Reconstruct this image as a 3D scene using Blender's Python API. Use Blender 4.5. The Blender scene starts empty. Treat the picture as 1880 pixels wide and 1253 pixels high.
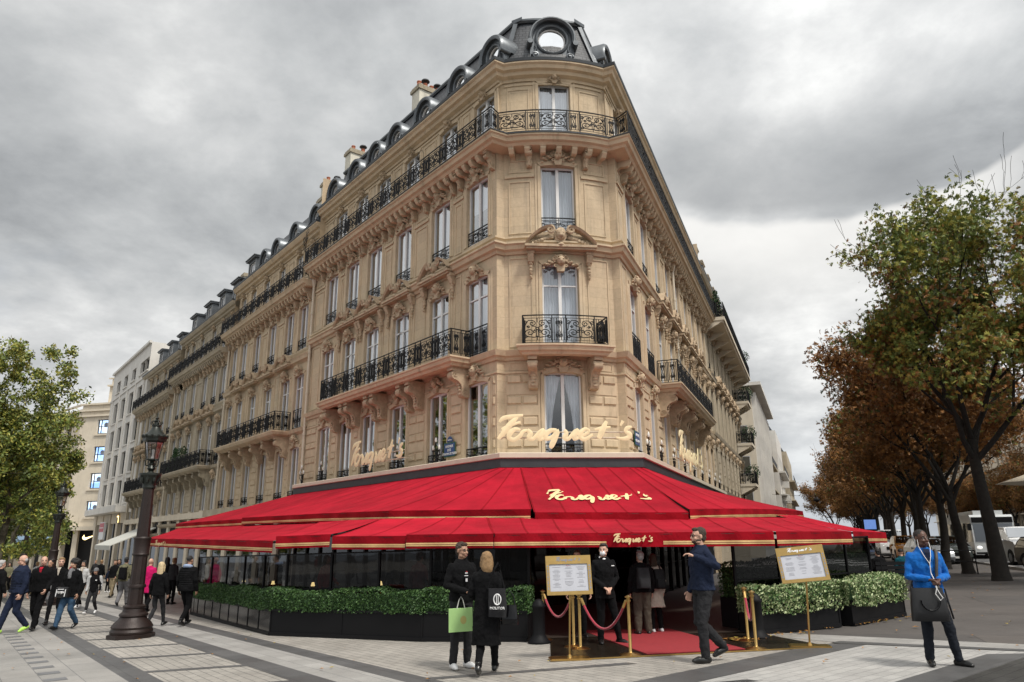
import bpy, math, random
from math import sin, cos, pi, radians, sqrt, atan2, hypot, floor
from mathutils import Vector, Matrix, noise
random.seed(7)
SC = bpy.context.scene
COL = SC.collection

# ------------------------------------------------------------------ camera
FPX, PITCH, ROLL = 1325.0, 0.26488, -0.00808
_f = Vector((0, cos(PITCH), sin(PITCH))); _u0 = Vector((0, -sin(PITCH), cos(PITCH))); _r0 = Vector((1, 0, 0))
_r = _r0*cos(ROLL) + _u0*sin(ROLL); _u = -_r0*sin(ROLL) + _u0*cos(ROLL)
cam_data = bpy.data.cameras.new('camera')
cam = bpy.data.objects.new('camera', cam_data); COL.objects.link(cam)
M = Matrix.Identity(4)
for i in range(3):
    M[i][0] = _r[i]; M[i][1] = _u[i]; M[i][2] = -_f[i]
M[2][3] = 1.75
cam.matrix_world = M
cam_data.sensor_width = 36.0; cam_data.lens = 36.0*FPX/1880.0
cam_data.clip_start = 0.1; cam_data.clip_end = 4000
SC.camera = cam

# ------------------------------------------------------------------ exposure
SC.view_settings.view_transform = 'Standard'; SC.view_settings.look = 'None'
SC.view_settings.exposure = 1.0; SC.view_settings.gamma = 1.0
SC.view_settings.use_curve_mapping = False
try:
    SC.cycles.max_bounces = 7; SC.cycles.transparent_max_bounces = 16
    SC.cycles.diffuse_bounces = 2; SC.cycles.glossy_bounces = 3
    SC.cycles.use_denoising = True
    SC.cycles.caustics_reflective = False; SC.cycles.caustics_refractive = False
except Exception: pass

# ------------------------------------------------------------------ node helpers
class NT:
    def __init__(s, nt): s.nt = nt; nt.nodes.clear()
    def n(s, typ, **kw):
        nd = s.nt.nodes.new(typ)
        ins = kw.pop('ins', {})
        for k, v in kw.items(): setattr(nd, k, v)
        for k, v in ins.items(): s.put(nd, k, v)
        return nd
    def put(s, nd, k, v):
        sock = nd.inputs[k]
        if isinstance(v, bpy.types.NodeSocket): s.nt.links.new(v, sock)
        elif isinstance(v, bpy.types.Node): s.nt.links.new(v.outputs[0], sock)
        else: sock.default_value = v
    def math(s, op, a, b=0.0, clamp=False):
        nd = s.nt.nodes.new('ShaderNodeMath'); nd.operation = op; nd.use_clamp = clamp
        s.put(nd, 0, a); s.put(nd, 1, b); return nd.outputs[0]
    def mr(s, v, a, b, c=0.0, d=1.0, smooth=True):
        nd = s.nt.nodes.new('ShaderNodeMapRange'); nd.clamp = True
        if smooth: nd.interpolation_type = 'SMOOTHSTEP'
        for i, x in enumerate((v, a, b, c, d)): s.put(nd, i, x)
        return nd.outputs[0]
    def noise(s, vec, scale, detail=4, rough=0.55, dist=0.0, dim='3D'):
        nd = s.n('ShaderNodeTexNoise', noise_dimensions=dim, ins={'Scale': scale, 'Detail': detail, 'Roughness': rough, 'Distortion': dist})
        if vec is not None: s.put(nd, 'Vector', vec)
        return nd
    def mix(s, fac, a, b, blend='MIX'):
        nd = s.nt.nodes.new('ShaderNodeMix'); nd.data_type = 'RGBA'; nd.blend_type = blend
        s.put(nd, 0, fac)
        for k, v in ((6, a), (7, b)):
            if isinstance(v, (tuple, list)) and len(v) == 3: v = (*v, 1)
            s.put(nd, k, v)
        return nd.outputs[2]
    def ramp(s, fac, stops, interp='LINEAR'):
        nd = s.nt.nodes.new('ShaderNodeValToRGB'); cr = nd.color_ramp; cr.interpolation = interp
        while len(cr.elements) < len(stops): cr.elements.new(0.5)
        for e, (p, c) in zip(cr.elements, stops):
            e.position = p; e.color = (*c, 1) if len(c) == 3 else c
        s.put(nd, 0, fac); return nd.outputs[0]

# ------------------------------------------------------------------ world: daylight sky behind broken grey cloud
SUN_AZ, SUN_EL = radians(142), radians(58)
world = bpy.data.worlds.new('World'); SC.world = world; world.use_nodes = True
w = NT(world.node_tree)
sky = w.n('ShaderNodeTexSky', sky_type='NISHITA', sun_disc=False, sun_elevation=SUN_EL, sun_rotation=SUN_AZ)
tc = w.n('ShaderNodeTexCoord')
sp = w.n('ShaderNodeSeparateXYZ', ins={0: tc.outputs['Generated']})
dx, dy, dz = sp.outputs
zc = w.math('ADD', w.math('MAXIMUM', dz, 0.0), 0.30)
px_ = w.math('DIVIDE', dx, zc); py_ = w.math('DIVIDE', dy, zc)
pv = w.n('ShaderNodeCombineXYZ', ins={0: px_, 1: py_, 2: 0.0})
n1 = w.noise(pv, 1.35, 9, 0.58, 0.15)
n2 = w.noise(pv, 0.62, 3, 0.5, 0.1)
n3 = w.noise(pv, 3.4, 7, 0.6, 0.2)
mix12 = w.math('ADD', w.math('MULTIPLY', n1.outputs[0], 0.48), w.math('ADD', w.math('MULTIPLY', n2.outputs[0], 0.36), w.math('MULTIPLY', n3.outputs[0], 0.22)))
cl = w.ramp(mix12, [(0.385, (0.135, 0.144, 0.157)), (0.44, (0.205, 0.216, 0.231)), (0.49, (0.275, 0.287, 0.302)), (0.54, (0.355, 0.365, 0.379)), (0.60, (0.50, 0.51, 0.52))])
# the long dark-bellied cloud over the avenue on the right, with a bright rim under it
yy = w.math('MAXIMUM', dy, 0.05)
X = w.math('DIVIDE', dx, yy); Z = w.math('DIVIDE', dz, yy)
wob = w.math('MULTIPLY', w.math('SUBTRACT', w.noise(pv, 1.7, 5, 0.6).outputs[0], 0.5), 0.10)
xr = w.math('SUBTRACT', X, 0.39)
edge = w.math('ADD', w.math('ADD', w.math('MULTIPLY', w.math('MULTIPLY', xr, xr), 0.85), 0.452), wob)
dd = w.math('SUBTRACT', Z, edge)
xm = w.math('MULTIPLY', w.mr(X, 0.14, 0.30), w.mr(X, 0.75, 0.60))
dark = w.math('MULTIPLY', w.math('MULTIPLY', w.mr(dd, -0.006, 0.03), w.mr(dd, 0.26, 0.04)), xm)
bright = w.math('MULTIPLY', w.math('MULTIPLY', w.mr(dd, 0.006, -0.012), w.mr(dd, -0.20, -0.02)), w.math('MULTIPLY', w.mr(X, 0.14, 0.22), w.mr(X, 0.9, 0.66)))
cl = w.mix(w.math('MULTIPLY', dark, 0.6), cl, (0.165, 0.174, 0.187))
cl = w.mix(w.math('MULTIPLY', bright, 0.72), cl, (0.50, 0.50, 0.50))
# dim upper left, pale blue-grey low down
ul = w.math('MULTIPLY', w.mr(X, 0.1, -0.7), w.mr(Z, 0.15, 0.75))
cl = w.mix(w.math('MULTIPLY', ul, 0.10), cl, (0.19, 0.20, 0.213))
low = w.mr(dz, 0.20, 0.02)
cl = w.mix(w.math('MULTIPLY', low, 0.5), cl, (0.25, 0.283, 0.33))
# added fill: unseen sky round the sun, behind the camera, brightened for the facades
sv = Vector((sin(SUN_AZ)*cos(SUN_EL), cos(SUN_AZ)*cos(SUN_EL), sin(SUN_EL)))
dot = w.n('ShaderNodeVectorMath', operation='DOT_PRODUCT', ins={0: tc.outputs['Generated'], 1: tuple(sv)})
sky_fill = w.mr(dot.outputs['Value'], -0.1, 0.95, 1.0, 1.5)
cl = w.mix(1.0, cl, w.n('ShaderNodeCombineXYZ', ins={0: sky_fill, 1: w.math('MULTIPLY', sky_fill, 0.985), 2: w.math('MULTIPLY', sky_fill, 0.95)}).outputs[0], 'MULTIPLY')
cover = w.mr(w.noise(pv, 1.1, 5, 0.6).outputs[0], 0.30, 0.40, 0.86, 1.0)
b1 = w.n('ShaderNodeBackground', ins={0: sky.outputs[0], 1: 0.05})
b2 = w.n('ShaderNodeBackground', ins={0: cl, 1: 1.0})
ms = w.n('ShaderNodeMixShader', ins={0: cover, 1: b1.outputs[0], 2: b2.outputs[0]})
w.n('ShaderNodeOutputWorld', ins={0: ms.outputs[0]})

sd = bpy.data.lights.new('sun', 'SUN'); sd.energy = 1.5; sd.angle = radians(10); sd.color = (1.0, 0.95, 0.87)
sun = bpy.data.objects.new('sun', sd); COL.objects.link(sun)
sun.rotation_euler = (-sv).to_track_quat('-Z', 'Y').to_euler()
sun.location = (20, -20, 40)
# ------------------------------------------------------------------ geometry toolkit
class MB:
    """collects faces; build() links them as one mesh object"""
    def __init__(s): s.v = []; s.f = []; s.m = []; s.mi = 0
    def add(s, vs, fs, T=None):
        i = len(s.v)
        s.v += [tuple(T(*p)) for p in vs] if T else [tuple(p) for p in vs]
        for f in fs: s.f.append([i+k for k in f]); s.m.append(s.mi)
    def face(s, *pts, T=None): s.add(pts, [list(range(len(pts)))], T)
    def box(s, x0, x1, y0, y1, z0, z1, T=None):
        s.add([(x0,y0,z0),(x1,y0,z0),(x1,y1,z0),(x0,y1,z0),(x0,y0,z1),(x1,y0,z1),(x1,y1,z1),(x0,y1,z1)],
              [(0,3,2,1),(4,5,6,7),(0,1,5,4),(1,2,6,5),(2,3,7,6),(3,0,4,7)], T)
    def cbox(s, x0, x1, y0, y1, z0, z1, c=0.02, T=None):
        """box whose front (+y) edges are chamfered"""
        s.add([(x0,y0,z0),(x1,y0,z0),(x1,y0,z1),(x0,y0,z1),(x0+c*.4,y1-c,z0+c*.4),(x1-c*.4,y1-c,z0+c*.4),(x1-c*.4,y1-c,z1-c*.4),(x0+c*.4,y1-c,z1-c*.4),
               (x0+c,y1,z0+c),(x1-c,y1,z0+c),(x1-c,y1,z1-c),(x0+c,y1,z1-c)],
              [(0,1,5,4),(1,2,6,5),(2,3,7,6),(3,0,4,7),(4,5,9,8),(5,6,10,9),(6,7,11,10),(7,4,8,11),(8,9,10,11),(3,2,1,0)], T)
    def prism(s, poly, a, b, T=None, ax='x'):
        """polygon in the plane across axis ax, extruded from a to b"""
        n = len(poly)
        def P(q, t):
            return (t, q[0], q[1]) if ax == 'x' else ((q[0], t, q[1]) if ax == 'y' else (q[0], q[1], t))
        s.add([P(q, a) for q in poly] + [P(q, b) for q in poly],
              [list(range(n))[::-1], list(range(n, 2*n))] + [(i, (i+1) % n, n+(i+1) % n, n+i) for i in range(n)], T)
    def tube(s, pts, r, n=6, T=None, cap=True, closed=False, up=None):
        pts = [Vector(p) for p in pts]
        m = len(pts)
        if m < 2: return
        rr = r if isinstance(r, (list, tuple)) else [r]*m
        vs = []; N = None
        for i, p in enumerate(pts):
            a = pts[(i-1) % m] if (i > 0 or closed) else p
            b = pts[(i+1) % m] if (i < m-1 or closed) else p
            t = (b-a)
            if t.length < 1e-9: t = Vector((0, 0, 1))
            t.normalize()
            if N is None:
                ref = Vector(up) if up else (Vector((0, 0, 1)) if abs(t.z) < 0.9 else Vector((1, 0, 0)))
                N = (ref - t*ref.dot(t)).normalized()
            else:
                q = N - t*N.dot(t)
                N = q.normalized() if q.length > 1e-6 else N
            B = t.cross(N)
            for k in range(n):
                an = 2*pi*(k+0.5)/n
                vs.append(p + (N*cos(an) + B*sin(an))*rr[i])
        fs = []
        for i in range(m if closed else m-1):
            j = (i+1) % m
            for k in range(n):
                fs.append((i*n+k, i*n+(k+1) % n, j*n+(k+1) % n, j*n+k))
        if cap and not closed:
            fs.append(list(range(n))[::-1]); fs.append([(m-1)*n+k for k in range(n)])
        s.add(vs, fs, T)
    def lathe(s, prof, n=16, c=(0, 0, 0), T=None, rot=0.0, sx=1.0, sy=1.0, flute=0.0, caps=True):
        vs = []; m = len(prof)
        for (r, z) in prof:
            for k in range(n):
                a = rot + 2*pi*k/n
                q = r*(1-flute*(k % 2))
                vs.append((c[0]+q*cos(a)*sx, c[1]+q*sin(a)*sy, c[2]+z))
        fs = [(i*n+k, i*n+(k+1) % n, (i+1)*n+(k+1) % n, (i+1)*n+k) for i in range(m-1) for k in range(n)]
        if caps:
            if prof[0][0] > 1e-4: fs.append(list(range(n))[::-1])
            if prof[-1][0] > 1e-4: fs.append([(m-1)*n+k for k in range(n)])
        s.add(vs, fs, T)
    def blob(s, c, r, nu=10, nv=7, amp=0.0, seed=0.0, fr=3.0, T=None, R=None):
        if not isinstance(r, (tuple, list)): r = (r, r, r)
        vs = []; 
        for j in range(nv+1):
            th = pi*j/nv
            for i in range(nu):
                ph = 2*pi*i/nu
                d = Vector((sin(th)*cos(ph), sin(th)*sin(ph), cos(th)))
                k = 1 + (amp*noise.noise(d*fr + Vector((seed, seed*1.7, 0))) if amp else 0)
                p = Vector((d.x*r[0]*k, d.y*r[1]*k, d.z*r[2]*k))
                if R is not None: p = R @ p
                vs.append((c[0]+p.x, c[1]+p.y, c[2]+p.z))
        fs = [(j*nu+i, j*nu+(i+1) % nu, (j+1)*nu+(i+1) % nu, (j+1)*nu+i) for j in range(nv) for i in range(nu)]
        s.add(vs, fs, T)
    def sweep(s, path, prof, closed_prof=True, caps=True):
        """profile [(outward offset, z)] swept along a 2-D path whose outward side is given by the mitre normals"""
        off = mitres(path); n = len(prof); m = len(path); vs = []
        for (p, q) in zip(path, off):
            for (o, z) in prof: vs.append((p[0]+q[0]*o, p[1]+q[1]*o, z))
        fs = []
        rng = n if closed_prof else n-1
        for i in range(m-1):
            for k in range(rng):
                k2 = (k+1) % n
                fs.append((i*n+k, i*n+k2, (i+1)*n+k2, (i+1)*n+k))
        if caps and closed_prof:
            fs.append(list(range(n))); fs.append([(m-1)*n+k for k in range(n)][::-1])
        s.add(vs, fs)
    def build(s, name, mats, parent=None, smooth=None, loc=None, rotz=0.0, mesh_only=False):
        me = bpy.data.meshes.new(name)
        off = Vector((0, 0, 0))
        if parent is not None and loc is None: off = world_loc(parent)
        vs = s.v if off.length == 0 else [(a-off.x, b-off.y, c-off.z) for a, b, c in s.v]
        me.from_pydata(vs, [], s.f)
        if not isinstance(mats, (list, tuple)): mats = [mats]
        for m_ in mats: me.materials.append(m_)
        if len(mats) > 1: me.polygons.foreach_set('material_index', s.m)
        if smooth is not None:
            me.polygons.foreach_set('use_smooth', [True]*len(me.polygons))
            if smooth < 179: me.set_sharp_from_angle(angle=radians(smooth))
        me.update()
        if mesh_only: return me
        return put(name, me, parent, loc or (0, 0, 0), rotz)

WL = {}
def world_loc(o):
    return WL.get(o.name, Vector((0, 0, 0)))
def put(name, me, parent=None, loc=(0, 0, 0), rotz=0.0, rot=None, scale=None):
    """link a mesh as an object; loc is in the parent's frame"""
    o = bpy.data.objects.new(name, me); COL.objects.link(o)
    o.location = loc
    o.rotation_euler = rot if rot else (0, 0, rotz)
    if scale: o.scale = scale
    if parent is not None:
        o.parent = parent; WL[o.name] = world_loc(parent) + Vector(loc)
    else: WL[o.name] = Vector(loc)
    return o
def thing(name, label, cat, loc=(0, 0, 0), rotz=0.0, group=None):
    o = bpy.data.objects.new(name, None); COL.objects.link(o)
    o.location = loc; o.rotation_euler = (0, 0, rotz); o.empty_display_size = 0.2
    WL[o.name] = Vector(loc)
    return tag(o, label, cat, group)
def tag(o, label=None, cat=None, group=None, kind=None):
    if label: o['label'] = label
    if cat: o['category'] = cat
    if group: o['group'] = group
    if kind: o['kind'] = kind
    return o
def copy_tree(o, parent=None, loc=None, rotz=None, label=None):
    c = o.copy(); COL.objects.link(c)
    if parent is not None: c.parent = parent
    if loc is not None: c.location = loc
    if rotz is not None: c.rotation_euler = (0, 0, rotz)
    if label: c['label'] = label
    for ch in list(o.children): copy_tree(ch, c)
    return c
def mitres(path):
    """mitre vectors; outward = left of travel rotated so that each segment normal is (dy,-dx)*-1 -> see callers"""
    m = len(path); ns = []
    for i in range(m-1):
        dx_, dy_ = path[i+1][0]-path[i][0], path[i+1][1]-path[i][1]
        l = hypot(dx_, dy_) or 1e-9
        ns.append((dy_/l, -dx_/l))
    out = []
    for i in range(m):
        a = ns[max(i-1, 0)]; b = ns[min(i, m-2)]
        k = 1 + a[0]*b[0] + a[1]*b[1]
        k = max(k, 0.35)
        out.append(((a[0]+b[0])/k, (a[1]+b[1])/k))
    return out
def offset_path(path, o):
    return [(p[0]+q[0]*o, p[1]+q[1]*o) for p, q in zip(path, mitres(path))]

def gz(x, y): return 0.022*x - 0.014*y + 0.05
def ground(px, py, h=0.0):
    """the point of the pavement (plus h) under a pixel of the 1880-wide photograph"""
    d = _r*((px-940)/FPX) - _u*((py-626.5)/FPX) + _f
    t = (0.05+h-1.75)/(d.z-.022*d.x+.014*d.y)
    return Vector((t*d.x, t*d.y, 1.75+t*d.z))
def at_depth(px, py, D):
    d = _r*((px-940)/FPX) - _u*((py-626.5)/FPX) + _f
    return Vector((0, 0, 1.75)) + d*(D/d.y)

def at_plane(F, px, py, w_):
    """(s, z) where a pixel's ray meets the plane w=w_ of a straight facade frame"""
    d = _r*((px-940)/FPX) - _u*((py-626.5)/FPX) + _f
    n = Vector((F.n[0], F.n[1], 0)); p0 = Vector((*F.pt(0, w_, 0)[:2], 0)); c = Vector((0, 0, 1.75))
    t = (p0-c).dot(n)/d.dot(n); q = c+d*t
    return ((q.x-p0.x)*F.d[0]+(q.y-p0.y)*F.d[1], q.z)
# ------------------------------------------------------------------ materials
MAT = {}
def mat(name, col, rough=0.7, metal=0.0, spec=0.5, vary=0.0, vscale=3.0, bump=0.0, bscale=30.0, col2=None, c2scale=1.0, coat=0.0, sheen=0.0, alpha=1.0, emis=None, estr=1.0, stain=0.0):
    m = bpy.data.materials.new(name); m.use_nodes = True
    t = NT(m.node_tree)
    bs = t.n('ShaderNodeBsdfPrincipled', ins={'Roughness': rough, 'Metallic': metal, 'Specular IOR Level': spec})
    c = (*col, 1)
    geo = None
    if vary or bump or col2 or stain: geo = t.n('ShaderNodeNewGeometry').outputs['Position']
    if col2:
        f = t.mr(t.noise(geo, c2scale, 5, 0.6).outputs[0], 0.4, 0.62)
        c = t.mix(f, col, col2)
    if stain:
        # weathering: vertical streaks and patches that belong to the stone
        mp = t.n('ShaderNodeMapping', ins={'Vector': geo, 'Scale': (3.2, 3.2, 0.35)})
        s1 = t.mr(t.noise(mp.outputs[0], 1.0, 6, 0.65).outputs[0], 0.52, 0.75, 0.0, stain)
        c = t.mix(s1, c, tuple(x*0.52 for x in col))
        s2 = t.mr(t.noise(geo, 0.55, 4, 0.6).outputs[0], 0.5, 0.7, 0.0, stain*0.8)
        c = t.mix(s2, c, (col[0]*1.12, col[1]*1.16, col[2]*1.22))
    if vary:
        f = t.mr(t.noise(geo, vscale, 5, 0.65).outputs[0], 0.3, 0.7, 1-vary, 1+vary, False)
        c = t.mix(1.0, c, t.n('ShaderNodeCombineXYZ', ins={0: f, 1: f, 2: f}).outputs[0], 'MULTIPLY')
    t.put(bs, 'Base Color', c)
    if bump:
        b = t.n('ShaderNodeBump', ins={'Strength': bump, 'Distance': 0.02, 'Height': t.noise(geo, bscale, 5, 0.6).outputs[0]})
        t.put(bs, 'Normal', b.outputs[0])
    if coat: t.put(bs, 'Coat Weight', coat); t.put(bs, 'Coat Roughness', 0.08)
    if sheen: t.put(bs, 'Sheen Weight', sheen)
    if emis: t.put(bs, 'Emission Color', (*emis, 1)); t.put(bs, 'Emission Strength', estr)
    if alpha < 1: t.put(bs, 'Alpha', alpha)
    t.n('ShaderNodeOutputMaterial', ins={0: bs.outputs[0]})
    MAT[name] = m
    return m
def glass(name, tint=(0.8, 0.85, 0.9), refl=0.25, rough=0.02, base=0.0):
    """window glass: see-through with a sky reflection that grows towards grazing angles"""
    m = bpy.data.materials.new(name); m.use_nodes = True
    t = NT(m.node_tree)
    tr = t.n('ShaderNodeBsdfTransparent', ins={0: (*tint, 1)})
    gl = t.n('ShaderNodeBsdfGlossy', ins={'Color': (0.95, 0.97, 1, 1), 'Roughness': rough})
    lw = t.n('ShaderNodeLayerWeight', ins={0: refl})
    f = t.math('ADD', lw.outputs['Facing'], base, True)
    geo = t.n('ShaderNodeNewGeometry').outputs['Position']
    bmp = t.n('ShaderNodeBump', ins={'Strength': 0.04, 'Distance': 0.05, 'Height': t.noise(geo, 1.3, 2).outputs[0]})
    t.put(gl, 'Normal', bmp.outputs[0])
    mx = t.n('ShaderNodeMixShader', ins={0: f, 1: tr.outputs[0], 2: gl.outputs[0]})
    t.n('ShaderNodeOutputMaterial', ins={0: mx.outputs[0]})
    MAT[name] = m
    return m

STONE = mat('limestone', (0.55, 0.43, 0.29), 0.85, vary=0.14, vscale=1.6, bump=0.25, bscale=40, stain=0.7)
def ashlar(name, col, bw=1.05, bh=.37):
    m = bpy.data.materials.new(name); m.use_nodes = True; t = NT(m.node_tree)
    geo = t.n('ShaderNodeNewGeometry').outputs['Position']; uv = t.n('ShaderNodeTexCoord').outputs['UV']
    br = t.n('ShaderNodeTexBrick', ins={'Vector': uv, 'Color1': (1.06, 1.05, 1.03, 1), 'Color2': (.90, .90, .91, 1), 'Mortar': (.72, .70, .68, 1), 'Scale': 1.0, 'Mortar Size': .006, 'Mortar Smooth': .3, 'Brick Width': bw, 'Row Height': bh})
    mp = t.n('ShaderNodeMapping', ins={'Vector': geo, 'Scale': (3.0, 3.0, 0.3)})
    s1 = t.mr(t.noise(mp.outputs[0], 1.0, 7, 0.68).outputs[0], 0.50, 0.74, 0.0, .62)
    c = t.mix(s1, (*col, 1), (col[0]*.52, col[1]*.53, col[2]*.58))
    s2 = t.mr(t.noise(geo, 0.6, 5, 0.62).outputs[0], 0.50, 0.68, 0.0, .5)
    c = t.mix(s2, c, (col[0]*1.14, col[1]*1.17, col[2]*1.2))
    f = t.mr(t.noise(geo, 9, 5, .7).outputs[0], .3, .7, .90, 1.08, False)
    c = t.mix(1.0, c, t.n('ShaderNodeCombineXYZ', ins={0: f, 1: f, 2: f}).outputs[0], 'MULTIPLY')
    c = t.mix(.8, c, br.outputs[0], 'MULTIPLY')
    bs = t.n('ShaderNodeBsdfPrincipled', ins={'Base Color': c, 'Roughness': .88})
    b = t.n('ShaderNodeBump', ins={'Strength': .4, 'Distance': .012, 'Height': t.math('SUBTRACT', t.noise(geo, 35, 5, .65).outputs[0], br.outputs['Fac'])})
    t.put(bs, 'Normal', b.outputs[0]); t.n('ShaderNodeOutputMaterial', ins={0: bs.outputs[0]}); MAT[name] = m
    return m
STONE_WALL = ashlar('limestone_ashlar', (0.55, 0.43, 0.29)); STONE_WALL_D = ashlar('weathered_ashlar', (0.42, 0.355, 0.26))
STONE2 = mat('limestone_carved', (0.46, 0.35, 0.235), 0.85, vary=0.22, vscale=6, bump=0.35, bscale=60, stain=0.35)
STONE_D = mat('limestone_weathered', (0.42, 0.355, 0.26), 0.88, vary=0.16, vscale=1.2, bump=0.3, bscale=30, stain=0.8)
STONE_DC = mat('limestone_weathered_carved', (0.34, 0.29, 0.21), 0.88, vary=0.2, vscale=5, bump=0.3, bscale=50, stain=0.8)
STONE_W = mat('pale_stone', (0.66, 0.63, 0.58), 0.8, vary=0.08, vscale=0.8, bump=0.15, bscale=20, stain=0.4)
STONE_C = mat('cream_stone', (0.66, 0.58, 0.46), 0.8, vary=0.08, vscale=0.8, bump=0.15, bscale=20, stain=0.4)
LEDGE = mat('pale_ledge', (0.60, 0.53, 0.42), 0.7, vary=0.08)
PLASTER = mat('chimney_plaster', (0.66, 0.62, 0.52), 0.85, vary=0.1, stain=0.5)
ZINC = mat('zinc', (0.115, 0.125, 0.135), 0.38, metal=0.55, vary=0.2, vscale=3, bump=0.1, bscale=8)
ZINC_D = mat('dark_gutter', (0.03, 0.035, 0.04), 0.5, vary=0.2)
IRON = mat('black_iron', (0.004, 0.004, 0.005), 0.5, spec=.25)
WHITEP = mat('white_window_paint', (0.72, 0.71, 0.70), 0.45, vary=0.04)
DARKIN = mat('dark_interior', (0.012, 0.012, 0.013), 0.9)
def curtain_mat(name, col):
    m = bpy.data.materials.new(name); m.use_nodes = True; t = NT(m.node_tree)
    geo = t.n('ShaderNodeTexCoord').outputs['Object']
    wv = t.n('ShaderNodeTexWave', bands_direction='X', ins={'Vector': geo, 'Scale': 3.4, 'Distortion': 2.5, 'Detail': 2.0})
    f = t.mr(wv.outputs['Fac'], 0, 1, 0.82, 1.0, False)
    rd = t.mr(t.n('ShaderNodeObjectInfo').outputs['Random'], 0, 1, .74, 1.0, False); f = t.math('MULTIPLY', f, rd)
    c = t.mix(1.0, (*col, 1), t.n('ShaderNodeCombineXYZ', ins={0: f, 1: f, 2: f}).outputs[0], 'MULTIPLY')
    bs = t.n('ShaderNodeBsdfPrincipled', ins={'Base Color': c, 'Roughness': 0.9})
    b = t.n('ShaderNodeBump', ins={'Strength': 0.6, 'Distance': 0.03, 'Height': wv.outputs['Fac']})
    t.put(bs, 'Normal', b.outputs[0])
    t.n('ShaderNodeOutputMaterial', ins={0: bs.outputs[0]}); MAT[name] = m
    return m
CURTAIN = curtain_mat('net_curtain', (0.88, 0.88, 0.90))
CURTAIN_G = curtain_mat('grey_curtain', (0.36, 0.36, 0.37))
GLASS = glass('window_glass', refl=0.30, base=0.10)
GLASS_D = glass('dark_window_glass', tint=(0.35, 0.38, 0.4), refl=0.35, base=0.12)
def slate_mat():
    m = bpy.data.materials.new('slate'); m.use_nodes = True; t = NT(m.node_tree)
    uv = t.n('ShaderNodeTexCoord').outputs['UV']
    br = t.n('ShaderNodeTexBrick', ins={'Vector': uv, 'Color1': (0.075, 0.08, 0.088, 1), 'Color2': (0.045, 0.048, 0.055, 1), 'Mortar': (0.012, 0.012, 0.014, 1),
             'Scale': 1.0, 'Mortar Size': 0.012, 'Brick Width': 0.24, 'Row Height': 0.15})
    bs = t.n('ShaderNodeBsdfPrincipled', ins={'Base Color': br.outputs[0], 'Roughness': 0.55})
    b = t.n('ShaderNodeBump', ins={'Strength': 0.6, 'Distance': 0.02, 'Height': br.outputs['Fac']}); b.invert = True
    t.put(bs, 'Normal', b.outputs[0])
    t.n('ShaderNodeOutputMaterial', ins={0: bs.outputs[0]}); MAT['slate'] = m
    return m
SLATE = slate_mat()
def uv_by_size(me):
    """u along the level direction of each face, v up its slope, in metres"""
    uvl = me.uv_layers.new(name='uv')
    for p in me.polygons:
        n = p.normal; up = Vector((0, 0, 1)); ux = up.cross(n)
        ux = ux.normalized() if ux.length > 1e-4 else Vector((1, 0, 0)); vy = n.cross(ux)
        for li in p.loop_indices:
            co = me.vertices[me.loops[li].vertex_index].co
            uvl.data[li].uv = (co.dot(ux), co.dot(vy))
# ------------------------------------------------------------------ facade frames
class Fac:
    """s runs along the wall, w outward, z up"""
    def __init__(s, P, d, n): s.P = P; s.d = d; s.n = n; s.curved = False
    def pt(s, a, w, z): return (s.P[0]+s.d[0]*a+s.n[0]*w, s.P[1]+s.d[1]*a+s.n[1]*w, z)
    def ang(s, a=0): return atan2(-s.n[0], s.n[1])
    def set(s, dw): return Fac((s.P[0]+s.n[0]*dw, s.P[1]+s.n[1]*dw), s.d, s.n)
class Bow:
    """curved wall; s is measured along the arc from its middle, positive to the right as seen from the street"""
    def __init__(s, O, R, a0): s.O = O; s.R = R; s.a0 = a0; s.curved = True
    def pt(s, a, w, z):
        t = s.a0 + a/s.R
        return (s.O[0]+cos(t)*(s.R+w), s.O[1]+sin(t)*(s.R+w), z)
    def ang(s, a=0):
        t = s.a0 + a/s.R
        return atan2(-cos(t), sin(t))
    def set(s, dw): return Bow(s.O, s.R+dw, s.a0)
def bow_from(A, B, sag):
    c = hypot(B[0]-A[0], B[1]-A[1]); R = (c*c/4+sag*sag)/(2*sag)
    mx_, my_ = (A[0]+B[0])/2, (A[1]+B[1])/2
    nx, ny = (B[1]-A[1])/c, -(B[0]-A[0])/c
    O = (mx_-nx*(R-sag), my_-ny*(R-sag))
    half = math.asin(c/2/R)
    return Bow(O, R, atan2(ny, nx)), half*R
def place(F, s, w, z, parent):
    p = Vector(F.pt(s, w, z))-world_loc(parent)
    return p, F.ang(s)

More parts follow.
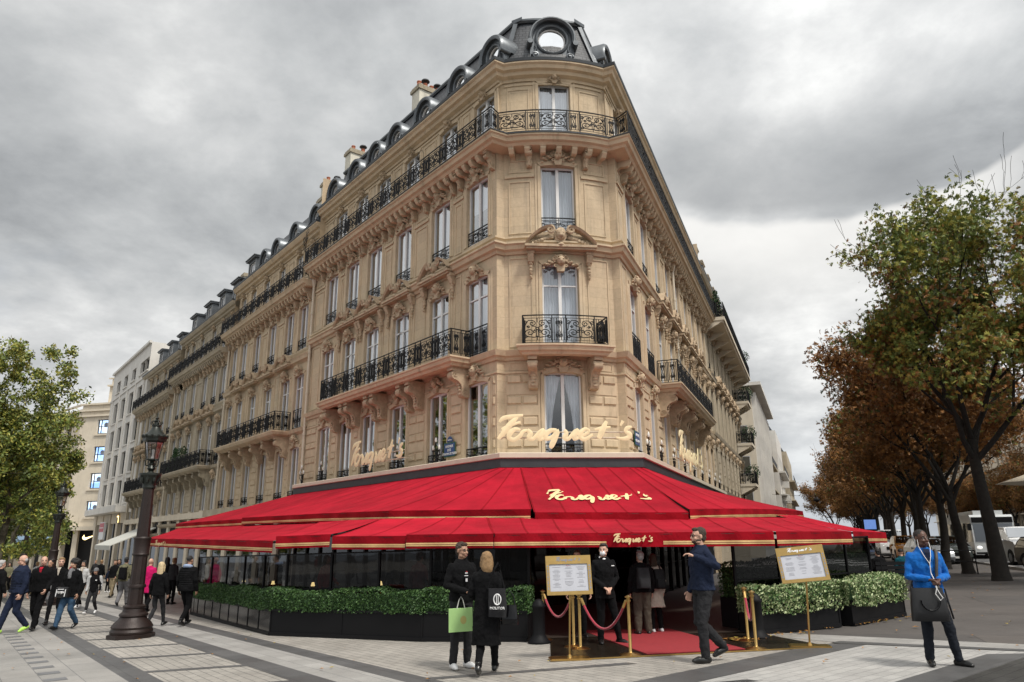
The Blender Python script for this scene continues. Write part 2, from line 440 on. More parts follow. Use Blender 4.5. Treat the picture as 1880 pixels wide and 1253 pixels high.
def wall(mb, F, s0, s1, z0, z1, holes=(), depth=0.32, ds=None):
    br = {round(s0, 5), round(s1, 5)}
    def top(h, s):
        u = (s-h['s'])/(h['w']/2)
        return h['zt'] + h.get('rise', 0)*(1-min(1, u*u))
    for h in holes:
        a, b = h['s']-h['w']/2, h['s']+h['w']/2
        k = 8 if h.get('rise', 0) else 1
        for i in range(k+1): br.add(round(a+(b-a)*i/k, 5))
    if ds or F.curved:
        st = ds or 0.3; n = int((s1-s0)/st)+1
        for i in range(1, n): br.add(round(s0+(s1-s0)*i/n, 5))
    br = sorted(x for x in br if s0-2e-5 <= x <= s1+2e-5)
    br = [x for i, x in enumerate(br) if i == 0 or x-br[i-1] > 1e-4]
    for a, b in zip(br, br[1:]):
        m = (a+b)/2
        hs = sorted([h for h in holes if abs(m-h['s']) < h['w']/2], key=lambda h: h['zb'])
        za, zb_ = z0, z0
        for h in hs:
            if h['zb'] > min(za, zb_)+1e-4:
                mb.face(F.pt(a, 0, za), F.pt(b, 0, zb_), F.pt(b, 0, h['zb']), F.pt(a, 0, h['zb']))
            za, zb_ = top(h, a), top(h, b)
            mb.face(F.pt(a, 0, za), F.pt(b, 0, zb_), F.pt(b, -depth, zb_), F.pt(a, -depth, za))
            mb.face(F.pt(a, 0, h['zb']), F.pt(b, 0, h['zb']), F.pt(b, -depth, h['zb']), F.pt(a, -depth, h['zb']))
        if z1 > min(za, zb_)+1e-4:
            mb.face(F.pt(a, 0, za), F.pt(b, 0, zb_), F.pt(b, 0, z1), F.pt(a, 0, z1))
    for h in holes:
        for e in (-1, 1):
            x = h['s']+e*h['w']/2
            mb.face(F.pt(x, 0, h['zb']), F.pt(x, 0, h['zt']), F.pt(x, -depth, h['zt']), F.pt(x, -depth, h['zb']))

CACHE = {}
def cached(key, fn):
    if key not in CACHE: CACHE[key] = fn()
    return CACHE[key]
def win_mesh(w_, h_, transom, mullion=True, bar=0.055):
    def mk():
        b = MB(); x = w_/2; d = 0.035
        b.box(-x, -x+.07, -d, d, 0, h_); b.box(x-.07, x, -d, d, 0, h_)
        b.box(-x+.07, x-.07, -d, d, h_-.08, h_); b.box(-x+.07, x-.07, -d, d, 0, .11)
        if mullion: b.box(-.055, .055, -d, d+.012, .11, h_-.08)
        if transom: 
            for a, c in ((-x+.07, -.055), (.055, x-.07)): b.box(a, c, -d+.005, d-.005, h_*transom-.025, h_*transom+.03)
        return b.build('window', WHITEP, mesh_only=True)
    return cached(('win', round(w_, 2), round(h_, 2), transom, mullion), mk)
def pane_mesh(w_, h_, m=None):
    def mk():
        b = MB(); b.face((-w_/2+.05, -.01, .08), (w_/2-.05, -.01, .08), (w_/2-.05, -.01, h_-.05), (-w_/2+.05, -.01, h_-.05))
        return b.build('pane', m or GLASS, mesh_only=True)
    return cached(('pane', round(w_, 2), round(h_, 2), (m or GLASS).name), mk)
def curtain_mesh(w_, h_, style, m=None):
    def mk():
        b = MB(); x = w_/2-.03
        def strip(a, c, y=-.16, top=h_-.04, bot=.05, pinch=0.0):
            n = max(6, int((c-a)/.045)); pts = []
            for i in range(n+1):
                u = a+(c-a)*i/n; pts.append((u, y+.018*sin(i*1.9)+.01*sin(i*.7)))
            if not pinch:
                for p, q in zip(pts, pts[1:]):
                    b.face((p[0], p[1], bot), (q[0], q[1], bot), (q[0], q[1], top), (p[0], p[1], top))
            else:
                lv = 8; sgn = -1 if (a+c) < 0 else 1; edge_ = a if sgn < 0 else c
                for j in range(lv):
                    for (p, q) in zip(pts, pts[1:]):
                        f0 = 1-pinch*sin(min(1, (1-j/lv)*1.25)*pi/2); f1 = 1-pinch*sin(min(1, (1-(j+1)/lv)*1.25)*pi/2)
                        z0, z1 = bot+(top-bot)*j/lv, bot+(top-bot)*(j+1)/lv
                        b.face((edge_+(p[0]-edge_)*f0, p[1], z0), (edge_+(q[0]-edge_)*f0, q[1], z0), (edge_+(q[0]-edge_)*f1, q[1], z1), (edge_+(p[0]-edge_)*f1, p[1], z1))
        if style == 'full': strip(-x, x)
        elif style == 'rightish': strip(-x*.45, x)
        elif style == 'leftish': strip(-x, x*.45)
        elif style == 'two': strip(-x, -x*.3); strip(x*.2, x)
        elif style == 'drape': strip(-x, -.02, pinch=.62); strip(.02, x, pinch=.62)
        elif style == 'blind': strip(-x, x, bot=h_*.55)
        return b.build('curtain', m or CURTAIN, smooth=60, mesh_only=True)
    return cached(('cur', round(w_, 2), round(h_, 2), style, (m or CURTAIN).name), mk)
def window(parent, F, h, depth=0.26, transom=0, style='full', pm=None, cm=None, core=True):
    hh = h['zt']+h.get('rise', 0)-h['zb']; ww = h['w']
    p, a = place(F, h['s'], -depth, h['zb'], parent)
    f = put('window', win_mesh(ww, hh, transom), parent, p, a)
    put('pane', pane_mesh(ww, hh, pm), f)
    if style: put('curtain', curtain_mesh(ww, hh, style, cm), f)
    return f

# ---------------------------------------------------------------- wrought iron
def spiral(cx, cz, r0, r1, a0, turns, n=12):
    return [(cx+(r0+(r1-r0)*i/n)*cos(a0+turns*2*pi*i/n), cz+(r0+(r1-r0)*i/n)*sin(a0+turns*2*pi*i/n)) for i in range(n+1)]
def scroll_panel(kind):
    L = []
    if kind == 'wide':
        for s in (-1, 1):
            L.append([(0.5+s*(x-.0), z) for x, z in spiral(.25, .34, .19, .03, -pi/2, 1.55, 15)])
            L.append([(0.5+s*(x-.0), z) for x, z in spiral(.17, .76, .13, .02, pi/2, 1.4, 12)])
            L.append([(0.5+s*.01, .15), (0.5+s*.10, .13), (0.5+s*.24, .15)])
            L.append([(0.5+s*.04, .16), (0.5+s*.03, .45), (0.5+s*.06, .62), (.5+s*.17, .63)])
            L.append([(0.5+s*.44, .45), (0.5+s*.40, .70), (0.5+s*.30, .90), (.5+s*.17, .89)])
            L.append([(.5+s*x, z) for x, z in spiral(.40, .82, .085, .02, -pi/2, 1.2, 8)]); L.append([(.5+s*x, z) for x, z in spiral(.10, .40, .075, .02, pi/2, 1.2, 8)]); L.append([(.5+s*.465, .0), (.5+s*.465, 1.0)]); L.append([(.5+s*x, z) for x, z in spiral(.30, .60, .06, .02, 0, 1.2, 7)])
            L.append([(0.5+s*x, z) for x, z in spiral(.40, .14, .075, .02, pi, -1.2, 8)])
        L.append(spiral(.5, .52, .055, .055, 0, 1, 8))
        L.append([(.5, .02), (.5, .20)]); L.append([(.5, .80), (.5, .98)])
    elif kind == 'narrow':
        for x in (.14, .34, .66, .86): L.append([(x, 0), (x, 1)])
        for s in (-1, 1):
            L.append([(.5+s*x, z) for x, z in spiral(.13, .80, .11, .03, -pi/2, 1.2, 8)])
            L.append([(.5+s*x, z) for x, z in spiral(.13, .20, .11, .03, pi/2, -1.2, 8)])
        L.append([(.5, .1), (.42, .35), (.5, .5), (.58, .35), (.5, .1)])
        L.append([(.5, .9), (.42, .65), (.5, .5), (.58, .65), (.5, .9)])
    elif kind == 'low':
        for s in (-1, 1):
            L.append([(.5+s*x, z) for x, z in spiral(.22, .42, .20, .03, pi, 1.4, 11)])
            L.append([(.5+s*x, z) for x, z in spiral(.40, .62, .09, .03, 0, -1.3, 8)])
        L.append([(.5, 0), (.5, 1)])
    return L
PANELS = {k: scroll_panel(k) for k in ('wide', 'narrow', 'low')}
def railing(mb, F, s0, s1, w_, z0, h, pw=0.80, r=0.018, kinds=('wide', 'narrow'), post=True, n=4):
    """iron railing along a facade frame at outward distance w_"""
    Ls = abs(s1-s0); sg = 1 if s1 > s0 else -1
    def line(z, rr):
        k = max(1, int(Ls/.3)) if F.curved else 1
        mb.tube([F.pt(s0+sg*Ls*i/k, w_, z) for i in range(k+1)], rr, 4)
    line(z0+h, .024); line(z0+h-.10, .011); line(z0+.05, .013); line(z0+.13, .009)
    unit = pw*1.45 if len(kinds) > 1 else pw
    cnt = max(1, round(Ls/unit)); u = Ls/cnt; s = 0.0
    for i in range(cnt):
        for j, kd in enumerate(kinds):
            wd = (u*0.68 if j == 0 else u*0.32) if len(kinds) > 1 else u
            a = s
            for pl in PANELS[kd]:
                mb.tube([F.pt(s0+sg*(a+x*wd), w_, z0+.13+z*(h-.23)) for x, z in pl], r, n, cap=False)
            s += wd
            mb.tube([F.pt(s0+sg*s, w_, z0), F.pt(s0+sg*s, w_, z0+h)], r*1.15, 4, cap=False)
        mb.tube([F.pt(s0+sg*(s-u), w_, z0), F.pt(s0+sg*(s-u), w_, z0+h)], r*1.3, 4, cap=False)

# ---------------------------------------------------------------- carved ornament (local: x along wall, y outward, z up)
def volute(b, cx, cz, r, sg, y=0.05, th=0.035, turns=1.5, a0=pi/2, n=5):
    pts = spiral(0, 0, r, r*.12, a0, turns, 14)
    b.tube([(cx+sg*x, y+.03*(1-i/14), cz+z) for i, (x, z) in enumerate(pts)], [th*(1.1-.5*i/14) for i in range(15)], n)
def orn_key(seed=0, w_=.95, h_=.62):
    """mask or shell over a window head with leaf sprays"""
    def mk():
        rnd = random.Random(seed); b = MB()
        b.blob((0, .14, .30), (.13, .13, .19), 10, 8, .35, seed, 5)
        b.blob((0, .24, .27), (.05, .05, .07), 6, 5)
        for s in (-1, 1):
            b.blob((s*.06, .25, .34), (.035, .03, .03), 6, 4)
            volute(b, s*.17, .42, .10, s, .09, .03)
            volute(b, s*.13, .12, .07, s, .09, .025, 1.2, -pi/2)
            for i in range(9):
                t = i/8; x = s*(.16+t*(w_/2-.14)); z = .30-.22*t*t+.06*sin(i*2.1)
                a = rnd.uniform(-.8, .8)
                b.blob((x, .06+.05*rnd.random()*(1-t*.5), z), (.075*(1.15-t*.5), .05, .045), 6, 4, .5, seed+i, 4, R=Matrix.Rotation(a, 3, 'Y'))
        b.prism([(-.10, -.12), (.10, -.12), (.14, .16), (-.14, .16)], 0.0, .13, ax='y')
        b.blob((0, .12, .50), (.10, .07, .06), 8, 5, .4, seed, 6)
        return b.build('carved_keystone', STONE2, smooth=50, mesh_only=True)
    return cached(('key', seed, w_), mk)
def orn_console(w_=.24, h_=.9, d=.5, m=None):
    """scrolled bracket hanging from z=0 down, against y=0"""
    def mk():
        b = MB()
        prof = [(0, 0), (d, 0), (d, -.10*h_)]
        for i in range(9):
            t = i/8; a = pi/2 - t*pi*1.05
            prof.append((d-.13+.13*cos(a)*1.0, -.26*h_+.15*h_*sin(a)))
        prof += [(d*.62, -.46*h_), (d*.46, -.58*h_), (d*.42, -.72*h_), (d*.46, -.84*h_), (d*.36, -.97*h_), (d*.18, -h_), (0, -h_)]
        b.prism(prof, -w_/2, w_/2, ax='x')
        for s in (-1, 1):
            b.tube([(s*(w_/2+.012), d-.13+x, -.24*h_+z) for x, z in spiral(0, 0, .12, .02, 0, 1.6, 14)], .014, 4)
            b.tube([(s*(w_/2+.012), d*.24+x, -.83*h_+z) for x, z in spiral(0, 0, .09*d/.5, .02, 0, 1.4, 10)], .013, 4)
        for i in range(6):
            t = i/5; b.blob((0, d*.60-.18*t*d, -.36*h_-.5*h_*t), (w_*.34, .05, .06), 6, 4, .4, i, 4)
        b.box(-w_/2-.03, w_/2+.03, -.0, d+.03, 0, .05)
        return b.build('console', m or STONE2, smooth=45, mesh_only=True)
    return cached(('console', w_, h_, d, (m or STONE2).name), mk)
def orn_pediment(w_=2.3, h_=.62, lion=True):
    """broken segmental pediment with scrolls and a carved mask, base at z=0"""
    def mk():
        b = MB(); x0 = w_/2
        b.box(-x0, x0, 0, .30, -.06, .03); b.box(-x0+.05, x0-.05, 0, .24, -.13, -.06)
        for s in (-1, 1):
            arc = []
            for i in range(13):
                t = i/12; x = s*(x0-.02-t*(x0-.34)); z = .05+(h_-.10)*sin(t*pi*.5)**.9
                arc.append((x, z))
            for (p, q) in zip(arc, arc[1:]):
                pts = [(p[0], -.0, p[1]-.05), (q[0], -.0, q[1]-.05), (q[0], .0, q[1]+.06), (p[0], .0, p[1]+.06)]
                b.add([(p[0], 0, p[1]-.05), (q[0], 0, q[1]-.05), (q[0], .28, q[1]-.05), (p[0], .28, p[1]-.05),
                       (p[0], 0, p[1]+.04), (q[0], 0, q[1]+.04), (q[0], .34, q[1]+.04), (p[0], .34, p[1]+.04)],
                      [(0, 1, 2, 3), (4, 7, 6, 5), (3, 2, 6, 7), (0, 4, 5, 1)])
            volute(b, s*.36, h_-.17, .15, s, .25, .05, 1.6, pi/2)
            for i in range(7):
                t = i/6
                b.blob((s*(.34+t*(x0-.62)), .12, .10+.22*(1-t)), (.11*(1.1-t*.5), .09, .075), 6, 5, .5, i+(s > 0)*9, 4)
            b.face((s*(x0-.1), .05, 0), (s*.2, .05, 0), (s*.2, .05, h_-.15), (s*(x0-.6), .05, h_*.5))
        b.blob((0, .20, h_*.55), (.17, .17, .21), 10, 8, .3, 3, 5)
        b.blob((0, .36, h_*.47), (.08, .06, .07), 6, 5); b.blob((0, .16, h_*.55), (.25, .10, .27), 12, 8, .5, 8, 7)
        for s in (-1, 1): b.blob((s*.07, .34, h_*.62), (.03, .02, .025), 5, 4)
        b.blob((0, .2, .02), (.13, .12, .12), 8, 6, .5, 5, 6)
        return b.build('pediment', STONE2, smooth=45, mesh_only=True)
    return cached(('ped', w_, h_), mk)
def orn_drop(h_=.75):
    """small bracket with a hanging garland, z=0 at its top"""
    def mk():
        b = MB()
        b.box(-.13, .13, 0, .24, -.10, 0)
        b.prism([(0, -.10), (.22, -.10), (.22, -.18), (.15, -.28), (.14, -.36), (.05, -.42), (0, -.42)], -.10, .10, ax='x')
        for s in (-1, 1): b.tube([(s*.11, .13+x, -.19+z) for x, z in spiral(0, 0, .075, .02, 0, 1.4, 9)], .012, 4)
        n = 5
        for i in range(n):
            t = i/(n-1); b.blob((0, .07, -.42-t*(h_-.45)), (.085*(1-.45*t), .07, .075), 7, 5, .5, i, 4)
        return b.build('garland_bracket', STONE2, smooth=45, mesh_only=True)
    return cached(('drop', h_), mk)
def orn_rosette(seed=0, w_=1.0):
    """sculpted panel of leaves between floors"""
    def mk():
        rnd = random.Random(seed+50); b = MB()
        b.blob((0, .10, 0), (.17, .12, .2), 10, 8, .35, seed, 5)
        for s in (-1, 1):
            volute(b, s*.22, .02, .12, s, .06, .035)
            for i in range(6):
                t = i/5; b.blob((s*(.2+t*(w_/2-.2)), .05, -.05-.12*t+.08*sin(i*2)), (.09, .06, .06), 6, 4, .5, i+seed, 4, R=Matrix.Rotation(rnd.uniform(-.9, .9), 3, 'Y'))
        return b.build('carved_cartouche', STONE2, smooth=50, mesh_only=True)
    return cached(('ros', seed, w_), mk)
def modillions(mb, F, s0, s1, z, step=.43, d=.5, hh=.24, ww=.17):
    n = max(2, round(abs(s1-s0)/step))
    for i in range(n):
        s = s0+(s1-s0)*(i+.5)/n
        def T(x, y, zz, s=s): return F.pt(s+x, y, z+zz)
        mb.prism([(0, 0), (d, 0), (d, -hh*.35), (d-.10, -hh*.9), (d-.20, -hh), (.12, -hh*.9), (0, -hh*1.25)], -ww/2, ww/2, T, 'x')
        mb.box(-ww/2-.02, ww/2+.02, 0, d+.02, .002, .03, T)

# ---------------------------------------------------------------- dormers
def dormer_round(parent, F, s, w_, z, k=1.0, depth=1.5, label=None, rin=.43, hk=.90):
    def m_body():
        b = MB(); cz = .86; n = 40
        def out(a):
            c, s_ = cos(a), sin(a)
            if s_ >= -.15: return .70
            r = min(.78/max(abs(c), .01), .86/max(-s_, .01))
            return r if s_ < -.35 else .70+(r-.70)*(-s_-.15)/.2
        for i in range(n):
            a, a2 = 2*pi*i/n, 2*pi*(i+1)/n
            for (ra, rb, ya, yb) in ((rin, out(a), 0, 0),):
                p = [(rin*cos(a), .0, cz+rin*sin(a)), (out(a)*cos(a), .0, cz+out(a)*sin(a)), (out(a2)*cos(a2), .0, cz+out(a2)*sin(a2)), (rin*cos(a2), .0, cz+rin*sin(a2))]
                b.face(*p)
                b.face(p[1], p[2], (p[2][0], -.25, p[2][2]), (p[1][0], -.25, p[1][2]))
                b.face(p[0], p[3], (p[3][0], -.2, p[3][2]), (p[0][0], -.2, p[0][2]))
        # cheeks back into the roof
        for s_ in (-1, 1):
            b.face((s_*.70, -.02, 0), (s_*.70, -.02, .95), (s_*.70, -depth, .95), (s_*.70, -depth*.3, 0))
        b.tube([(rin*1.13*cos(2*pi*i/28), .02, cz+rin*1.13*sin(2*pi*i/28)) for i in range(28)], .055, 6, closed=True)
        for s_ in (-1, 1):
            b.tube([(s_*(.60+x), .05, .17+zz) for x, zz in spiral(0, 0, .13, .03, 0, 1.4, 12)], .045, 5)
            b.blob((s_*.60, .06, .17), (.05, .06, .05), 6, 5)
            b.tube([(s_*.62, .04, .30), (s_*.56, .05, .45), (s_*.60, .05, .62)], .04, 5)
        b.box(-.86, .86, -.2, .10, -.06, .05)
        return b.build('dormer', ZINC, smooth=40, mesh_only=True)
    def m_hood():
        b = MB(); cz = .86; n = 18; a0, a1 = radians(-14), radians(194)
        q_ = (hk-.70)/.20; prof = [(.70, .06), (.70, .16), (.70+.08*q_, .22), (.70+.14*q_, .22), (hk, .12), (hk, -depth), (.70, -depth)]
        ring = []
        for i in range(n+1):
            a = a0+(a1-a0)*i/n; ring.append([(r_*cos(a), y_, cz+r_*sin(a)) for r_, y_ in prof])
        m_ = len(prof); vs = [p for q in ring for p in q]
        fs = [(i*m_+k_, i*m_+(k_+1) % m_, (i+1)*m_+(k_+1) % m_, (i+1)*m_+k_) for i in range(n) for k_ in range(m_)]
        fs += [list(range(m_)), [n*m_+k_ for k_ in range(m_)][::-1]]
        b.add(vs, fs)
        for s_ in (-1, 1):
            b.tube([(s_*.80, y_, cz-.24) for y_ in (-.3, .24)], .10, 10)
        return b.build('dormer_hood', ZINC, smooth=40, mesh_only=True)
    def m_ring():
        b = MB(); b.tube([((rin-.03)*cos(2*pi*i/24), -.10, .86+(rin-.03)*sin(2*pi*i/24)) for i in range(24)], .035, 6, closed=True)
        return b.build('round_window_frame', WHITEP, smooth=60, mesh_only=True)
    def m_gl():
        b = MB(); n = 20; b.face(*[((rin-.04)*cos(2*pi*i/n), -.11, .86+(rin-.04)*sin(2*pi*i/n)) for i in range(n)])
        return b.build('pane', MAT['round_glass'], mesh_only=True)
    p, a = place(F, s, w_, z, parent)
    o = put('dormer', cached(('dr', depth, rin), m_body), parent, p, a, scale=(k, k, k))
    if label: o['label'] = label
    put('dormer_hood', cached(('dh', depth, hk), m_hood), o)
    put('round_window_frame', cached(('dw', rin), m_ring), o); put('pane', cached(('dg', rin), m_gl), o)
    return o
glass('round_glass', tint=(0.5, 0.52, 0.55), refl=0.5, base=0.5)
def dormer_box(parent, F, s, w_, z, ww=1.2, hh=1.5, depth=1.6, m=None, pedi=False, label=None):
    m = m or ZINC
    def mk():
        b = MB(); x = ww/2
        b.box(-x, -x+.16, -depth, 0, 0, hh); b.box(x-.16, x, -depth, 0, 0, hh)
        b.box(-x+.16, x-.16, -depth, 0, hh-.18, hh); b.box(-x+.16, x-.16, -.12, .0, 0, .12)
        b.box(-x-.12, x+.12, -depth, .16, hh, hh+.10); b.box(-x-.18, x+.18, -depth, .22, hh+.10, hh+.16)
        if pedi: b.prism([(-x-.18, hh+.16), (x+.18, hh+.16), (0, hh+.50)], -depth, .2, ax='y')
        b.box(-x+.1, x-.1, -depth, -depth+.05, 0, hh)
        return b.build('dormer', m, mesh_only=True)
    def gl():
        b = MB(); x = ww/2-.16
        b.box(-x, -x+.06, -.14, -.08, .12, hh-.18); b.box(x-.06, x, -.14, -.08, .12, hh-.18); b.box(-.04, .04, -.14, -.08, .12, hh-.18)
        b.box(-x+.06, x-.06, -.14, -.08, hh-.25, hh-.18)
        return b.build('window', WHITEP, mesh_only=True)
    p, a = place(F, s, w_, z, parent)
    o = put('dormer', cached(('db', ww, hh, m.name, pedi), mk), parent, p, a)
    f = put('window', cached(('dbw', ww, hh), gl), o)
    def pn():
        b = MB(); x = ww/2-.2; b.face((-x, -.11, .12), (x, -.11, .12), (x, -.11, hh-.2), (-x, -.11, hh-.2)); return b.build('pane', GLASS_D, mesh_only=True)
    put('pane', cached(('dbp', ww, hh), pn), f)
    return o
POT = mat('terracotta', (0.38, 0.13, 0.07), 0.8, vary=0.2)
def chimney(parent, F, s, w_, z0, z1, lx=.7, ly=3.0, pots=3, caps=True):
    b = MB()
    def T(x, y, z): return F.pt(s+x, w_+y, z)
    b.box(-lx/2, lx/2, -ly/2, ly/2, z0, z1, T)
    o = b.build('chimney', PLASTER, parent)
    c = MB(); c.box(-lx/2-.08, lx/2+.08, -ly/2-.08, ly/2+.08, z1, z1+.18, T); c.box(-lx/2-.03, lx/2+.03, -ly/2-.03, ly/2+.03, z1+.18, z1+.30, T)
    c.build('chimney_cap', STONE_DC, o)
    for i in range(pots):
        y = -ly/2+ly*(i+.5)/pots; x_, y_, _ = F.pt(s, w_+y, 0)
        q = MB(); q.lathe([(.13, z1+.3), (.11, z1+.62), (.13, z1+.62), (.13, z1+.68)], 8, (x_, y_, 0))
        if caps and i % 2 == 0:
            q2 = MB(); q2.lathe([(.03, z1+.68), (.03, z1+.80), (.24, z1+.82), (.20, z1+.90), (.0, z1+.96)], 10, (x_, y_, 0)); 
            q2.build('chimney_cowl', ZINC_D, o, smooth=40)
        q.build('chimney_pot', POT, o, smooth=40)
    return o
def drainpipe(parent, F, s, z0, z1, m=None, w_=.12):
    b = MB(); b.tube([F.pt(s, w_, z0), F.pt(s, w_, z1)], .065, 8)
    z = z0+.4
    while z < z1: b.tube([F.pt(s, w_, z), F.pt(s, w_, z+.10)], .085, 8); z += 2.1
    b.lathe([(.07, z1-.05), (.16, z1+.25), (.16, z1+.35)], 8, F.pt(s, w_, 0))
    return b.build('drainpipe', m or LEDGE, parent, smooth=40)
# ================================================================== THE CORNER BUILDING
DL = (-0.61488, 0.78862); NL = (-0.78862, -0.61488)
DR = (0.37425, 0.92733); NR = (0.92733, -0.37425)
PLc = (-0.505, 23.40); PRc = (3.80, 23.80); A2 = (-0.25, 23.56); B2 = (3.55, 23.93)
FL = Fac(PLc, DL, NL); FR = Fac(PRc, DR, NR)
BOW, BH = bow_from(A2, B2, 0.33)
L1, R1 = 15.95, 23.6
def plan(dw=0.0, l=L1, r=R1, nb=14):
    """street line of the building, travelling from the left avenue round the bow to the right avenue"""
    p = [FL.pt(l, 0, 0)[:2], PLc, A2]
    p += [BOW.pt(-BH+2*BH*i/nb, 0, 0)[:2] for i in range(1, nb)]
    p += [B2, PRc, FR.pt(r, 0, 0)[:2]]
    return offset_path(p, dw) if dw else p
Z = dict(ledge=4.12, s2=7.60, s3=11.35, slab=15.05, corn=17.95)
B = thing('corner_building', 'cream stone six storey corner building with rounded prow, iron balconies and grey mansard roof', 'building', (1.65, 26.5, gz(1.65, 26.5)))
SB = -0.30                                   # the top storey stands back from the street line
FL4, FR4, BOW4 = FL.set(SB), FR.set(SB), BOW.set(SB)
bL = [1.15, 3.65, 6.6, 9.2, 11.45, 13.75]
bR = [1.95, 4.55, 7.3, 10.0, 12.7, 15.4, 18.0, 20.3, 22.4]
def hole(s, w_, zb, zt, rise=0): return dict(s=s, w=w_, zb=zb, zt=zt, rise=rise)
def holes_for(bays, wf=1.34, dz=0.0, c=False):
    f1 = [hole(s, wf, 4.22+dz, 6.78+dz, .10) for s in bays]
    f2 = [hole(s, wf, 7.80+dz, 10.60+dz, .10) for s in bays]
    f3 = [hole(s, wf, 12.05+dz, 14.45+dz, .06) for s in bays]
    f4 = [hole(s, wf-.02, 15.52+dz, 18.02+dz, .08) for s in bays]
    return f1, f2, f3, f4
HL, HR = holes_for(bL), holes_for(bR)
HC = ([hole(0, 1.26, 4.22, 6.92, .12)], [hole(0, 1.26, 7.80, 10.80, .10)], [hole(0, 1.22, 12.05, 14.58, .04)], [hole(0, 1.18, 15.52, 18.18, .07)])
mb = MB()
for F, H, s0, s1 in ((FL, HL, 0, L1), (FR, HR, 0, R1), (BOW, HC, -BH, BH)):
    F4 = F.set(SB) if not F.curved else BOW4
    wall(mb, F, s0, s1, -0.6, 11.35, H[0]+H[1])
    wall(mb, F, s0, s1, 11.35, 15.35, H[2])
    k = 1.0 if not F.curved else (BOW4.R/BOW.R)
    ex = 0.0 if not F.curved else .22
    pq = plan(SB); st4 = 0.0
    if F is FL: st4 = (pq[1][0]-FL4.P[0])*DL[0]+(pq[1][1]-FL4.P[1])*DL[1]
    if F is FR: st4 = (pq[-2][0]-FR4.P[0])*DR[0]+(pq[-2][1]-FR4.P[1])*DR[1]
    wall(mb, F4, s0*k-ex+st4, s1*k+ex, 15.35, 18.7, H[3])
for (a, b_) in ((PLc, A2), (B2, PRc)):
    mb.face((*a, -.6), (*b_, -.6), (*b_, 15.35), (*a, 15.35))
p4 = plan(SB); h4 = BH*BOW4.R/BOW.R+.22
for i, e in ((1, -1), (len(p4)-2, 1)):
    q_ = BOW4.pt(e*h4, 0, 0)[:2]; o_ = BOW4.pt(e*h4, -.5, 0)[:2]
    mb.face((*p4[i], 15.35), (*q_, 15.35), (*q_, 18.7), (*p4[i], 18.7)); mb.face((*q_, 15.35), (*o_, 15.35), (*o_, 18.7), (*q_, 18.7))
# blind party walls and back so that no daylight gets into the shell
el, er = FL.pt(L1, 0, 0), FR.pt(R1, 0, 0)
il, ir = FL.pt(L1, -9, 0), FR.pt(R1, -9, 0)
for a, b_ in ((el, il), (il, ir), (ir, er)): mb.face((*a[:2], -.6), (*b_[:2], -.6), (*b_[:2], 20.9), (*a[:2], 20.9))
wo_ = mb.build('wall', STONE_WALL, B); uv_by_size(wo_.data)
# dark rooms behind the glass
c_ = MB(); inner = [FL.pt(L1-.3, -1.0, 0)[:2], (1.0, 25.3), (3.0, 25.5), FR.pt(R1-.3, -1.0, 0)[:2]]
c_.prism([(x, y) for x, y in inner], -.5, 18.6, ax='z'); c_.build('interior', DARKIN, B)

# ---- cornices, string courses
def course(name, prof, dw=0.0, m=STONE, l=L1, r=R1):
    s = MB(); s.sweep(plan(dw, l, r), prof); return s.build(name, m, B)
course('cornice', [(-.05, 18.30), (.06, 18.30), (.08, 18.40), (.24, 18.46), (.28, 18.58), (.40, 18.62), (.44, 18.74), (.52, 18.80), (.52, 18.86), (-.4, 18.88)], SB)
course('gutter', [(.36, 18.865), (.54, 18.865), (.56, 18.98), (.50, 18.98), (.48, 18.90), (.36, 18.90)], SB, ZINC_D)
ml = MB()
modillions(ml, FL, .35, L1, 15.14); modillions(ml, FR, .25, R1, 15.14); modillions(ml, BOW, -BH+.1, BH-.1, 15.14, .50)
ml.sweep(plan(0), [(-.02, 15.14), (.52, 15.16), (.58, 15.24), (.68, 15.28), (.72, 15.40), (.78, 15.44), (.78, 15.50), (-.28, 15.50)]); ml.build('balcony_slab', STONE, B)
course('balcony_edge', [(.60, 15.502), (.81, 15.502), (.81, 15.54), (.60, 15.54)], 0, ZINC_D)
course('string_course', [(-.02, 11.22), (.06, 11.22), (.10, 11.32), (.20, 11.36), (.24, 11.50), (.30, 11.54), (.30, 11.60), (.12, 11.63), (.12, 11.74), (.18, 11.78), (.18, 11.84), (-.02, 11.84)])
course('string_course', [(-.02, 7.44), (.06, 7.44), (.09, 7.54), (.16, 7.58), (.20, 7.70), (.22, 7.76), (.04, 7.80), (-.02, 7.80)])
course('string_course', [(-.02, 6.98), (.035, 7.0), (.035, 7.06), (-.02, 7.06)])

# ---- wall relief: architraves, pilaster strips, panels, banded masonry
tr = MB()
def strips(F, s, w_, z0, z1, bw=.13, proj=.05, head=True, rise=.1, ears=True):
    x = w_/2
    def T(a, b_, c): return F.pt(s+a, b_, c)
    for e in (-1, 1):
        a, b_ = sorted((e*x, e*(x+bw))); tr.cbox(a, b_, 0, proj, z0, z1+rise*.3, .015, T)
        a, b_ = sorted((e*(x+bw), e*(x+bw+.09))); tr.cbox(a, b_, 0, proj*.55, z0, z1+.12, .01, T)
    if head:
        n = 8
        for i in range(n):
            u0, u1 = -1+2*i/n, -1+2*(i+1)/n
            f = lambda u: z1+rise*(1-u*u)
            tr.add([T(u0*x, 0, f(u0)), T(u1*x, 0, f(u1)), T(u1*(x+bw), 0, f(u1)+bw+.02), T(u0*(x+bw), 0, f(u0)+bw+.02),
                    T(u0*x, proj, f(u0)), T(u1*x, proj, f(u1)), T(u1*(x+bw), proj, f(u1)+bw+.02), T(u0*(x+bw), proj, f(u0)+bw+.02)],
                   [(4, 5, 6, 7), (0, 1, 5, 4), (3, 7, 6, 2), (0, 4, 7, 3), (1, 2, 6, 5)])
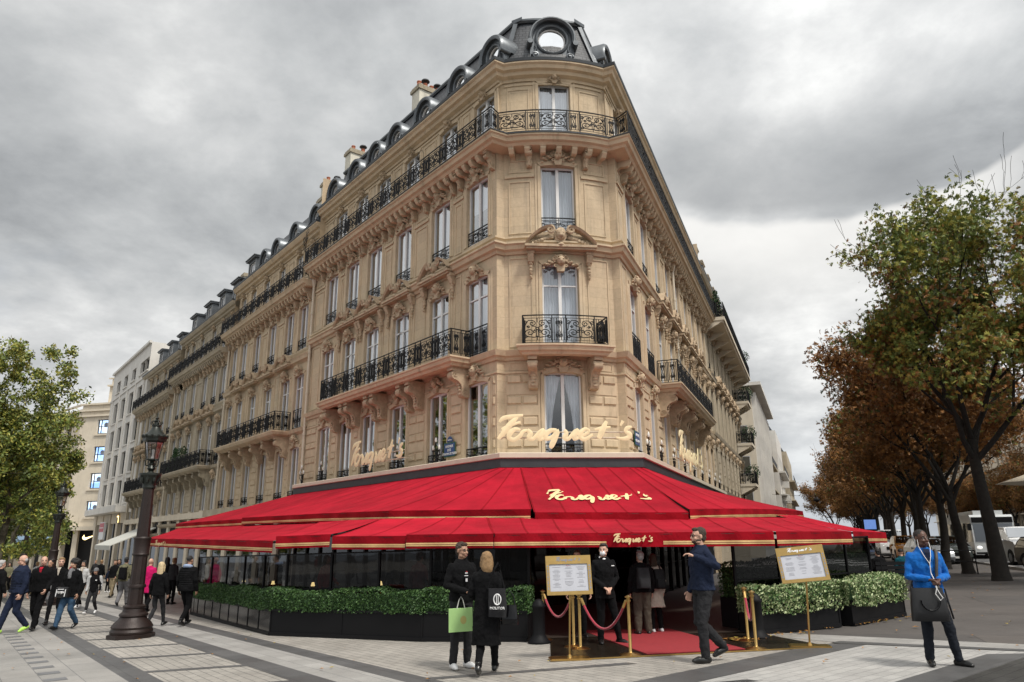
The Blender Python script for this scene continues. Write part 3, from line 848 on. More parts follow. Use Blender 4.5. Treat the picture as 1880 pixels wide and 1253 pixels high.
def panel(F, s0, s1, z0, z1, bw=.045, pr=.028):
    k = max(1, int(abs(s1-s0)/.3)) if F.curved else 1
    for i in range(k):
        a, b_ = s0+(s1-s0)*i/k, s0+(s1-s0)*(i+1)/k
        tr.box(a, b_, 0, pr, z0, z0+bw, F.pt); tr.box(a, b_, 0, pr, z1-bw, z1, F.pt)
    tr.box(s0, s0+bw, 0, pr, z0+bw, z1-bw, F.pt); tr.box(s1-bw, s1, 0, pr, z0+bw, z1-bw, F.pt)
def banded(F, s0, s1, z0, z1, first=False):
    """courses of long flat bands alternating with raised blocks"""
    n = 8; h = (z1-z0)/n
    for i in range(n):
        a = z0+i*h
        if i % 2 == 0:
            k = max(1, int((s1-s0)/.35)) if F.curved else 1
            for j in range(k): tr.box(s0+(s1-s0)*j/k, s0+(s1-s0)*(j+1)/k, 0, .022, a+.012, a+h-.012, F.pt)
        else:
            m = max(1, round((s1-s0)/.62))
            for j in range(m):
                p, q = s0+(s1-s0)*j/m, s0+(s1-s0)*(j+1)/m
                tr.cbox(p+.03, q-.03, 0, .05, a+.05, a+h-.05, .025, F.pt)
def edges(bays, wf, s0, s1):
    e = [s0]+[x for b_ in bays for x in (b_-wf/2-.24, b_+wf/2+.24)]+[s1]
    return [(e[i], e[i+1]) for i in range(0, len(e), 2) if e[i+1]-e[i] > .15]
for F, bays, s0, s1, H in ((FL, bL, .08, L1-.1, HL), (FR, bR, .08, R1-.1, HR), (BOW, [0], -BH+.06, BH-.06, HC)):
    F4 = F.set(SB)
    for k in range(4):
        for h in H[k]: strips(F if k < 3 else F4, h['s'], h['w'], h['zb'], h['zt'], rise=h['rise'])
    for a, b_ in edges(bays, 1.34 if not F.curved else 1.2, s0, s1):
        banded(F, a, b_, 4.15, 6.98)
        if b_-a > .45:
            panel(F, a+.12, b_-.12, 7.9, 11.1); panel(F, a+.12, b_-.12, 12.0, 14.02)
            [tr.box(a+(b_-a)*j/6, a+(b_-a)*(j+1)/6, 0, .055, 14.16, 14.26, F.pt) for j in range(6)]
            panel(F, a+.12, b_-.12, 14.36, 14.85); panel(F4, a+.1, b_-.1, 15.7, 18.0)
            panel(F, a+.12, b_-.12, 7.1, 7.38, .03, .02)
    kk = max(1, int((s1-s0)/.35)) if F.curved else 1
    for j in range(kk):
        tr.box(s0+(s1-s0)*j/kk, s0+(s1-s0)*(j+1)/kk, 0, .04, 18.14, 18.22, F4.pt)
tr.build('wall_moulding', STONE, B)

# ---- windows
sty = ['rightish', 'rightish', 'blind', 'rightish', 'two', 'leftish', 'rightish', 'full']
def do_windows(F, H, side):
    for k in range(4):
        G = F if k < 3 else F.set(SB)
        for i, h in enumerate(H[k]):
            if k == 0: st, pm, cm, tz = (('drape', GLASS, CURTAIN, 0) if side == 'c' else (None, GLASS_D, None, 0))
            elif k == 1: st, pm, cm, tz = (sty[(i*3+1) % 8] if side != 'c' else 'full', GLASS, CURTAIN, .74)
            elif k == 2: st, pm, cm, tz = (sty[(i*5+2) % 8] if side != 'c' else 'full', GLASS, CURTAIN, 0)
            else: st, pm, cm, tz = (sty[(i*3) % 8] if side != 'c' else 'full', GLASS, CURTAIN, 0)
            window(B, G, h, .13 if side != 'c' else .20, tz, st, pm, cm)
            s = h['s']
            if k == 0:
                r = MB(); railing(r, G, s-h['w']/2, s+h['w']/2, -.05, h['zb'], .42, kinds=('low',), r=.012, pw=.55); r.build('window_guard', IRON, B)
            if k == 1 and ((side == 'l' and i == 0) or (side == 'r' and i < 2)):
                r = MB(); railing(r, G, s-h['w']/2, s+h['w']/2, .04, h['zb']+.02, 1.0, kinds=('narrow',), r=.013, pw=.5); r.build('window_guard', IRON, B)
            if k == 2:
                r = MB(); railing(r, G, s-h['w']/2, s+h['w']/2, -.04, h['zb']+.02, .52, kinds=('low',), r=.012, pw=.55); r.build('window_guard', IRON, B)
do_windows(FL, HL, 'l'); do_windows(FR, HR, 'r'); do_windows(BOW, HC, 'c')

# ---- sculpture
def orn(me, F, s, w_, z, sc=None, name=None):
    p, a = place(F, s, w_, z, B); return put(me.name.split('.')[0], me, B, p, a, scale=sc)
for F, bays, nm in ((FL, bL, 'l'), (FR, bR, 'r'), (BOW, [0], 'c')):
    F4 = F.set(SB)
    for i, s in enumerate(bays):
        big = (nm == 'c')
        orn(orn_key(i % 3), F, s, .03, 7.00 if not big else 7.08, (1, 1, .85) if not big else (1.25, 1.1, .8))
        orn(orn_key((i+1) % 3), F, s, .05, 10.66 if not big else 10.62, (1.0, 1.1, .9) if not big else (1.2, 1.15, .9))
        orn(orn_key((i+2) % 3), F, s, .04, 14.53 if not big else 14.66, (1.0, 1.2, .95) if not big else (1.15, 1.2, .85))
        orn(orn_key(i % 3, .6), F4, s, .04, 18.06 if nm != 'c' else 18.22, (.75, .9, .55))
    peds = {'l': bL[1:5], 'r': bR[2:7], 'c': [0]}[nm]
    for s in peds:
        orn(orn_pediment(2.2, .66) if nm != 'c' else orn_pediment(2.5, .74), F, s, .10, 11.40)
        for e in (-1, 1): orn(orn_drop(.95), F, s+e*1.0, .03, 11.26)
    for i, s in enumerate(bays):
        if nm != 'c' or 1:
            for e in (-1, 1): orn(orn_console(.18, .62, .42), F, s+e*1.0, .01, 15.12)
# ---- long balconies on the second floor
def balcony(F, s0, s1, z, d, cons, name='balcony', h=.98, dz=0):
    o = MB()
    path = [F.pt(s0, 0, 0)[:2], F.pt(s0, d, 0)[:2], F.pt(s1, d, 0)[:2], F.pt(s1, 0, 0)[:2]]
    if F.curved: path = [F.pt(s0, 0, 0)[:2], F.pt(s0, d, 0)[:2]]+[F.pt(s0+(s1-s0)*i/8, d, 0)[:2] for i in range(1, 8)]+[F.pt(s1, d, 0)[:2], F.pt(s1, 0, 0)[:2]]
    # orientation: outward must be to the right of travel
    a = (path[2][0]-path[1][0])*F.pt(0, 1, 0)[1]-(path[2][1]-path[1][1])*F.pt(0, 1, 0)[0]
    t = Vector((path[2][0]-path[1][0], path[2][1]-path[1][1])); nn = Vector(F.pt((s0+s1)/2, 1, 0)[:2])-Vector(F.pt((s0+s1)/2, 0, 0)[:2])
    if (t.y*nn.x - t.x*nn.y) < 0: path = path[::-1]
    o.sweep(path, [(-.25, z-.30), (-.06, z-.28), (-.02, z-.20), (.06, z-.16), (.09, z-.05), (.13, z-.02), (.13, z+.04), (-.25, z+.04)], caps=False)
    o.prism([(x, y) for x, y in offset_path(path, -.02)], z-.16, z+.035, ax='z')
    sl = o.build(name+'_slab', STONE, B)
    r = MB(); railing(r, F, s0+.06, s1-.06, d-.02, z+.045, h)
    for s in (s0+.06, s1-.06):
        Fs = Fac(F.pt(s, 0, 0)[:2], (Vector(F.pt(s, 1, 0)[:2])-Vector(F.pt(s, 0, 0)[:2])), (1, 0))
        railing(r, Fs, .05, d-.04, 0, z+.045, h, kinds=('narrow',), pw=.45)
    r.build('railing', IRON, B)
    for c in cons: orn(orn_console(.30, 1.0, d*.82), F, c, .0, z-.31)
    return sl
balcony(FL, 1.42, 12.45, 7.72, .90, [1.75, 4.75, 5.45, 7.65, 8.2, 10.05, 10.6, 12.2])
balcony(FR, 5.75, 17.0, 7.72, .90, [6.0, 8.35, 8.95, 11.1, 11.65, 13.8, 14.3, 16.7])
balcony(BOW, -1.30, 1.30, 7.72, .85, [-.98, .98])
# ---- the balcony round the whole fourth floor
r = MB()
railing(r, FL, .28, L1-.1, .74, 15.54, .88)
pl_c = offset_path(plan(0), .74)
railing(r, FR, .28, R1-.1, .74, 15.54, .88)
BW2 = BOW.set(.74); hb = BH*(BW2.R/BOW.R)
railing(r, BW2, -hb+.0, hb-.0, 0, 15.54, .88, pw=.9)
cl_ = Vector(FL.pt(.28, .74, 0)[:2]); cr_ = Vector(FR.pt(.28, .74, 0)[:2])
for a, b_ in ((Vector(pl_c[1]), Vector(BW2.pt(-hb, 0, 0)[:2])), (Vector(BW2.pt(hb, 0, 0)[:2]), Vector(pl_c[-2])), (cl_, Vector(pl_c[1])), (Vector(pl_c[-2]), cr_)):
    d = (b_-a); L_ = d.length
    if L_ > .05:
        d = d/L_; Fq = Fac(tuple(a), tuple(d), (d.y, -d.x)); railing(r, Fq, 0, L_, 0, 15.54, .88, kinds=('narrow',), pw=.5)
r.build('railing', IRON, B)
# ---- hoops of wire above the rails, iron corner spikes
hp = MB()
for F, ss in ((FL, (3.9, 6.9, 9.6, 12.0)),):
    for s in ss:
        hp.tube([F.pt(s, .74, 16.4)]+[F.pt(s+.45-.45*cos(t), .74-.05*t, 16.4+.55*sin(t)+.02) for t in [pi*i/12 for i in range(1, 10)]], .010, 4)
for F, ss in ((FL, (4.6, 9.0)), (FR, (6.4, 9.4, 12.4))):
    for s in ss:
        hp.tube([F.pt(s, .88, 8.7)]+[F.pt(s+.55-.55*cos(t), .88-.05*t, 8.7+.75*sin(t)) for t in [pi*i/12 for i in range(1, 10)]], .010, 4)
hp.build('wire_hoops', IRON, B)
sp_ = MB()
for i in range(5):
    a = i*2*pi/5
    sp_.tube([FL.pt(L1-.1+.0, .75, 16.3+.15*i)]+[FL.pt(L1-.1+x*.9, .78+.1*sin(a), 16.5+.22*i+z) for x, z in spiral(.0, .1, .24, .03, a, 1.2, 10)], .014, 4)
sp_.build('iron_spikes', IRON, B)
drainpipe(B, FL, L1-.02, 4.2, 14.6); drainpipe(B, FR, 11.2, 4.2, 14.6)

# ---- roof
AR, AH = bow_from(PLc, PRc, 0.42)
def rplan(dw):
    p = [FL.pt(L1, 0, 0)[:2], PLc]+[AR.pt(-AH+2*AH*i/12, 0, 0)[:2] for i in range(1, 12)]+[PRc, FR.pt(R1, 0, 0)[:2]]
    return offset_path(p, dw)
rf = MB(); a_, b_, c2 = rplan(-.42), rplan(-1.28), rplan(-1.75)
for i in range(len(a_)-1):
    rf.face((*a_[i], 18.88), (*a_[i+1], 18.88), (*b_[i+1], 21.5), (*b_[i], 21.5))
ro = rf.build('roof', SLATE, B); uv_by_size(ro.data)
tp = MB(); d_ = offset_path([b_[0], b_[1], b_[-2], b_[-1]], -.0)
tp.sweep(rplan(-1.2), [(0, 21.47), (.07, 21.53), (.07, 21.61), (-.2, 21.65), (-.2, 21.5)], closed_prof=True)
tp.face(*[(x, y, 21.61) for x, y in b_], )
tp.build('roof_cap', ZINC, ro)
hipm = MB()
for i in (1, len(a_)-2):
    A_, B_ = Vector((*a_[i], 18.90)), Vector((*b_[i], 21.53))
    cdir = Vector((1.65, 25.5, 0))-Vector((A_.x, A_.y, 0)); side = cdir.cross(Vector((0, 0, 1))).normalized()*.19; out = -cdir.normalized()*.05
    for q in (0,):
        vs = [A_-side, A_+out*2.0, A_+side, B_-side*.8, B_+out*2.0, B_+side*.8]
        hipm.add(vs, [(0, 1, 4, 3), (1, 2, 5, 4)])
hipm.build('roof_hip', ZINC, ro)
F_l = FL; dorm = []
for s in (.75, 3.1, 5.85, 8.4, 10.45, 12.65, 15.2): dorm.append(dormer_round(B, FL, s, -.42, 19.14, .86, 1.1))
for s in [1.0, 3.6, 6.3, 9.0, 11.8, 14.5, 17.2, 19.8, 22.3]: dorm.append(dormer_round(B, FR, s, -.42, 19.14, .86, 1.1))
dormer_round(B, BOW, 0, -.46, 19.32, 1.10, 1.1, 'large round dormer over the prow with bright glass', .50, .84)
g = [-1, -1]
for px_c, py_c, ly_c, n_c in ((786, 178, 1.5, 4), (657, 290, 1.3, 2), (610, 346, 1.2, 2)):
    s_c, z_c = at_plane(FL, px_c, py_c, -3.2); chimney(B, FL, s_c, -3.2, 19.5, z_c, .75, ly_c, n_c)
# ================================================================== NEIGHBOURING BUILDINGS
glass('shop_glass', (.25, .26, .28), .10, base=.02)
def haussmann(F, s0, s1, bays, dz, label, rt, bal=None, cons=(), dormers='round', pipes=True, stone=STONE_D, carved=STONE_DC, zbase=-2.5, seed=0, ironr=.02, dorm_s=None, chim=(), f4=True, group=None):
    mid = (s0+s1)/2; g_ = F.pt(mid, -3, 0)
    T_ = thing('apartment_building', label, 'building', (g_[0], g_[1], gz(g_[0], g_[1])), group=group)
    left = F is FL or rt == 'l'
    def path(dw=0.0):
        a, b_ = F.pt(s0, dw, 0)[:2], F.pt(s1, dw, 0)[:2]
        return [b_, a] if left else [a, b_]
    wf = 1.26; H = holes_for(bays, wf, dz); F4 = F.set(SB)
    H = (H[0], H[1], H[2], [dict(h, w=1.05) for h in H[3]])
    m = MB()
    wall(m, F, s0, s1, zbase, 11.35+dz, H[0]+H[1]); wall(m, F, s0, s1, 11.35+dz, 15.35+dz, H[2]); wall(m, F4, s0, s1, 15.35+dz, 18.7+dz, H[3])
    for a, b_ in ((s0, s1),):
        for s in (a, b_): m.face(F.pt(s, 0, zbase), F.pt(s, -9, zbase), F.pt(s, -9, 20.9+dz), F.pt(s, -1.5, 20.9+dz), F.pt(s, 0, 18.8+dz))
        m.face(F.pt(a, -9, zbase), F.pt(b_, -9, zbase), F.pt(b_, -9, 20.9+dz), F.pt(a, -9, 20.9+dz))
    wo_ = m.build('wall', STONE_WALL if stone is STONE else STONE_WALL_D, T_); uv_by_size(wo_.data)
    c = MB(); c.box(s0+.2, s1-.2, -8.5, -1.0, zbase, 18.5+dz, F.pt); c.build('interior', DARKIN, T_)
    def crs(name, prof, dw=0.0, mm=None):
        q = MB(); q.sweep(path(dw), [(o, z+dz) for o, z in prof]); return q.build(name, mm or stone, T_)
    crs('cornice', [(-.05, 18.30), (.06, 18.30), (.08, 18.40), (.24, 18.46), (.28, 18.58), (.40, 18.62), (.52, 18.80), (.52, 18.86), (-.4, 18.88)], SB)
    crs('gutter', [(.36, 18.865), (.54, 18.865), (.56, 18.98), (.36, 18.98)], SB, ZINC_D)
    q = MB(); modillions(q, F, s0+.3, s1-.2, 15.14+dz); q.sweep(path(0), [(o, z+dz) for o, z in [(-.02, 15.14), (.52, 15.16), (.58, 15.24), (.68, 15.28), (.72, 15.40), (.78, 15.50), (-.28, 15.50)]]); q.build('balcony_slab', stone, T_)
    crs('string_course', [(-.02, 11.22), (.10, 11.32), (.20, 11.36), (.24, 11.50), (.30, 11.60), (.12, 11.63), (.12, 11.74), (.18, 11.84), (-.02, 11.84)])
    crs('string_course', [(-.02, 7.44), (.09, 7.54), (.16, 7.58), (.22, 7.76), (-.02, 7.80)])
    crs('string_course', [(-.02, 3.86), (.10, 3.9), (.28, 4.0), (.34, 4.16), (-.02, 4.18)])
    global tr
    tr = MB()
    for k in range(4):
        for h in H[k]: strips(F if k < 3 else F4, h['s'], h['w'], h['zb'], h['zt'], rise=h['rise'])
    for a, b_ in edges(bays, wf, s0+.08, s1-.08):
        banded(F, a, b_, 4.2+dz, 6.98+dz)
        if b_-a > .45:
            panel(F, a+.12, b_-.12, 7.9+dz, 11.1+dz); panel(F, a+.12, b_-.12, 12.0+dz, 14.02+dz)
            tr.box(a, b_, 0, .055, 14.16+dz, 14.26+dz, F.pt); panel(F4, a+.1, b_-.1, 15.7+dz, 18.0+dz)
    tr.build('wall_moulding', stone, T_)
    rnd = random.Random(seed)
    for k in range(4):
        G = F if k < 3 else F4
        for i, h in enumerate(H[k]):
            st = rnd.choice(['rightish', 'two', 'full', 'leftish', None]) if k else None
            window(T_, G, h, .14, .74 if k == 1 else 0, st, GLASS if k else GLASS_D)
            s = h['s']
            if k in (0, 2) or (k == 1 and bal and not (bal[0] < s < bal[1])):
                r = MB(); railing(r, G, s-h['w']/2, s+h['w']/2, -.02, h['zb']+.02, {0: .42, 1: 1.0, 2: .52}[k], kinds=('low',), r=ironr*.9, pw=.55, n=3); r.build('window_guard', IRON, T_)
    def orn_(me, G, s, w_, z, sc=None):
        p, a = place(G, s, w_, z, T_); o = put(me.name.split('.')[0], me, T_, p, a, scale=sc)
    for i, s in enumerate(bays):
        orn_(orn_key(i % 3), F, s, .03, 7.00+dz, (1, 1, .85)); orn_(orn_key((i+1) % 3), F, s, .05, 10.66+dz, (1, 1.1, .9))
        orn_(orn_key((i+2) % 3), F, s, .04, 14.53+dz); orn_(orn_key(i % 3, .6), F4, s, .04, 18.06+dz, (.75, .9, .55))
        for e in (-1, 1): orn_(orn_console(.18, .62, .42), F, s+e*.9, .01, 15.12+dz)
        if 0 < i < len(bays)-1: orn_(orn_pediment(2.1, .62), F, s, .10, 11.40+dz)
    if bal:
        z = 7.72+dz; d = .9
        o = MB(); pth = [F.pt(bal[1], 0, 0)[:2], F.pt(bal[1], d, 0)[:2], F.pt(bal[0], d, 0)[:2], F.pt(bal[0], 0, 0)[:2]]
        if not left: pth = pth[::-1]
        o.sweep(pth, [(-.25, z-.30), (-.02, z-.20), (.06, z-.16), (.13, z-.02), (.13, z+.04), (-.25, z+.04)], caps=False)
        o.prism(offset_path(pth, -.02), z-.16, z+.035, ax='z'); o.build('balcony_slab', stone, T_)
        r = MB(); railing(r, F, bal[0]+.06, bal[1]-.06, d, z+.045, 1.0, r=ironr, n=3)
        for s in (bal[0]+.06, bal[1]-.06):
            Fs = Fac(F.pt(s, 0, 0)[:2], F.n, (1, 0)); railing(r, Fs, .05, d-.02, 0, z+.045, 1.0, kinds=('narrow',), pw=.45, r=ironr, n=3)
        r.build('railing', IRON, T_)
        k = max(2, round((bal[1]-bal[0])/1.6))
        for i in range(k): orn_(orn_console(.30, 1.0, d*.82, carved), F, bal[0]+.3+(bal[1]-bal[0]-.6)*i/(k-1), 0, z-.31)
    r = MB(); railing(r, F, s0+.05, s1-.05, .74, 15.54+dz, .88, r=ironr, n=3)
    Fs = Fac(F.pt(s0+.05 if left else s1-.05, 0, 0)[:2], F.n, (1, 0)); railing(r, Fs, -.2, .74, 0, 15.54+dz, .88, kinds=('narrow',), pw=.45, r=ironr, n=3)
    r.build('railing', IRON, T_)
    rf = MB()
    rf.face(F.pt(s0, -.42, 18.88+dz), F.pt(s1, -.42, 18.88+dz), F.pt(s1, -1.2, 21.3+dz), F.pt(s0, -1.2, 21.3+dz))
    rf.face(F.pt(s0, -1.2, 21.3+dz), F.pt(s1, -1.2, 21.3+dz), F.pt(s1, -5, 21.7+dz), F.pt(s0, -5, 21.7+dz))
    rf.face(F.pt(s0, -5, 21.7+dz), F.pt(s1, -5, 21.7+dz), F.pt(s1, -9, 20.9+dz), F.pt(s0, -9, 20.9+dz))
    for s in (s0, s1): rf.face(F.pt(s, -.42, 18.88+dz), F.pt(s, -1.2, 21.3+dz), F.pt(s, -5, 21.7+dz), F.pt(s, -9, 20.9+dz), F.pt(s, -9, 18.8+dz))
    ro_ = rf.build('roof', SLATE, T_); uv_by_size(ro_.data)
    ds = dorm_s or bays
    for i, s in enumerate(ds):
        kind = dormers if isinstance(dormers, str) else dormers[i % len(dormers)]
        if kind == 'round': dormer_round(T_, F, s, -.42, 19.14+dz, .86, 1.1)
        elif kind == 'stone': dormer_box(T_, F, s, -.35, 18.95+dz, 1.2, 1.7, m=STONE_C, pedi=False)
        else: dormer_box(T_, F, s, -.38, 19.0+dz, 1.5, 1.65)
    for (s, z1, ly, n) in chim: chimney(T_, F, s, -4.0, 20.3+dz, z1, .8, ly, n, False)
    if left and s0 < 56:
        sf = MB(); sg_ = MB(); sp2 = MB(); n_ = max(3, round((s1-s0)/2.6))
        for i in range(n_):
            a, b_ = s0+(s1-s0)*i/n_, s0+(s1-s0)*(i+1)/n_
            sp2.box(a-.32, a+.32, .02, .16, -2.4, 3.6, F.pt); sf.box(a+.34, b_-.34, .02, .05, -2.4, 3.0, F.pt)
            sg_.face(F.pt(a+.45, .07, -1.6), F.pt(b_-.45, .07, -1.6), F.pt(b_-.45, .07, 2.3), F.pt(a+.45, .07, 2.3))
        sp2.box(s0, s1, .02, .26, 3.1, 3.5, F.pt); sp2.build('shopfront_pillars', STONE_C, T_); sf.build('shopfront', DARKIN, T_); sg_.build('shop_window', MAT['shop_glass'], T_)
    if pipes: drainpipe(T_, F, s1-.12, 1.0, 14.6+dz)
    return T_
b2 = haussmann(FL, 15.97, 30.0, [17.3, 19.25, 21.95, 24.55, 27.0, 28.95], -.60, 'weathered stone apartment building joined to the left flank of the corner restaurant building', 'l',
     bal=(17.9+.2, 28.0), dormers=('round', 'round', 'round', 'round', 'box', 'box'), stone=STONE, carved=STONE2, seed=3, chim=[(22.2, 22.6, 3.2, 3)], dorm_s=[17.6, 20.6, 23.6, 25.8, 28.3])
b3 = haussmann(FL, 30.0, 43.8, [31.0, 33.0, 35.4, 38.4, 40.9, 42.7], -1.3, 'third stone apartment building down the left avenue, potted shrubs on its lower balcony', 'l',
     bal=(31.6, 42.2), dormers='box', seed=5, ironr=.024, chim=[(37.5, 22.0, 3.0, 2)], dorm_s=[31.4, 34.6, 38.0, 42.0])
b4 = haussmann(FL, 43.8, 57.2, [45.2, 47.4, 49.7, 52.6, 54.6, 56.2], -1.95, 'fourth stone apartment building, darkest roof, next to the tall white block', 'l',
     bal=(45.9, 55.4), dormers='box', seed=8, ironr=.028, dorm_s=[46.0, 49.4, 53.0])
r2 = haussmann(FR, 23.62, 45.0, [25.0, 27.6, 30.2, 32.8, 35.4, 38.0, 40.6, 43.2], .35, 'stone apartment building down the right avenue with stone gabled dormers and planted balconies', 'r',
     dormers='stone', seed=11, stone=STONE_D, ironr=.024, dorm_s=[25.0, 28.2, 31.4, 34.6, 37.8, 41.0, 44.0], pipes=False)
# deep top balcony and the small stacked balconies with hedges on the right avenue building
SHR = mat('hedge_leaf', (0.022, 0.06, 0.016), 0.75, vary=0.5, vscale=25, bump=0.6, bscale=60)
def balc2(T_, F, s0, s1, z, d, st, green=False, r_=.024):
    o = MB(); o.box(s0, s1, 0, d, z-.22, z, F.pt); o.box(s0+.05, s1-.05, 0, d-.12, z-.36, z-.22, F.pt)
    for i in range(max(2, int((s1-s0)/2.6))+1):
        s = s0+.15+(s1-s0-.3)*i/max(2, int((s1-s0)/2.6)); o.prism([(0, -.36), (d*.8, -.36), (d*.7, -.46), (0, -.9)], s-.12, s+.12, lambda x, y, zz: F.pt(x, y, z+zz), 'x')
    o.build('balcony_slab', st, T_)
    r = MB(); railing(r, F, s0+.04, s1-.04, d-.04, z, 1.0, kinds=('narrow',), pw=.5, r=r_, n=3)
    for s in (s0+.04,):
        Fs = Fac(F.pt(s, 0, 0)[:2], F.n, (1, 0)); railing(r, Fs, 0, d-.04, 0, z, 1.0, kinds=('narrow',), pw=.45, r=r_, n=3)
    r.build('railing', IRON, T_)
balc2(r2, FR, 23.7, 44.9, 15.6, 1.35, STONE_C)
for k, z in enumerate((12.9, 9.3, 5.9)): balc2(r2, FR, 41.0, 44.0, z, 1.25, STONE_C)
# rounded tops of shrubs in pots
def leafy(b, c, r, n, sz, rnd):
    for i in range(n):
        while True:
            p = Vector((rnd.uniform(-1, 1), rnd.uniform(-1, 1), rnd.uniform(-1, 1)))
            if 0.45 < p.length < 1: break
        q = Vector((c[0]+p.x*r[0], c[1]+p.y*r[1], c[2]+p.z*r[2])); 
        a = Vector((rnd.gauss(0, 1), rnd.gauss(0, 1), rnd.gauss(0, 1))).normalized(); u = a.orthogonal().normalized(); v = a.cross(u)
        s = sz*rnd.uniform(.6, 1.3); b.add([q-u*s, q+v*s*.55, q+u*s, q-v*s*.55], [(0, 1, 2, 3)])
POTM = mat('dark_planter', (0.02, 0.02, 0.02), 0.6)
def balcony_shrub(F, s, w_, z, h, r, label, cone=False, grp=None):
    x, y, _ = F.pt(s, w_, z); t = thing('potted_shrub', label, 'plant', (x, y, z), group=grp)
    b = MB(); b.lathe([(.16, 0), (.22, .35), (.24, .38)], 8, (x, y, z)); b.build('pot', POTM, t)
    l = MB(); rnd = random.Random(int(s*10))
    if cone:
        for i in range(6): leafy(l, (x, y, z+.4+(h-.3)*i/6), (r*(1-i/6.5), r*(1-i/6.5), h/7), 120, .07, rnd)
    else: leafy(l, (x, y, z+.35+h/2), (r, r, h/2), 520, .07, rnd)
    l.build('foliage', SHR, t)
for s, h, c_, lb in ((39.9, 1.9, True, 'dark pointed conifer in a pot on the left avenue balcony'), (37.9, 1.6, False, 'light bushy shrub in a pot beside the pointed conifer')):
    balcony_shrub(FL, s, .5, 6.45, h, .5, lb, c_, 'potted shrubs on the left avenue balcony')
for z, lb in ((12.9, 'topmost'), (9.3, 'middle'), (5.9, 'lowest')):
    balcony_shrub(FR, 43.4, .9, z, 1.5, .65, 'round green bush on the %s of three small stacked balconies of the right avenue' % lb, False, 'bushes on the small stacked balconies')
balcony_shrub(FR, 24.6, .8, 15.6, 2.1, .7, 'dark conifer tub at the near end of the deep top balcony, right avenue', True)
balcony_shrub(FR, 40.0, 1.0, 15.6, 1.2, .8, 'ivy-like green bush at the far end of the deep top balcony, right avenue')

# ---- tall white block on the left avenue
def quadwall(m, F, s0, s1, z0, z1, holes, depth=.35): wall(m, F, s0, s1, z0, z1, holes, depth)
def simple_windows(T_, F, holes, frame=None, gl=None, depth=.28, bars=2):
    for h in holes:
        hh, ww = h['zt']-h['zb'], h['w']
        def mk():
            b = MB(); x = ww/2
            b.box(-x, -x+.07, -.03, .03, 0, hh); b.box(x-.07, x, -.03, .03, 0, hh); b.box(-x+.07, x-.07, -.03, .03, 0, .07); b.box(-x+.07, x-.07, -.03, .03, hh-.07, hh)
            for i in range(1, bars): b.box(-x+2*x*i/bars-.03, -x+2*x*i/bars+.03, -.028, .028, .07, hh-.07)
            return b.build('window', frame or IRON, mesh_only=True)
        p, a = place(F, h['s'], -depth, h['zb'], T_)
        f = put('window', cached(('sw', ww, hh, bars, (frame or IRON).name), mk), T_, p, a)
        put('pane', pane_mesh(ww, hh, gl or GLASS_D), f)
def block(name, label, F, s0, s1, z0, z1, depth_, holes, m, cat='building', frame=None, gl=None, sides=(), bars=2, w0=0.0):
    g_ = F.pt((s0+s1)/2, -depth_/2, 0); T_ = thing(name, label, cat, (g_[0], g_[1], gz(g_[0], g_[1])))
    G = F.set(w0); b = MB(); wall(b, G, s0, s1, z0, z1, holes, .35)
    for s in (s0, s1): b.face(G.pt(s, 0, z0), G.pt(s, -depth_, z0), G.pt(s, -depth_, z1), G.pt(s, 0, z1))
    b.face(G.pt(s0, -depth_, z0), G.pt(s1, -depth_, z0), G.pt(s1, -depth_, z1), G.pt(s0, -depth_, z1))
    b.face(G.pt(s0, 0, z1), G.pt(s1, 0, z1), G.pt(s1, -depth_, z1), G.pt(s0, -depth_, z1))
    b.build('wall', m, T_)
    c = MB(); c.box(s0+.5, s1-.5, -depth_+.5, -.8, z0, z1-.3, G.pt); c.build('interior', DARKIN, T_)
    simple_windows(T_, G, holes, frame, gl, bars=bars)
    return T_, G
ws = [59.0, 63.0, 67.05, 71.0]
wh = [hole(s, 2.0, z-1.15, z+1.15) for s in ws for z in (15.25, 12.15, 9.2, 6.35)]+[hole(s, 1.9, 17.6, 18.9) for s in [57.9-.8]+ws]
wb, WG = block('office_block', 'tall plain white office block with square recessed windows on the left avenue', FL, 55.9, 74.7, 4.2, 20.3, 12, wh, STONE_W, frame=IRON)
q = MB()
for s in [57.0]+[x+2.0 for x in ws]:
    q.box(s-.12, s+.12, 0, .12, 5.0, 17.0, WG.pt)
q.box(55.9, 74.7, 0, .10, 16.95, 17.12, WG.pt); q.box(55.9, 74.7, 0, .22, 20.18, 20.42, WG.pt); q.box(57.2, 74.7, .0, 1.0, 4.25, 4.8, WG.pt); q.box(57.2, 74.7, 1.0, 1.06, 4.3, 4.9, WG.pt)
for h in wh: q.box(h['s']-h['w']/2-.1, h['s']+h['w']/2+.1, .002, .12, h['zb']-.12, h['zb'], WG.pt)
q.build('stone_trim', STONE_W, wb)
q = MB()
for s in (57.6, 61.0, 65.0, 69.0, 73.0): q.box(s-.45, s+.45, -.2, .15, -2.6, 4.2, WG.pt)
q.box(57.2, 74.7, -.2, .05, 3.3, 4.24, WG.pt); q.build('shopfront_pillars', STONE_C, wb)
q = MB(); q.face(WG.pt(57.2, -.3, -2.6), WG.pt(74.6, -.3, -2.6), WG.pt(74.6, -.3, 3.3), WG.pt(57.2, -.3, 3.3)); q.build('shop_window', MAT['shop_glass'], wb)
q = MB(); q.box(57.2, 74.5, -6, -1.5, -2.6, 4.1, WG.pt); q.build('interior', DARKIN, wb)
PWHITE = mat('white_plastic', (0.75, 0.75, 0.75), 0.4); PRED = mat('red_plastic', (0.45, 0.01, 0.03), 0.4)
WARM = mat('warm_lamp', (1, .8, .4), 0.5, emis=(1.0, .72, .3), estr=2.0)
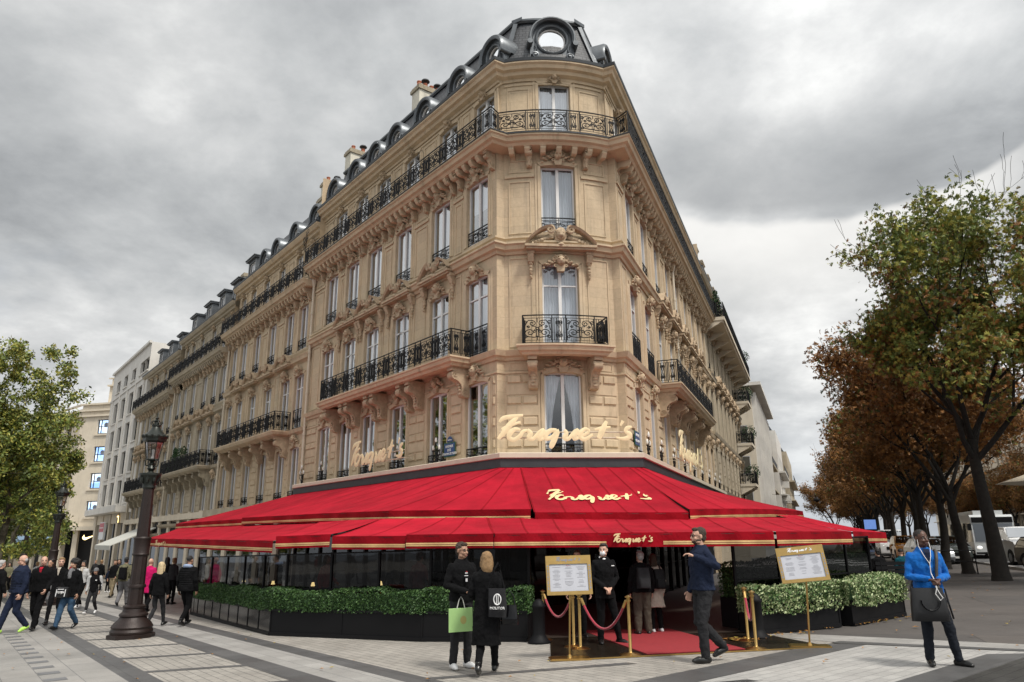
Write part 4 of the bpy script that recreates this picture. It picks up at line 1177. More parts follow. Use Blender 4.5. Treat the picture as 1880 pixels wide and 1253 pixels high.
# projecting bank sign (a red over white square), and two little fascia signs
SIGNW = mat('lit_white_sign', (.9, .9, .9), .4, emis=(.9, .95, 1), estr=.8)
def textmesh(name, txt, size, m, parent, loc, rot, extr=.01, align='CENTER', sx=1.0):
    cu = bpy.data.curves.new(name, 'FONT'); cu.body = txt; cu.size = size; cu.extrude = extr; cu.align_x = align; cu.align_y = 'CENTER'; cu.resolution_u = 2
    o = bpy.data.objects.new(name, cu)
    me = bpy.data.meshes.new_from_object(o); bpy.data.objects.remove(o); bpy.data.curves.remove(cu)
    me.materials.clear(); me.materials.append(m)
    return put(name, me, parent, loc, rot=rot, scale=(sx, 1, 1))
def sign_text(parent, F, s, w_, z, txt, size, m, name='lettering', sx=1.0):
    p, a = place(F, s, w_, z, parent)
    return textmesh(name, txt, size, m, parent, p, (pi/2, 0, a+pi), sx=sx)
t = thing('bank_sign', 'square shop sign, dark red over white stripe, hung on the white office block', 'sign', WG.pt(66.5, .5, 2.4))
q = MB(); q.box(65.2, 67.6, .35, .5, 1.8, 3.5, WG.pt); q.build('sign_board', PWHITE, t)
q = MB(); q.box(65.35, 67.45, .5, .53, 2.55, 3.4, WG.pt); q.build('red_field', PRED, t)
q = MB(); q.box(65.35, 67.45, .53, .54, 2.9, 2.98, WG.pt); q.build('white_line', PWHITE, t)
t = thing('shop_sign', 'small lit yellow bracket sign under the canopy of the white office block', 'sign', WG.pt(60.6, .6, 4.0))
q = MB(); q.box(60.2, 61.0, .08, .16, 3.3, 4.0, WG.pt); q.build('sign_board', IRON, t); q = MB(); q.box(60.16, 60.3, .165, .19, 3.32, 3.98, WG.pt); q.box(60.3, 60.9, .165, .19, 3.86, 3.98, WG.pt); q.build('lit_edge', WARM, t)

# ---- corner store with the big lit picture windows
P0 = at_depth(205, 900, 90); P1 = at_depth(130, 900, 91.5)
d_ = Vector((P1.x-P0.x, P1.y-P0.y)); Ld = d_.length; d_ /= Ld
FN = Fac((P0.x, P0.y), tuple(d_), (d_.y*1.0, -d_.x) if (d_.y*(-P0.x)+(-d_.x)*(-P0.y)) > 0 else (-d_.y, d_.x))
nh = [hole(2.35, 2.5, z0, z1) for z0, z1 in ((13.1, 14.7), (10.1, 11.9), (6.7, 8.4), (3.9-.2, 5.4))]
nh = [hole(2.45, 2.1, z0, z1) for z0, z1 in ((14.7, 16.5), (11.2, 13.1), (7.9, 9.8), (4.5, 6.4))]
g_ = FN.pt(3, -6, 0); nk = thing('corner_store', 'pale stone corner store with four lit picture windows, one above the other', 'building', (g_[0], g_[1], gz(g_[0], g_[1])))
b = MB(); wall(b, FN, -4, Ld, 3.0, 18.6, nh, .4)
FW = Fac(FN.pt(Ld, 0, 0)[:2], (-0.75, 0.66), (-0.66, -0.75))
wh2 = [hole(s, 2.0, z, z+2.2) for s in (4, 9, 14) for z in (14.0, 10.5, 7.2)]
wall(b, FW, 0, 18, 3.0, 18.0, wh2, .4)
b.face(FN.pt(-4, 0, 18.6), FN.pt(Ld, 0, 18.6), FN.pt(Ld, -8, 18.6), FN.pt(-4, -8, 18.6)); b.face(FW.pt(0, 0, 18), FW.pt(18, 0, 18), FW.pt(18, -8, 18), FW.pt(0, -8, 18))
b.box(-4, Ld-2.2, -6, -1.6, 18.6, 21.2, FN.pt); b.box(-4, Ld-3.2, -5.5, -2.2, 21.2, 23.3, FN.pt)
b.build('wall', STONE_C, nk)
b = MB(); b.box(-4, Ld-1.2, -3.5, -.7, -2.6, 18.4, FN.pt); b.box(2.0, 18, -3.5, -.8, -2.6, 17.8, FW.pt); b.build('interior', DARKIN, nk)
b = MB()
for z in (16.9, 17.6, 18.4): b.box(-4, Ld+.15, 0, .25, z, z+.22, FN.pt); b.box(0, 18, 0, .25, z, z+.22, FW.pt)
b2_ = MB(); b2_.box(-4, Ld-2.0, -1.6, -1.3, 21.1, 21.3, FN.pt)
n = 16
for i in range(n):
    x = -4+(Ld+1.8)*i/n; b2_.box(x, x+.16, -1.62, -1.5, 21.3, 22.1, FN.pt)
b2_.box(-4, Ld-2.0, -1.66, -1.4, 22.1, 22.25, FN.pt); b2_.build('balustrade', STONE_C, nk); b.box(Ld-.0, Ld+.5, -.4, .35, -2.6, 3.4, FN.pt)
b.box(-4, Ld+.4, -.2, 1.1, 2.9, 3.35, FN.pt); b.box(0, 18, -.2, 1.3, 2.9, 3.35, FW.pt)
for z0, z1 in ((14.7, 16.5), (11.2, 13.1), (7.9, 9.8), (4.5, 6.4)): b.box(1.2, 3.7, .0, .16, z0-.25, z0-.02, FN.pt)
b.build('stone_trim', STONE_C, nk)
SCR = bpy.data.materials.new('lit_picture'); SCR.use_nodes = True; t_ = NT(SCR.node_tree)
o_ = t_.n('ShaderNodeTexCoord').outputs['Object']
nz = t_.noise(o_, .7, 3, .5)
cc = t_.ramp(nz.outputs[0], [(.35, (.25, .45, .95)), (.5, (.55, .75, 1.0)), (.62, (.9, .95, 1.0))])
em = t_.n('ShaderNodeEmission', ins={0: cc, 1: 0.95}); t_.n('ShaderNodeOutputMaterial', ins={0: em.outputs[0]})
GREYB = mat('grey_disc', (.25, .28, .36), .8)
for z0, z1 in ((14.7, 16.5), (11.2, 13.1), (7.9, 9.8), (4.5, 6.4)):
    f = MB(); f.box(1.4, 3.5, -.3, -.22, z0, z0+.1, FN.pt); f.box(1.4, 3.5, -.3, -.22, z1-.1, z1, FN.pt)
    for x in (1.4, 1.8, 3.02, 3.42): f.box(x, x+.08, -.3, -.22, z0+.1, z1-.1, FN.pt)
    f.box(1.48, 1.8, -.3, -.22, z0+.9, z0+.98, FN.pt); f.box(3.1, 3.42, -.3, -.22, z0+.9, z0+.98, FN.pt); f.box(1.88, 3.02, -.3, -.22, z0+.85, z0+.93, FN.pt)
    f = f.build('window', IRON, nk)
    p = MB(); p.face(FN.pt(1.4, -.33, z0), FN.pt(3.5, -.33, z0), FN.pt(3.5, -.33, z1), FN.pt(1.4, -.33, z1)); p.build('lit_picture', SCR, f)
    p = MB(); p.add([FN.pt(2.45+.32*cos(a*pi/6), -.31, z0+1.15+.3*sin(a*pi/6)) for a in range(12)], [list(range(12))]); p.build('balloon_motif', GREYB, f)
simple_windows(nk, FW, wh2)
b = MB(); b.box(.2, 1.2, -.1, .2, -2.6, 2.9, FN.pt); b.box(3.9, 4.6, -.1, .2, -2.6, 2.9, FN.pt); b.box(-4, -2.8, -.1, .2, -2.6, 2.9, FN.pt)
for s in (3, 6.5, 10, 13.5): b.box(s, s+.9, -.1, .2, -2.6, 2.9, FW.pt)
b.build('shopfront_pillars', STONE_C, nk)
# the tick mark over the door
sw = MB(); out = [(0, .32), (.14, .10), (.42, .02), (.80, .16), (1.9, .62), (.72, .34), (.42, .30), (.24, .42), (.22, .62)]
out = [(x-.9, z) for x, z in out]
sw.prism([(x, z) for x, z in out], .3, .34, lambda x, y, z: FN.pt(1.3-x*1.0, y+.85, 1.75+z*1.0), 'y')
tag(sw.build('tick_logo', WARM), 'golden tick shaped logo over the door of the pale corner store', 'sign')

# ---- far houses down the left avenue
for i, (x0, x1, D, top) in enumerate(((128, 84, 130, 19), (84, 40, 152, 18), (40, -30, 175, 17))):
    A_, B_ = at_depth(x0, 900, D), at_depth(x1, 900, D+14); dd_ = Vector((B_.x-A_.x, B_.y-A_.y)); l_ = dd_.length; dd_ /= l_
    Fq = Fac((A_.x, A_.y), tuple(dd_), (dd_.y, -dd_.x) if (dd_.y*(-A_.x)+dd_.x*A_.y) > 0 else (-dd_.y, dd_.x))
    hs = [hole(s, 1.2, z, z+2.1) for s in [1.5+2.6*k for k in range(int((l_-1)/2.6))] for z in (1.5, 5, 8.5, 12)]
    T_, G = block('far_house', 'distant cream house %s' % ('just past the pale corner store on the left avenue', 'in the middle of the far left row', 'furthest away, behind the left plane tree')[i], Fq, 0, l_, -3.5, top-2.5, 10, hs, STONE_D)
    rr = MB(); rr.box(0, l_, -9, -.6, top-2.5, top, G.pt); rr.box(0, l_, 0, .6, 11.2, 11.4, G.pt); rr.box(0, l_, 0, .5, top-2.7, top-2.45, G.pt); rr.build('roof', ZINC, T_)

# ---- right avenue, further down
SH = 56.0
rh = [hole(s, 1.3, z, z+1.6) for s in [SH+1.6+2.0*k for k in range(12)] for z in (14.0, 10.8, 7.6, 4.4)]
T_, G = block('ribbed_block', 'white modern block with vertical stone ribs and a flat projecting roof, right avenue', FR, SH, SH+25, -.5, 17.0, 14, rh, STONE_W, w0=.6)
b = MB()
for k in range(13): b.box(SH+.3+2.0*k, SH+.75+2.0*k, 0, .45, 1.0, 16.4, G.pt)
b.box(SH-.7, SH+25, -14, 1.1, 17.0, 17.35, G.pt); b.build('stone_ribs', STONE_W, T_)
b = MB(); b.box(SH-.05, SH-.0, -14, 0, -.5, 17, G.pt)
sd_ = Fac(FR.pt(SH-.06, .6, 0)[:2], (-FR.n[0], -FR.n[1]), (-FR.d[0], -FR.d[1]))
sh_ = [hole(1.6, 1.9, z, z+1.9) for z in (14.2, 11.0, 7.8, 4.6, 1.4)]+[hole(4.6, 1.9, z, z+1.9) for z in (14.2, 11.0, 7.8, 4.6, 1.4)]
b = MB(); wall(b, sd_, 0, 13.9, -.5, 16.95, sh_, .05); b.build('side_wall', STONE_C, T_)
simple_windows(T_, sd_, sh_, PWHITE, glass('bright_glass', (.5, .55, .58), .4, base=.35), depth=.045, bars=1)
for i, (s0, s1, z1, w0, mm, lb) in enumerate(((82, 96, 15.2, .2, STONE_D, 'old stone house with a long balcony past the ribbed block'), (97, 118, 17.6, 1.2, STONE_W, 'bright white terraced building far down the right avenue'), (119, 150, 16.5, 2.0, STONE_D, 'furthest dark house at the end of the right avenue'))):
    hs = [hole(s, 1.2, z, z+1.9) for s in [s0+1.5+2.6*k for k in range(int((s1-s0-1)/2.6))] for z in (12.2 if z1 > 15 else 11.8, 8.8, 5.4, 2.0)]
    T_, G = block('distant_house', lb, FR, s0, s1, -.5, z1, 12, hs, mm, w0=w0)
    b = MB(); b.box(s0, s1, 0, .9, 11.0, 11.25, G.pt); b.box(s0, s1, 0, .8, 7.6, 7.8, G.pt)
    if i == 1:
        for k in range(5): b.box(s0+k*2.6, s0+k*2.6+1.8, 0, 1.1, 4.6+2.2*(k % 3), 5.6+2.2*(k % 3), G.pt)
    b.build('balcony_slab', mm, T_)
    r = MB(); r.box(s0+.1, s1-.1, .8, .86, 11.25, 12.1, G.pt); r.build('railing', IRON, T_)
    rr = MB(); rr.prism([(-.4, z1), (-1.6, z1+2.2), (-9, z1+2.4), (-11, z1)], s0, s1, G.pt, 'x'); rr.build('roof', ZINC, T_)
# ---- the far side of the right avenue, glimpsed through the trees
FO = FR.set(34)
FO = Fac(FO.P, FO.d, (-FO.n[0], -FO.n[1]))
for i, (s0, s1, z1) in enumerate(((12, 40, 19), (41, 75, 20), (76, 120, 18), (121, 190, 18))):
    hs = [hole(s, 1.3, z, z+2.3) for s in [s0+1.8+2.9*k for k in range(int((s1-s0-2)/2.9))] for z in (1.2, 4.9, 8.6, 12.3)]
    T_, G = block('opposite_house', 'cream stone facade %s across the road behind the chestnut trees' % ('nearest', 'second', 'third', 'furthest')[i], FO, s0, s1, -.5, z1, 10, hs, STONE_C)
    b = MB(); b.box(s0, s1, 0, .7, 4.3, 4.5, G.pt); b.box(s0, s1, 0, .8, 11.8, 12.0, G.pt); b.box(s0, s1, 0, .6, z1-.3, z1, G.pt)
    for k in range(int((s1-s0)/2.9)): b.box(s0+.35+2.9*k, s0+.75+2.9*k, 0, .25, -.5, 4.3, G.pt)
    b.build('stone_trim', STONE_C, T_)
# ================================================================== GROUND
def sheet(name, pts, m, dz, label=None, kind='structure', n=1, parent=None):
    b = MB(); b.face(*[(x, y, gz(x, y)+dz) for x, y in pts])
    o = b.build(name, m, parent); 
    if kind: o['kind'] = kind
    return o
def paver_mat(name, c1, c2, mort, bw, bh, ang, ms=.008, rough=.7, off=.5):
    m = bpy.data.materials.new(name); m.use_nodes = True; t = NT(m.node_tree)
    geo = t.n('ShaderNodeNewGeometry').outputs['Position']
    mp = t.n('ShaderNodeMapping', ins={'Vector': geo, 'Rotation': (0, 0, ang)})
    br = t.n('ShaderNodeTexBrick', offset=off, ins={'Vector': mp.outputs[0], 'Color1': (*c1, 1), 'Color2': (*c2, 1), 'Mortar': (*mort, 1), 'Scale': 1.0, 'Mortar Size': ms, 'Mortar Smooth': .3, 'Bias': 0.0, 'Brick Width': bw, 'Row Height': bh})
    f = t.mr(t.noise(geo, .7, 6, .65).outputs[0], .3, .7, .80, 1.16, False)
    f2 = t.mr(t.noise(geo, 60, 3, .6).outputs[0], .3, .7, .86, 1.12, False)
    ff = t.math('MULTIPLY', f, f2)
    c = t.mix(1.0, br.outputs[0], t.n('ShaderNodeCombineXYZ', ins={0: ff, 1: ff, 2: ff}).outputs[0], 'MULTIPLY')
    # chewing-gum spots and stains
    vo = t.n('ShaderNodeTexVoronoi', ins={'Vector': geo, 'Scale': 1.7}); sp = t.mr(vo.outputs['Distance'], .045, .03)
    c = t.mix(t.math('MULTIPLY', sp, .5), c, (.05, .05, .05))
    bs = t.n('ShaderNodeBsdfPrincipled', ins={'Base Color': c, 'Roughness': t.mr(t.noise(geo, 1.1, 4).outputs[0], .3, .7, rough-.12, rough+.12)})
    b = t.n('ShaderNodeBump', ins={'Strength': .35, 'Distance': .01, 'Height': t.math('SUBTRACT', t.math('MULTIPLY', t.noise(geo, 45, 3).outputs[0], .5), br.outputs['Fac'])})
    t.put(bs, 'Normal', b.outputs[0]); t.n('ShaderNodeOutputMaterial', ins={0: bs.outputs[0]}); MAT[name] = m
    return m
AZL = radians(142.9)
PV1 = paver_mat('granite_setts', (.36, .335, .30), (.30, .28, .25), (.12, .115, .11), .30, .15, AZL+pi/2, .007)
PV2 = paver_mat('granite_slabs', (.32, .305, .285), (.26, .25, .235), (.14, .14, .14), .95, .48, AZL+pi/2, .006, .62)
PV3 = paver_mat('granite_strip', (.34, .328, .31), (.28, .27, .255), (.15, .15, .15), .6, .3, AZL+pi/2, .005)
PVD = paver_mat('dark_granite', (.105, .103, .102), (.082, .081, .081), (.05, .05, .05), 1.0, .42, AZL+pi/2, .005, .55)
PV4 = paver_mat('light_setts', (.40, .39, .37), (.34, .33, .315), (.2, .195, .19), .34, .17, radians(51)+pi/2, .007)
ASPH = paver_mat('brown_asphalt', (.100, .088, .080), (.080, .073, .069), (.035, .032, .03), 4.6, 3.1, radians(20), .010, .8, .37)
ROADM = mat('road_asphalt', (.10, .10, .102), .75, vary=.2, vscale=.8, bump=.4, bscale=110)
KERB = mat('granite_kerb', (.36, .35, .34), .7, vary=.15, vscale=5, bump=.2)
WPAINT = mat('road_paint', (.7, .7, .68), .7, vary=.12, vscale=10)
sheet('ground', [(-500, -120), (600, -120), (600, 1200), (-500, 1200)], ASPH, -.012)
def perp(az_deg, off, a, b_):
    """strip between two perpendicular offsets, from along-distance a to b_"""
    th = radians(az_deg); d = (sin(th), cos(th)); n = (cos(th), -sin(th))
    return lambda o, s: (d[0]*s+n[0]*o, d[1]*s+n[1]*o)
g = perp(142.9, 0, 0, 0)
sheet('pavement', [(-90, -25), (36, -25), (20, 2.5), (8.03, 12.24), (5.4, 14.4), (3.4, 16.0), (-6, 30), (-60, 99), (-90, 99)], PV1, -.004)
sheet('pavement', [g(-2.40, 60), g(-2.40, -120), g(9.6, -120), g(9.6, 60)], PV2, 0.0)           # large slabs on the kerb side
sheet('dark_band', [g(-2.78, 60), g(-2.78, -110), g(-2.40, -110), g(-2.40, 60)], PVD, 0.0)
sheet('dark_band', [g(-4.56, 60), g(-4.56, -110), g(-4.14, -110), g(-4.14, 60)], PVD, 0.0)
sheet('pavement', [g(-5.22, 60), g(-5.22, -110), g(-4.56, -110), g(-4.56, 60)], PV3, 0.0)
sheet('dark_band', [g(-5.60, 9), g(-5.60, -110), g(-5.22, -110), g(-5.22, 9)], PVD, 0.0)
b = MB()
def xbar(o0, o1, c, w_, az_=75.0):
    th = radians(az_); dd2 = Vector((sin(th), cos(th))); th = radians(142.9); d1 = Vector((sin(th), cos(th))); n1_ = Vector((cos(th), -sin(th)))
    def at(o, sh): 
        p0 = d1*(c+sh)+n1_*(-3.46); k = (o+3.46)/dd2.dot(n1_); q = p0+dd2*k; return (q.x, q.y)
    b.face(*[(x, y, gz(x, y)) for x, y in (at(o0, 0), at(o1, 0), at(o1, w_), at(o0, w_))])
for k in range(-40, 9): xbar(-4.14, -2.78, -15.2+2.1*k, .22)
for c in (-10.3, -8.2, -6.1): xbar(-8.4, -5.60, c, .2)
o = b.build('cross_bands', PVD); o['kind'] = 'structure'
b = MB()
for k in range(-20, 14):
    s = -12.0-.85*k
    for q in (0,): b.face(*[(x, y, gz(x, y)+.004) for x, y in (g(-1.75, s), g(-1.45, s), g(-1.45, s+.3), g(-1.75, s+.3))])
o = b.build('dark_inlay_slabs', mat('mid_granite', (.15, .15, .155), .6, vary=.15)); o['kind'] = 'structure'
h = perp(51, 0, 0, 0)
sheet('pavement', [h(-6.26, -20), h(-6.26, 12.7), (7.58, 11.62), (20, 2.2), h(-4.5, -20)], PV4, 0.0)
sheet('dark_band', [h(-6.9, -20), h(-6.87, 12.1), h(-6.26, 12.75), h(-6.26, -20)], PVD, 0.004)
sheet('dark_band', [h(-4.50, -20), h(-4.50, 12.5), h(-4.02, 13.0), h(-4.02, -20)], PVD, 0.004)
sheet('pavement', [h(-4.02, -20), h(-4.02, 12.9), (20, 2.2), (20, -8)], PV4, 0.0)
sheet('dark_band', [(5.3, 13.05), (5.50, 12.88), (8, 11.18), (20, 1.9), (20, 2.2), (8, 11.42), (5.55, 13.22)], PVD, 0.008)
sheet('pavement', [(4.9, 13.9), (5.35, 13.25), (8, 11.45), (20, 2.3), (20, 3.0), (8.03, 12.2), (5.6, 14.2)], PV3, 0.0)
# ---- right hand carriageway with its kerb
RP = Vector((19.6, 28.0)); RD = Vector((DR[0], DR[1])); RN = Vector((NR[0], NR[1]))
def rp(s, w_): v = RP+RD*s+RN*w_; return (v.x, v.y)
o = MB()
for s in range(-60, 260, 4): o.face(*[(x, y, gz(x, y)-.10) for x, y in (rp(s, 1.2), rp(s+4, 1.2), rp(s+4, 17), rp(s, 17))])
# the road lies a step below the pavement: pavement raised by the kerb line
o = sheet('road', [rp(-60, 1.2), rp(400, 1.2), rp(400, 17), rp(-60, 17)], ROADM, -.004)
b = MB()
for w0 in (.95, 17.0):
    b.add([(*rp(-60, w0), 0), (*rp(400, w0), 0), (*rp(400, w0+.25), 0), (*rp(-60, w0+.25), 0), (*rp(-60, w0), 0), (*rp(400, w0), 0), (*rp(400, w0+.25), 0), (*rp(-60, w0+.25), 0)], [])
    i = len(b.v)-8
    for k in range(8):
        x, y, _ = b.v[i+k]; b.v[i+k] = (x, y, gz(x, y)+(.10 if k > 3 else -.05))
    for f in [(4, 5, 6, 7), (0, 1, 5, 4), (2, 3, 7, 6), (1, 2, 6, 5), (3, 0, 4, 7)]: b.f.append([i+j for j in f]); b.m.append(0)
o = b.build('kerb', KERB); o['kind'] = 'structure'
b = MB()
for s in range(-20, 200, 9):
    b.face(*[(x, y, gz(x, y)+.001) for x, y in (rp(s, 9), rp(s+3.5, 9), rp(s+3.5, 9.15), rp(s, 9.15))])
for k in range(9):
    b.face(*[(x, y, gz(x, y)+.001) for x, y in (rp(-2, 2+1.7*k), rp(1.5, 2+1.7*k), rp(1.5, 2.8+1.7*k), rp(-2, 2.8+1.7*k))])
o = b.build('road_marking', WPAINT); o['kind'] = 'structure'
# ---- left carriageway beyond the plane trees
def lp(s, w_): v = Vector(PLc)+Vector(DL)*s+Vector(NL)*w_; return (v.x, v.y)
sheet('road', [lp(-40, 22), lp(400, 22), lp(400, 50), lp(-40, 50)], ROADM, .004)

# ================================================================== LEDGE OVER THE TERRACE AND AWNINGS
C1, C2 = (-0.38, 21.38), (3.90, 21.66)
lpath = [FL.pt(14.3, 1.14, 0)[:2], C1, C2, FR.pt(20.5, .89, 0)[:2]]
s_ = MB(); s_.sweep(lpath, [(-1.6, 3.98), (0, 3.98), (.03, 4.0), (.03, 4.13), (0, 4.15), (-1.6, 4.17)]); s_.build('ledge', LEDGE, B)
s_ = MB(); s_.sweep(lpath, [(-1.6, 3.72), (-.03, 3.72), (-.03, 3.978), (-1.6, 3.978)]); s_.build('fascia_band', ZINC_D, B)
s_ = MB(); s_.box(14.32, 30.0, 0, .75, 3.1, 3.5, FL.pt); s_.build('shop_canopy', STONE_D, b2)

def fabric(name, col, rough=.75):
    m = bpy.data.materials.new(name); m.use_nodes = True; t = NT(m.node_tree)
    geo = t.n('ShaderNodeNewGeometry').outputs['Position']
    f = t.math('MULTIPLY', t.mr(t.noise(geo, .9, 5, .6).outputs[0], .3, .7, .74, 1.2, False), t.mr(t.n('ShaderNodeObjectInfo').outputs['Random'], 0, 1, .84, 1.14, False))
    c = t.mix(1.0, (*col, 1), t.n('ShaderNodeCombineXYZ', ins={0: f, 1: f, 2: f}).outputs[0], 'MULTIPLY')
    bs = t.n('ShaderNodeBsdfPrincipled', ins={'Base Color': c, 'Roughness': .92, 'Specular IOR Level': .15})
    b = t.n('ShaderNodeBump', ins={'Strength': .55, 'Distance': .06, 'Height': t.noise(geo, 2.6, 5, .6).outputs[0]}); t.put(bs, 'Normal', b.outputs[0])
    tr_ = t.n('ShaderNodeBsdfTranslucent', ins={0: (*col, 1)})
    mx = t.n('ShaderNodeMixShader', ins={0: .12, 1: bs.outputs[0], 2: tr_.outputs[0]})
    t.n('ShaderNodeOutputMaterial', ins={0: mx.outputs[0]}); MAT[name] = m; return m
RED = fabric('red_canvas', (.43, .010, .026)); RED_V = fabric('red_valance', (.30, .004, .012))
GOLD = mat('gold_braid', (.72, .48, .22), .45, metal=.25, vary=.12, vscale=8)
def V3(p): return Vector(p)
def poly_at(pl, u):
    """point at fraction u (index based) of a polyline"""
    x = u*(len(pl)-1); i = min(int(x), len(pl)-2); return V3(pl[i]).lerp(V3(pl[i+1]), x-i)
def awning(label, top, front, seams=6, val=.27, sag=.05, stripe=True, group='red terrace awnings', ripple=.012, gap=None, zig=.018):
    c = sum((V3(p) for p in front), Vector())/len(front)
    T_ = thing('awning', label, 'awning', (c.x, c.y, c.z), group=group)
    nv = 6; nu = seams*2
    def P(u, v, dz=0):
        a, b_ = poly_at(top, u), poly_at(front, u); p = a.lerp(b_, v)
        k = int(round(u*nu)); p.z -= sag*sin(pi*v)*1.0 - (zig if k % 2 == 0 else -zig*.4)*sin(pi*min(1, v*1.2+.05)) - dz
        return p
    m = MB()
    for i in range(nu):
        for j in range(nv):
            m.face(P(i/nu, j/nv), P((i+1)/nu, j/nv), P((i+1)/nu, (j+1)/nv), P(i/nu, (j+1)/nv))
    sm = m; sm.mi = 1
    for i in range(0, nu+1, 2):
        for j in range(nv):
            a, b_ = P(i/nu, j/nv, .004), P(i/nu, (j+1)/nv, .004); s = (poly_at(front, min(1, i/nu+.02))-poly_at(front, max(0, i/nu-.02))).normalized()*.02
            sm.face(a-s, b_-s, b_+s, a+s)
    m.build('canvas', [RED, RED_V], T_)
    # valance, front bar, braid
    n = nu*4; out = Vector((0, 0, 0)); v = MB(); gd = MB(); L_ = []
    for i in range(n+1):
        u = i/n; p = poly_at(front, u); t = poly_at(front, min(1, u+.01))-poly_at(front, max(0, u-.01)); t.z = 0; t.normalize()
        nn = Vector((t.y, -t.x, 0)); 
        if nn.dot(Vector((-p.x, -p.y, 0))) < 0: nn = -nn
        L_.append((p, nn, u))
    for (p, nn, u), (q, nm, u2) in zip(L_, L_[1:]):
        w0, w1 = ripple*sin(u*n*.9), ripple*sin(u2*n*.9)
        for k in range(2):
            z0, z1 = k*val/2, (k+1)*val/2
            v.face(p+nn*(.03+w0*k)-Vector((0, 0, z0)), q+nm*(.03+w1*k)-Vector((0, 0, z0)), q+nm*(.03+w1*(k+1))-Vector((0, 0, z1)), p+nn*(.03+w0*(k+1))-Vector((0, 0, z1)))
        if stripe and not (gap and gap[0] < u < gap[1]):
            for (a, c_) in ((.60, .72), (.76, .84)):
                gd.face(p+nn*(.037+w0*2*a)-Vector((0, 0, val*a)), q+nm*(.037+w1*2*a)-Vector((0, 0, val*a)), q+nm*(.037+w1*2*c_)-Vector((0, 0, val*c_)), p+nn*(.037+w0*2*c_)-Vector((0, 0, val*c_)))
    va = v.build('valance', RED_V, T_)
    if stripe: gd.build('gold_braid', GOLD, va)
    b = MB(); b.tube([V3(p)-Vector((0, 0, .035)) for p in front], .03, 6)
    for e in (0, 1): b.tube([P(e, 0)-Vector((0, 0, .03)), P(e, .5)-Vector((0, 0, .05)), P(e, 1)-Vector((0, 0, .04))], .022, 5)
    b.build('awning_frame', IRON, T_)
    return T_, P, L_
A = lambda px, py, D: tuple(at_depth(px, py, D))
def AF(F, px, py, w_): s, z = at_plane(F, px, py, w_); return F.pt(s, w_, z)
zt = 3.75
LT = lambda s: FL.pt(s, 1.05, zt-.02)
RT = lambda s: FR.pt(s, .80, zt-.02)
c1 = (-0.34, 21.46, zt-.02); c2 = (3.86, 21.75, zt-.02); t954 = (.22, 21.52, zt-.02); t1154 = (3.42, 21.72, zt-.02)
U1 = awning('far left upper awning of the terrace, its end running up to the stone ledge', [LT(14.0), LT(9.8), LT(5.6)], [AF(FL, 324, 962, 4.1), AF(FL, 388, 957, 4.1), AF(FL, 452, 953, 4.1)], 5)
U2 = awning('broad upper left awning fanning round the corner of the terrace', [LT(5.8), LT(2), c1, t954], [AF(FL, 446, 951, 4.2), AF(FL, 592, 943, 4.2), A(715, 938, 19.2), A(975, 935, 17.8)], 9)
U3 = awning('upper awning over the entrance with gold script written across its canvas', [t954, t1154], [A(982, 941, 17.7), A(1263, 941, 17.9)], 5, zig=.05, stripe=False)
U4 = awning('upper right awning sweeping back along the right avenue', [t1154, c2, RT(3), RT(7.2)], [A(1264, 935, 18.1), A(1350, 934, 19.8), A(1410, 935, 23.0), FR.pt(7.2, 5.0, 2.62)], 8)
gm = lambda p, dz=-.16, f=.0: (p[0], p[1], p[2]+dz)
P1 = awning('far left lower awning hanging over the pavement beside the lamp post', [gm(AF(FL, 330, 964, 4.0)), gm(AF(FL, 592, 950, 4.0))], [AF(FL, 268, 989, 7.7), AF(FL, 504, 993, 7.75)], 7)
P2 = awning('narrow lower awning on the left corner of the terrace, left of two', [gm(AF(FL, 592, 948, 4.0)), gm(A(700, 941, 19.0))], [A(509, 985, 17.05), A(609, 981, 16.2)], 2)
P3 = awning('narrow lower awning on the left corner of the terrace, right of two', [gm(A(702, 941, 18.9)), gm(A(819, 939, 18.2))], [A(612, 985, 16.1), A(747, 984, 15.25)], 2)
P4 = awning('lower awning directly behind the couple with the green bag', [gm(A(820, 938, 18.1)), gm(A(894, 938, 17.7))], [A(747, 982, 15.1), A(907, 980, 14.6)], 2)
P5 = awning('widest lower awning over the entrance with gold script on its valance', [gm(A(896, 939, 17.7)), gm(A(1347, 938, 18.6))], [A(907, 980, 14.65), A(1419, 976, 14.35)], 8, gap=(.405, .60))
P6 = awning('lower right awning above the ivy planters', [gm(A(1347, 938, 18.7)), gm(A(1457, 941, 22.0))], [A(1422, 976, 14.4), A(1560, 976, 16.4)], 3)
P7 = awning('small lower awning furthest right, its end corner in front of the parked cars', [gm(A(1425, 936, 22.5)), gm(A(1460, 937, 24.5))], [A(1563, 976, 18.0), A(1624, 978, 20.4)], 3)
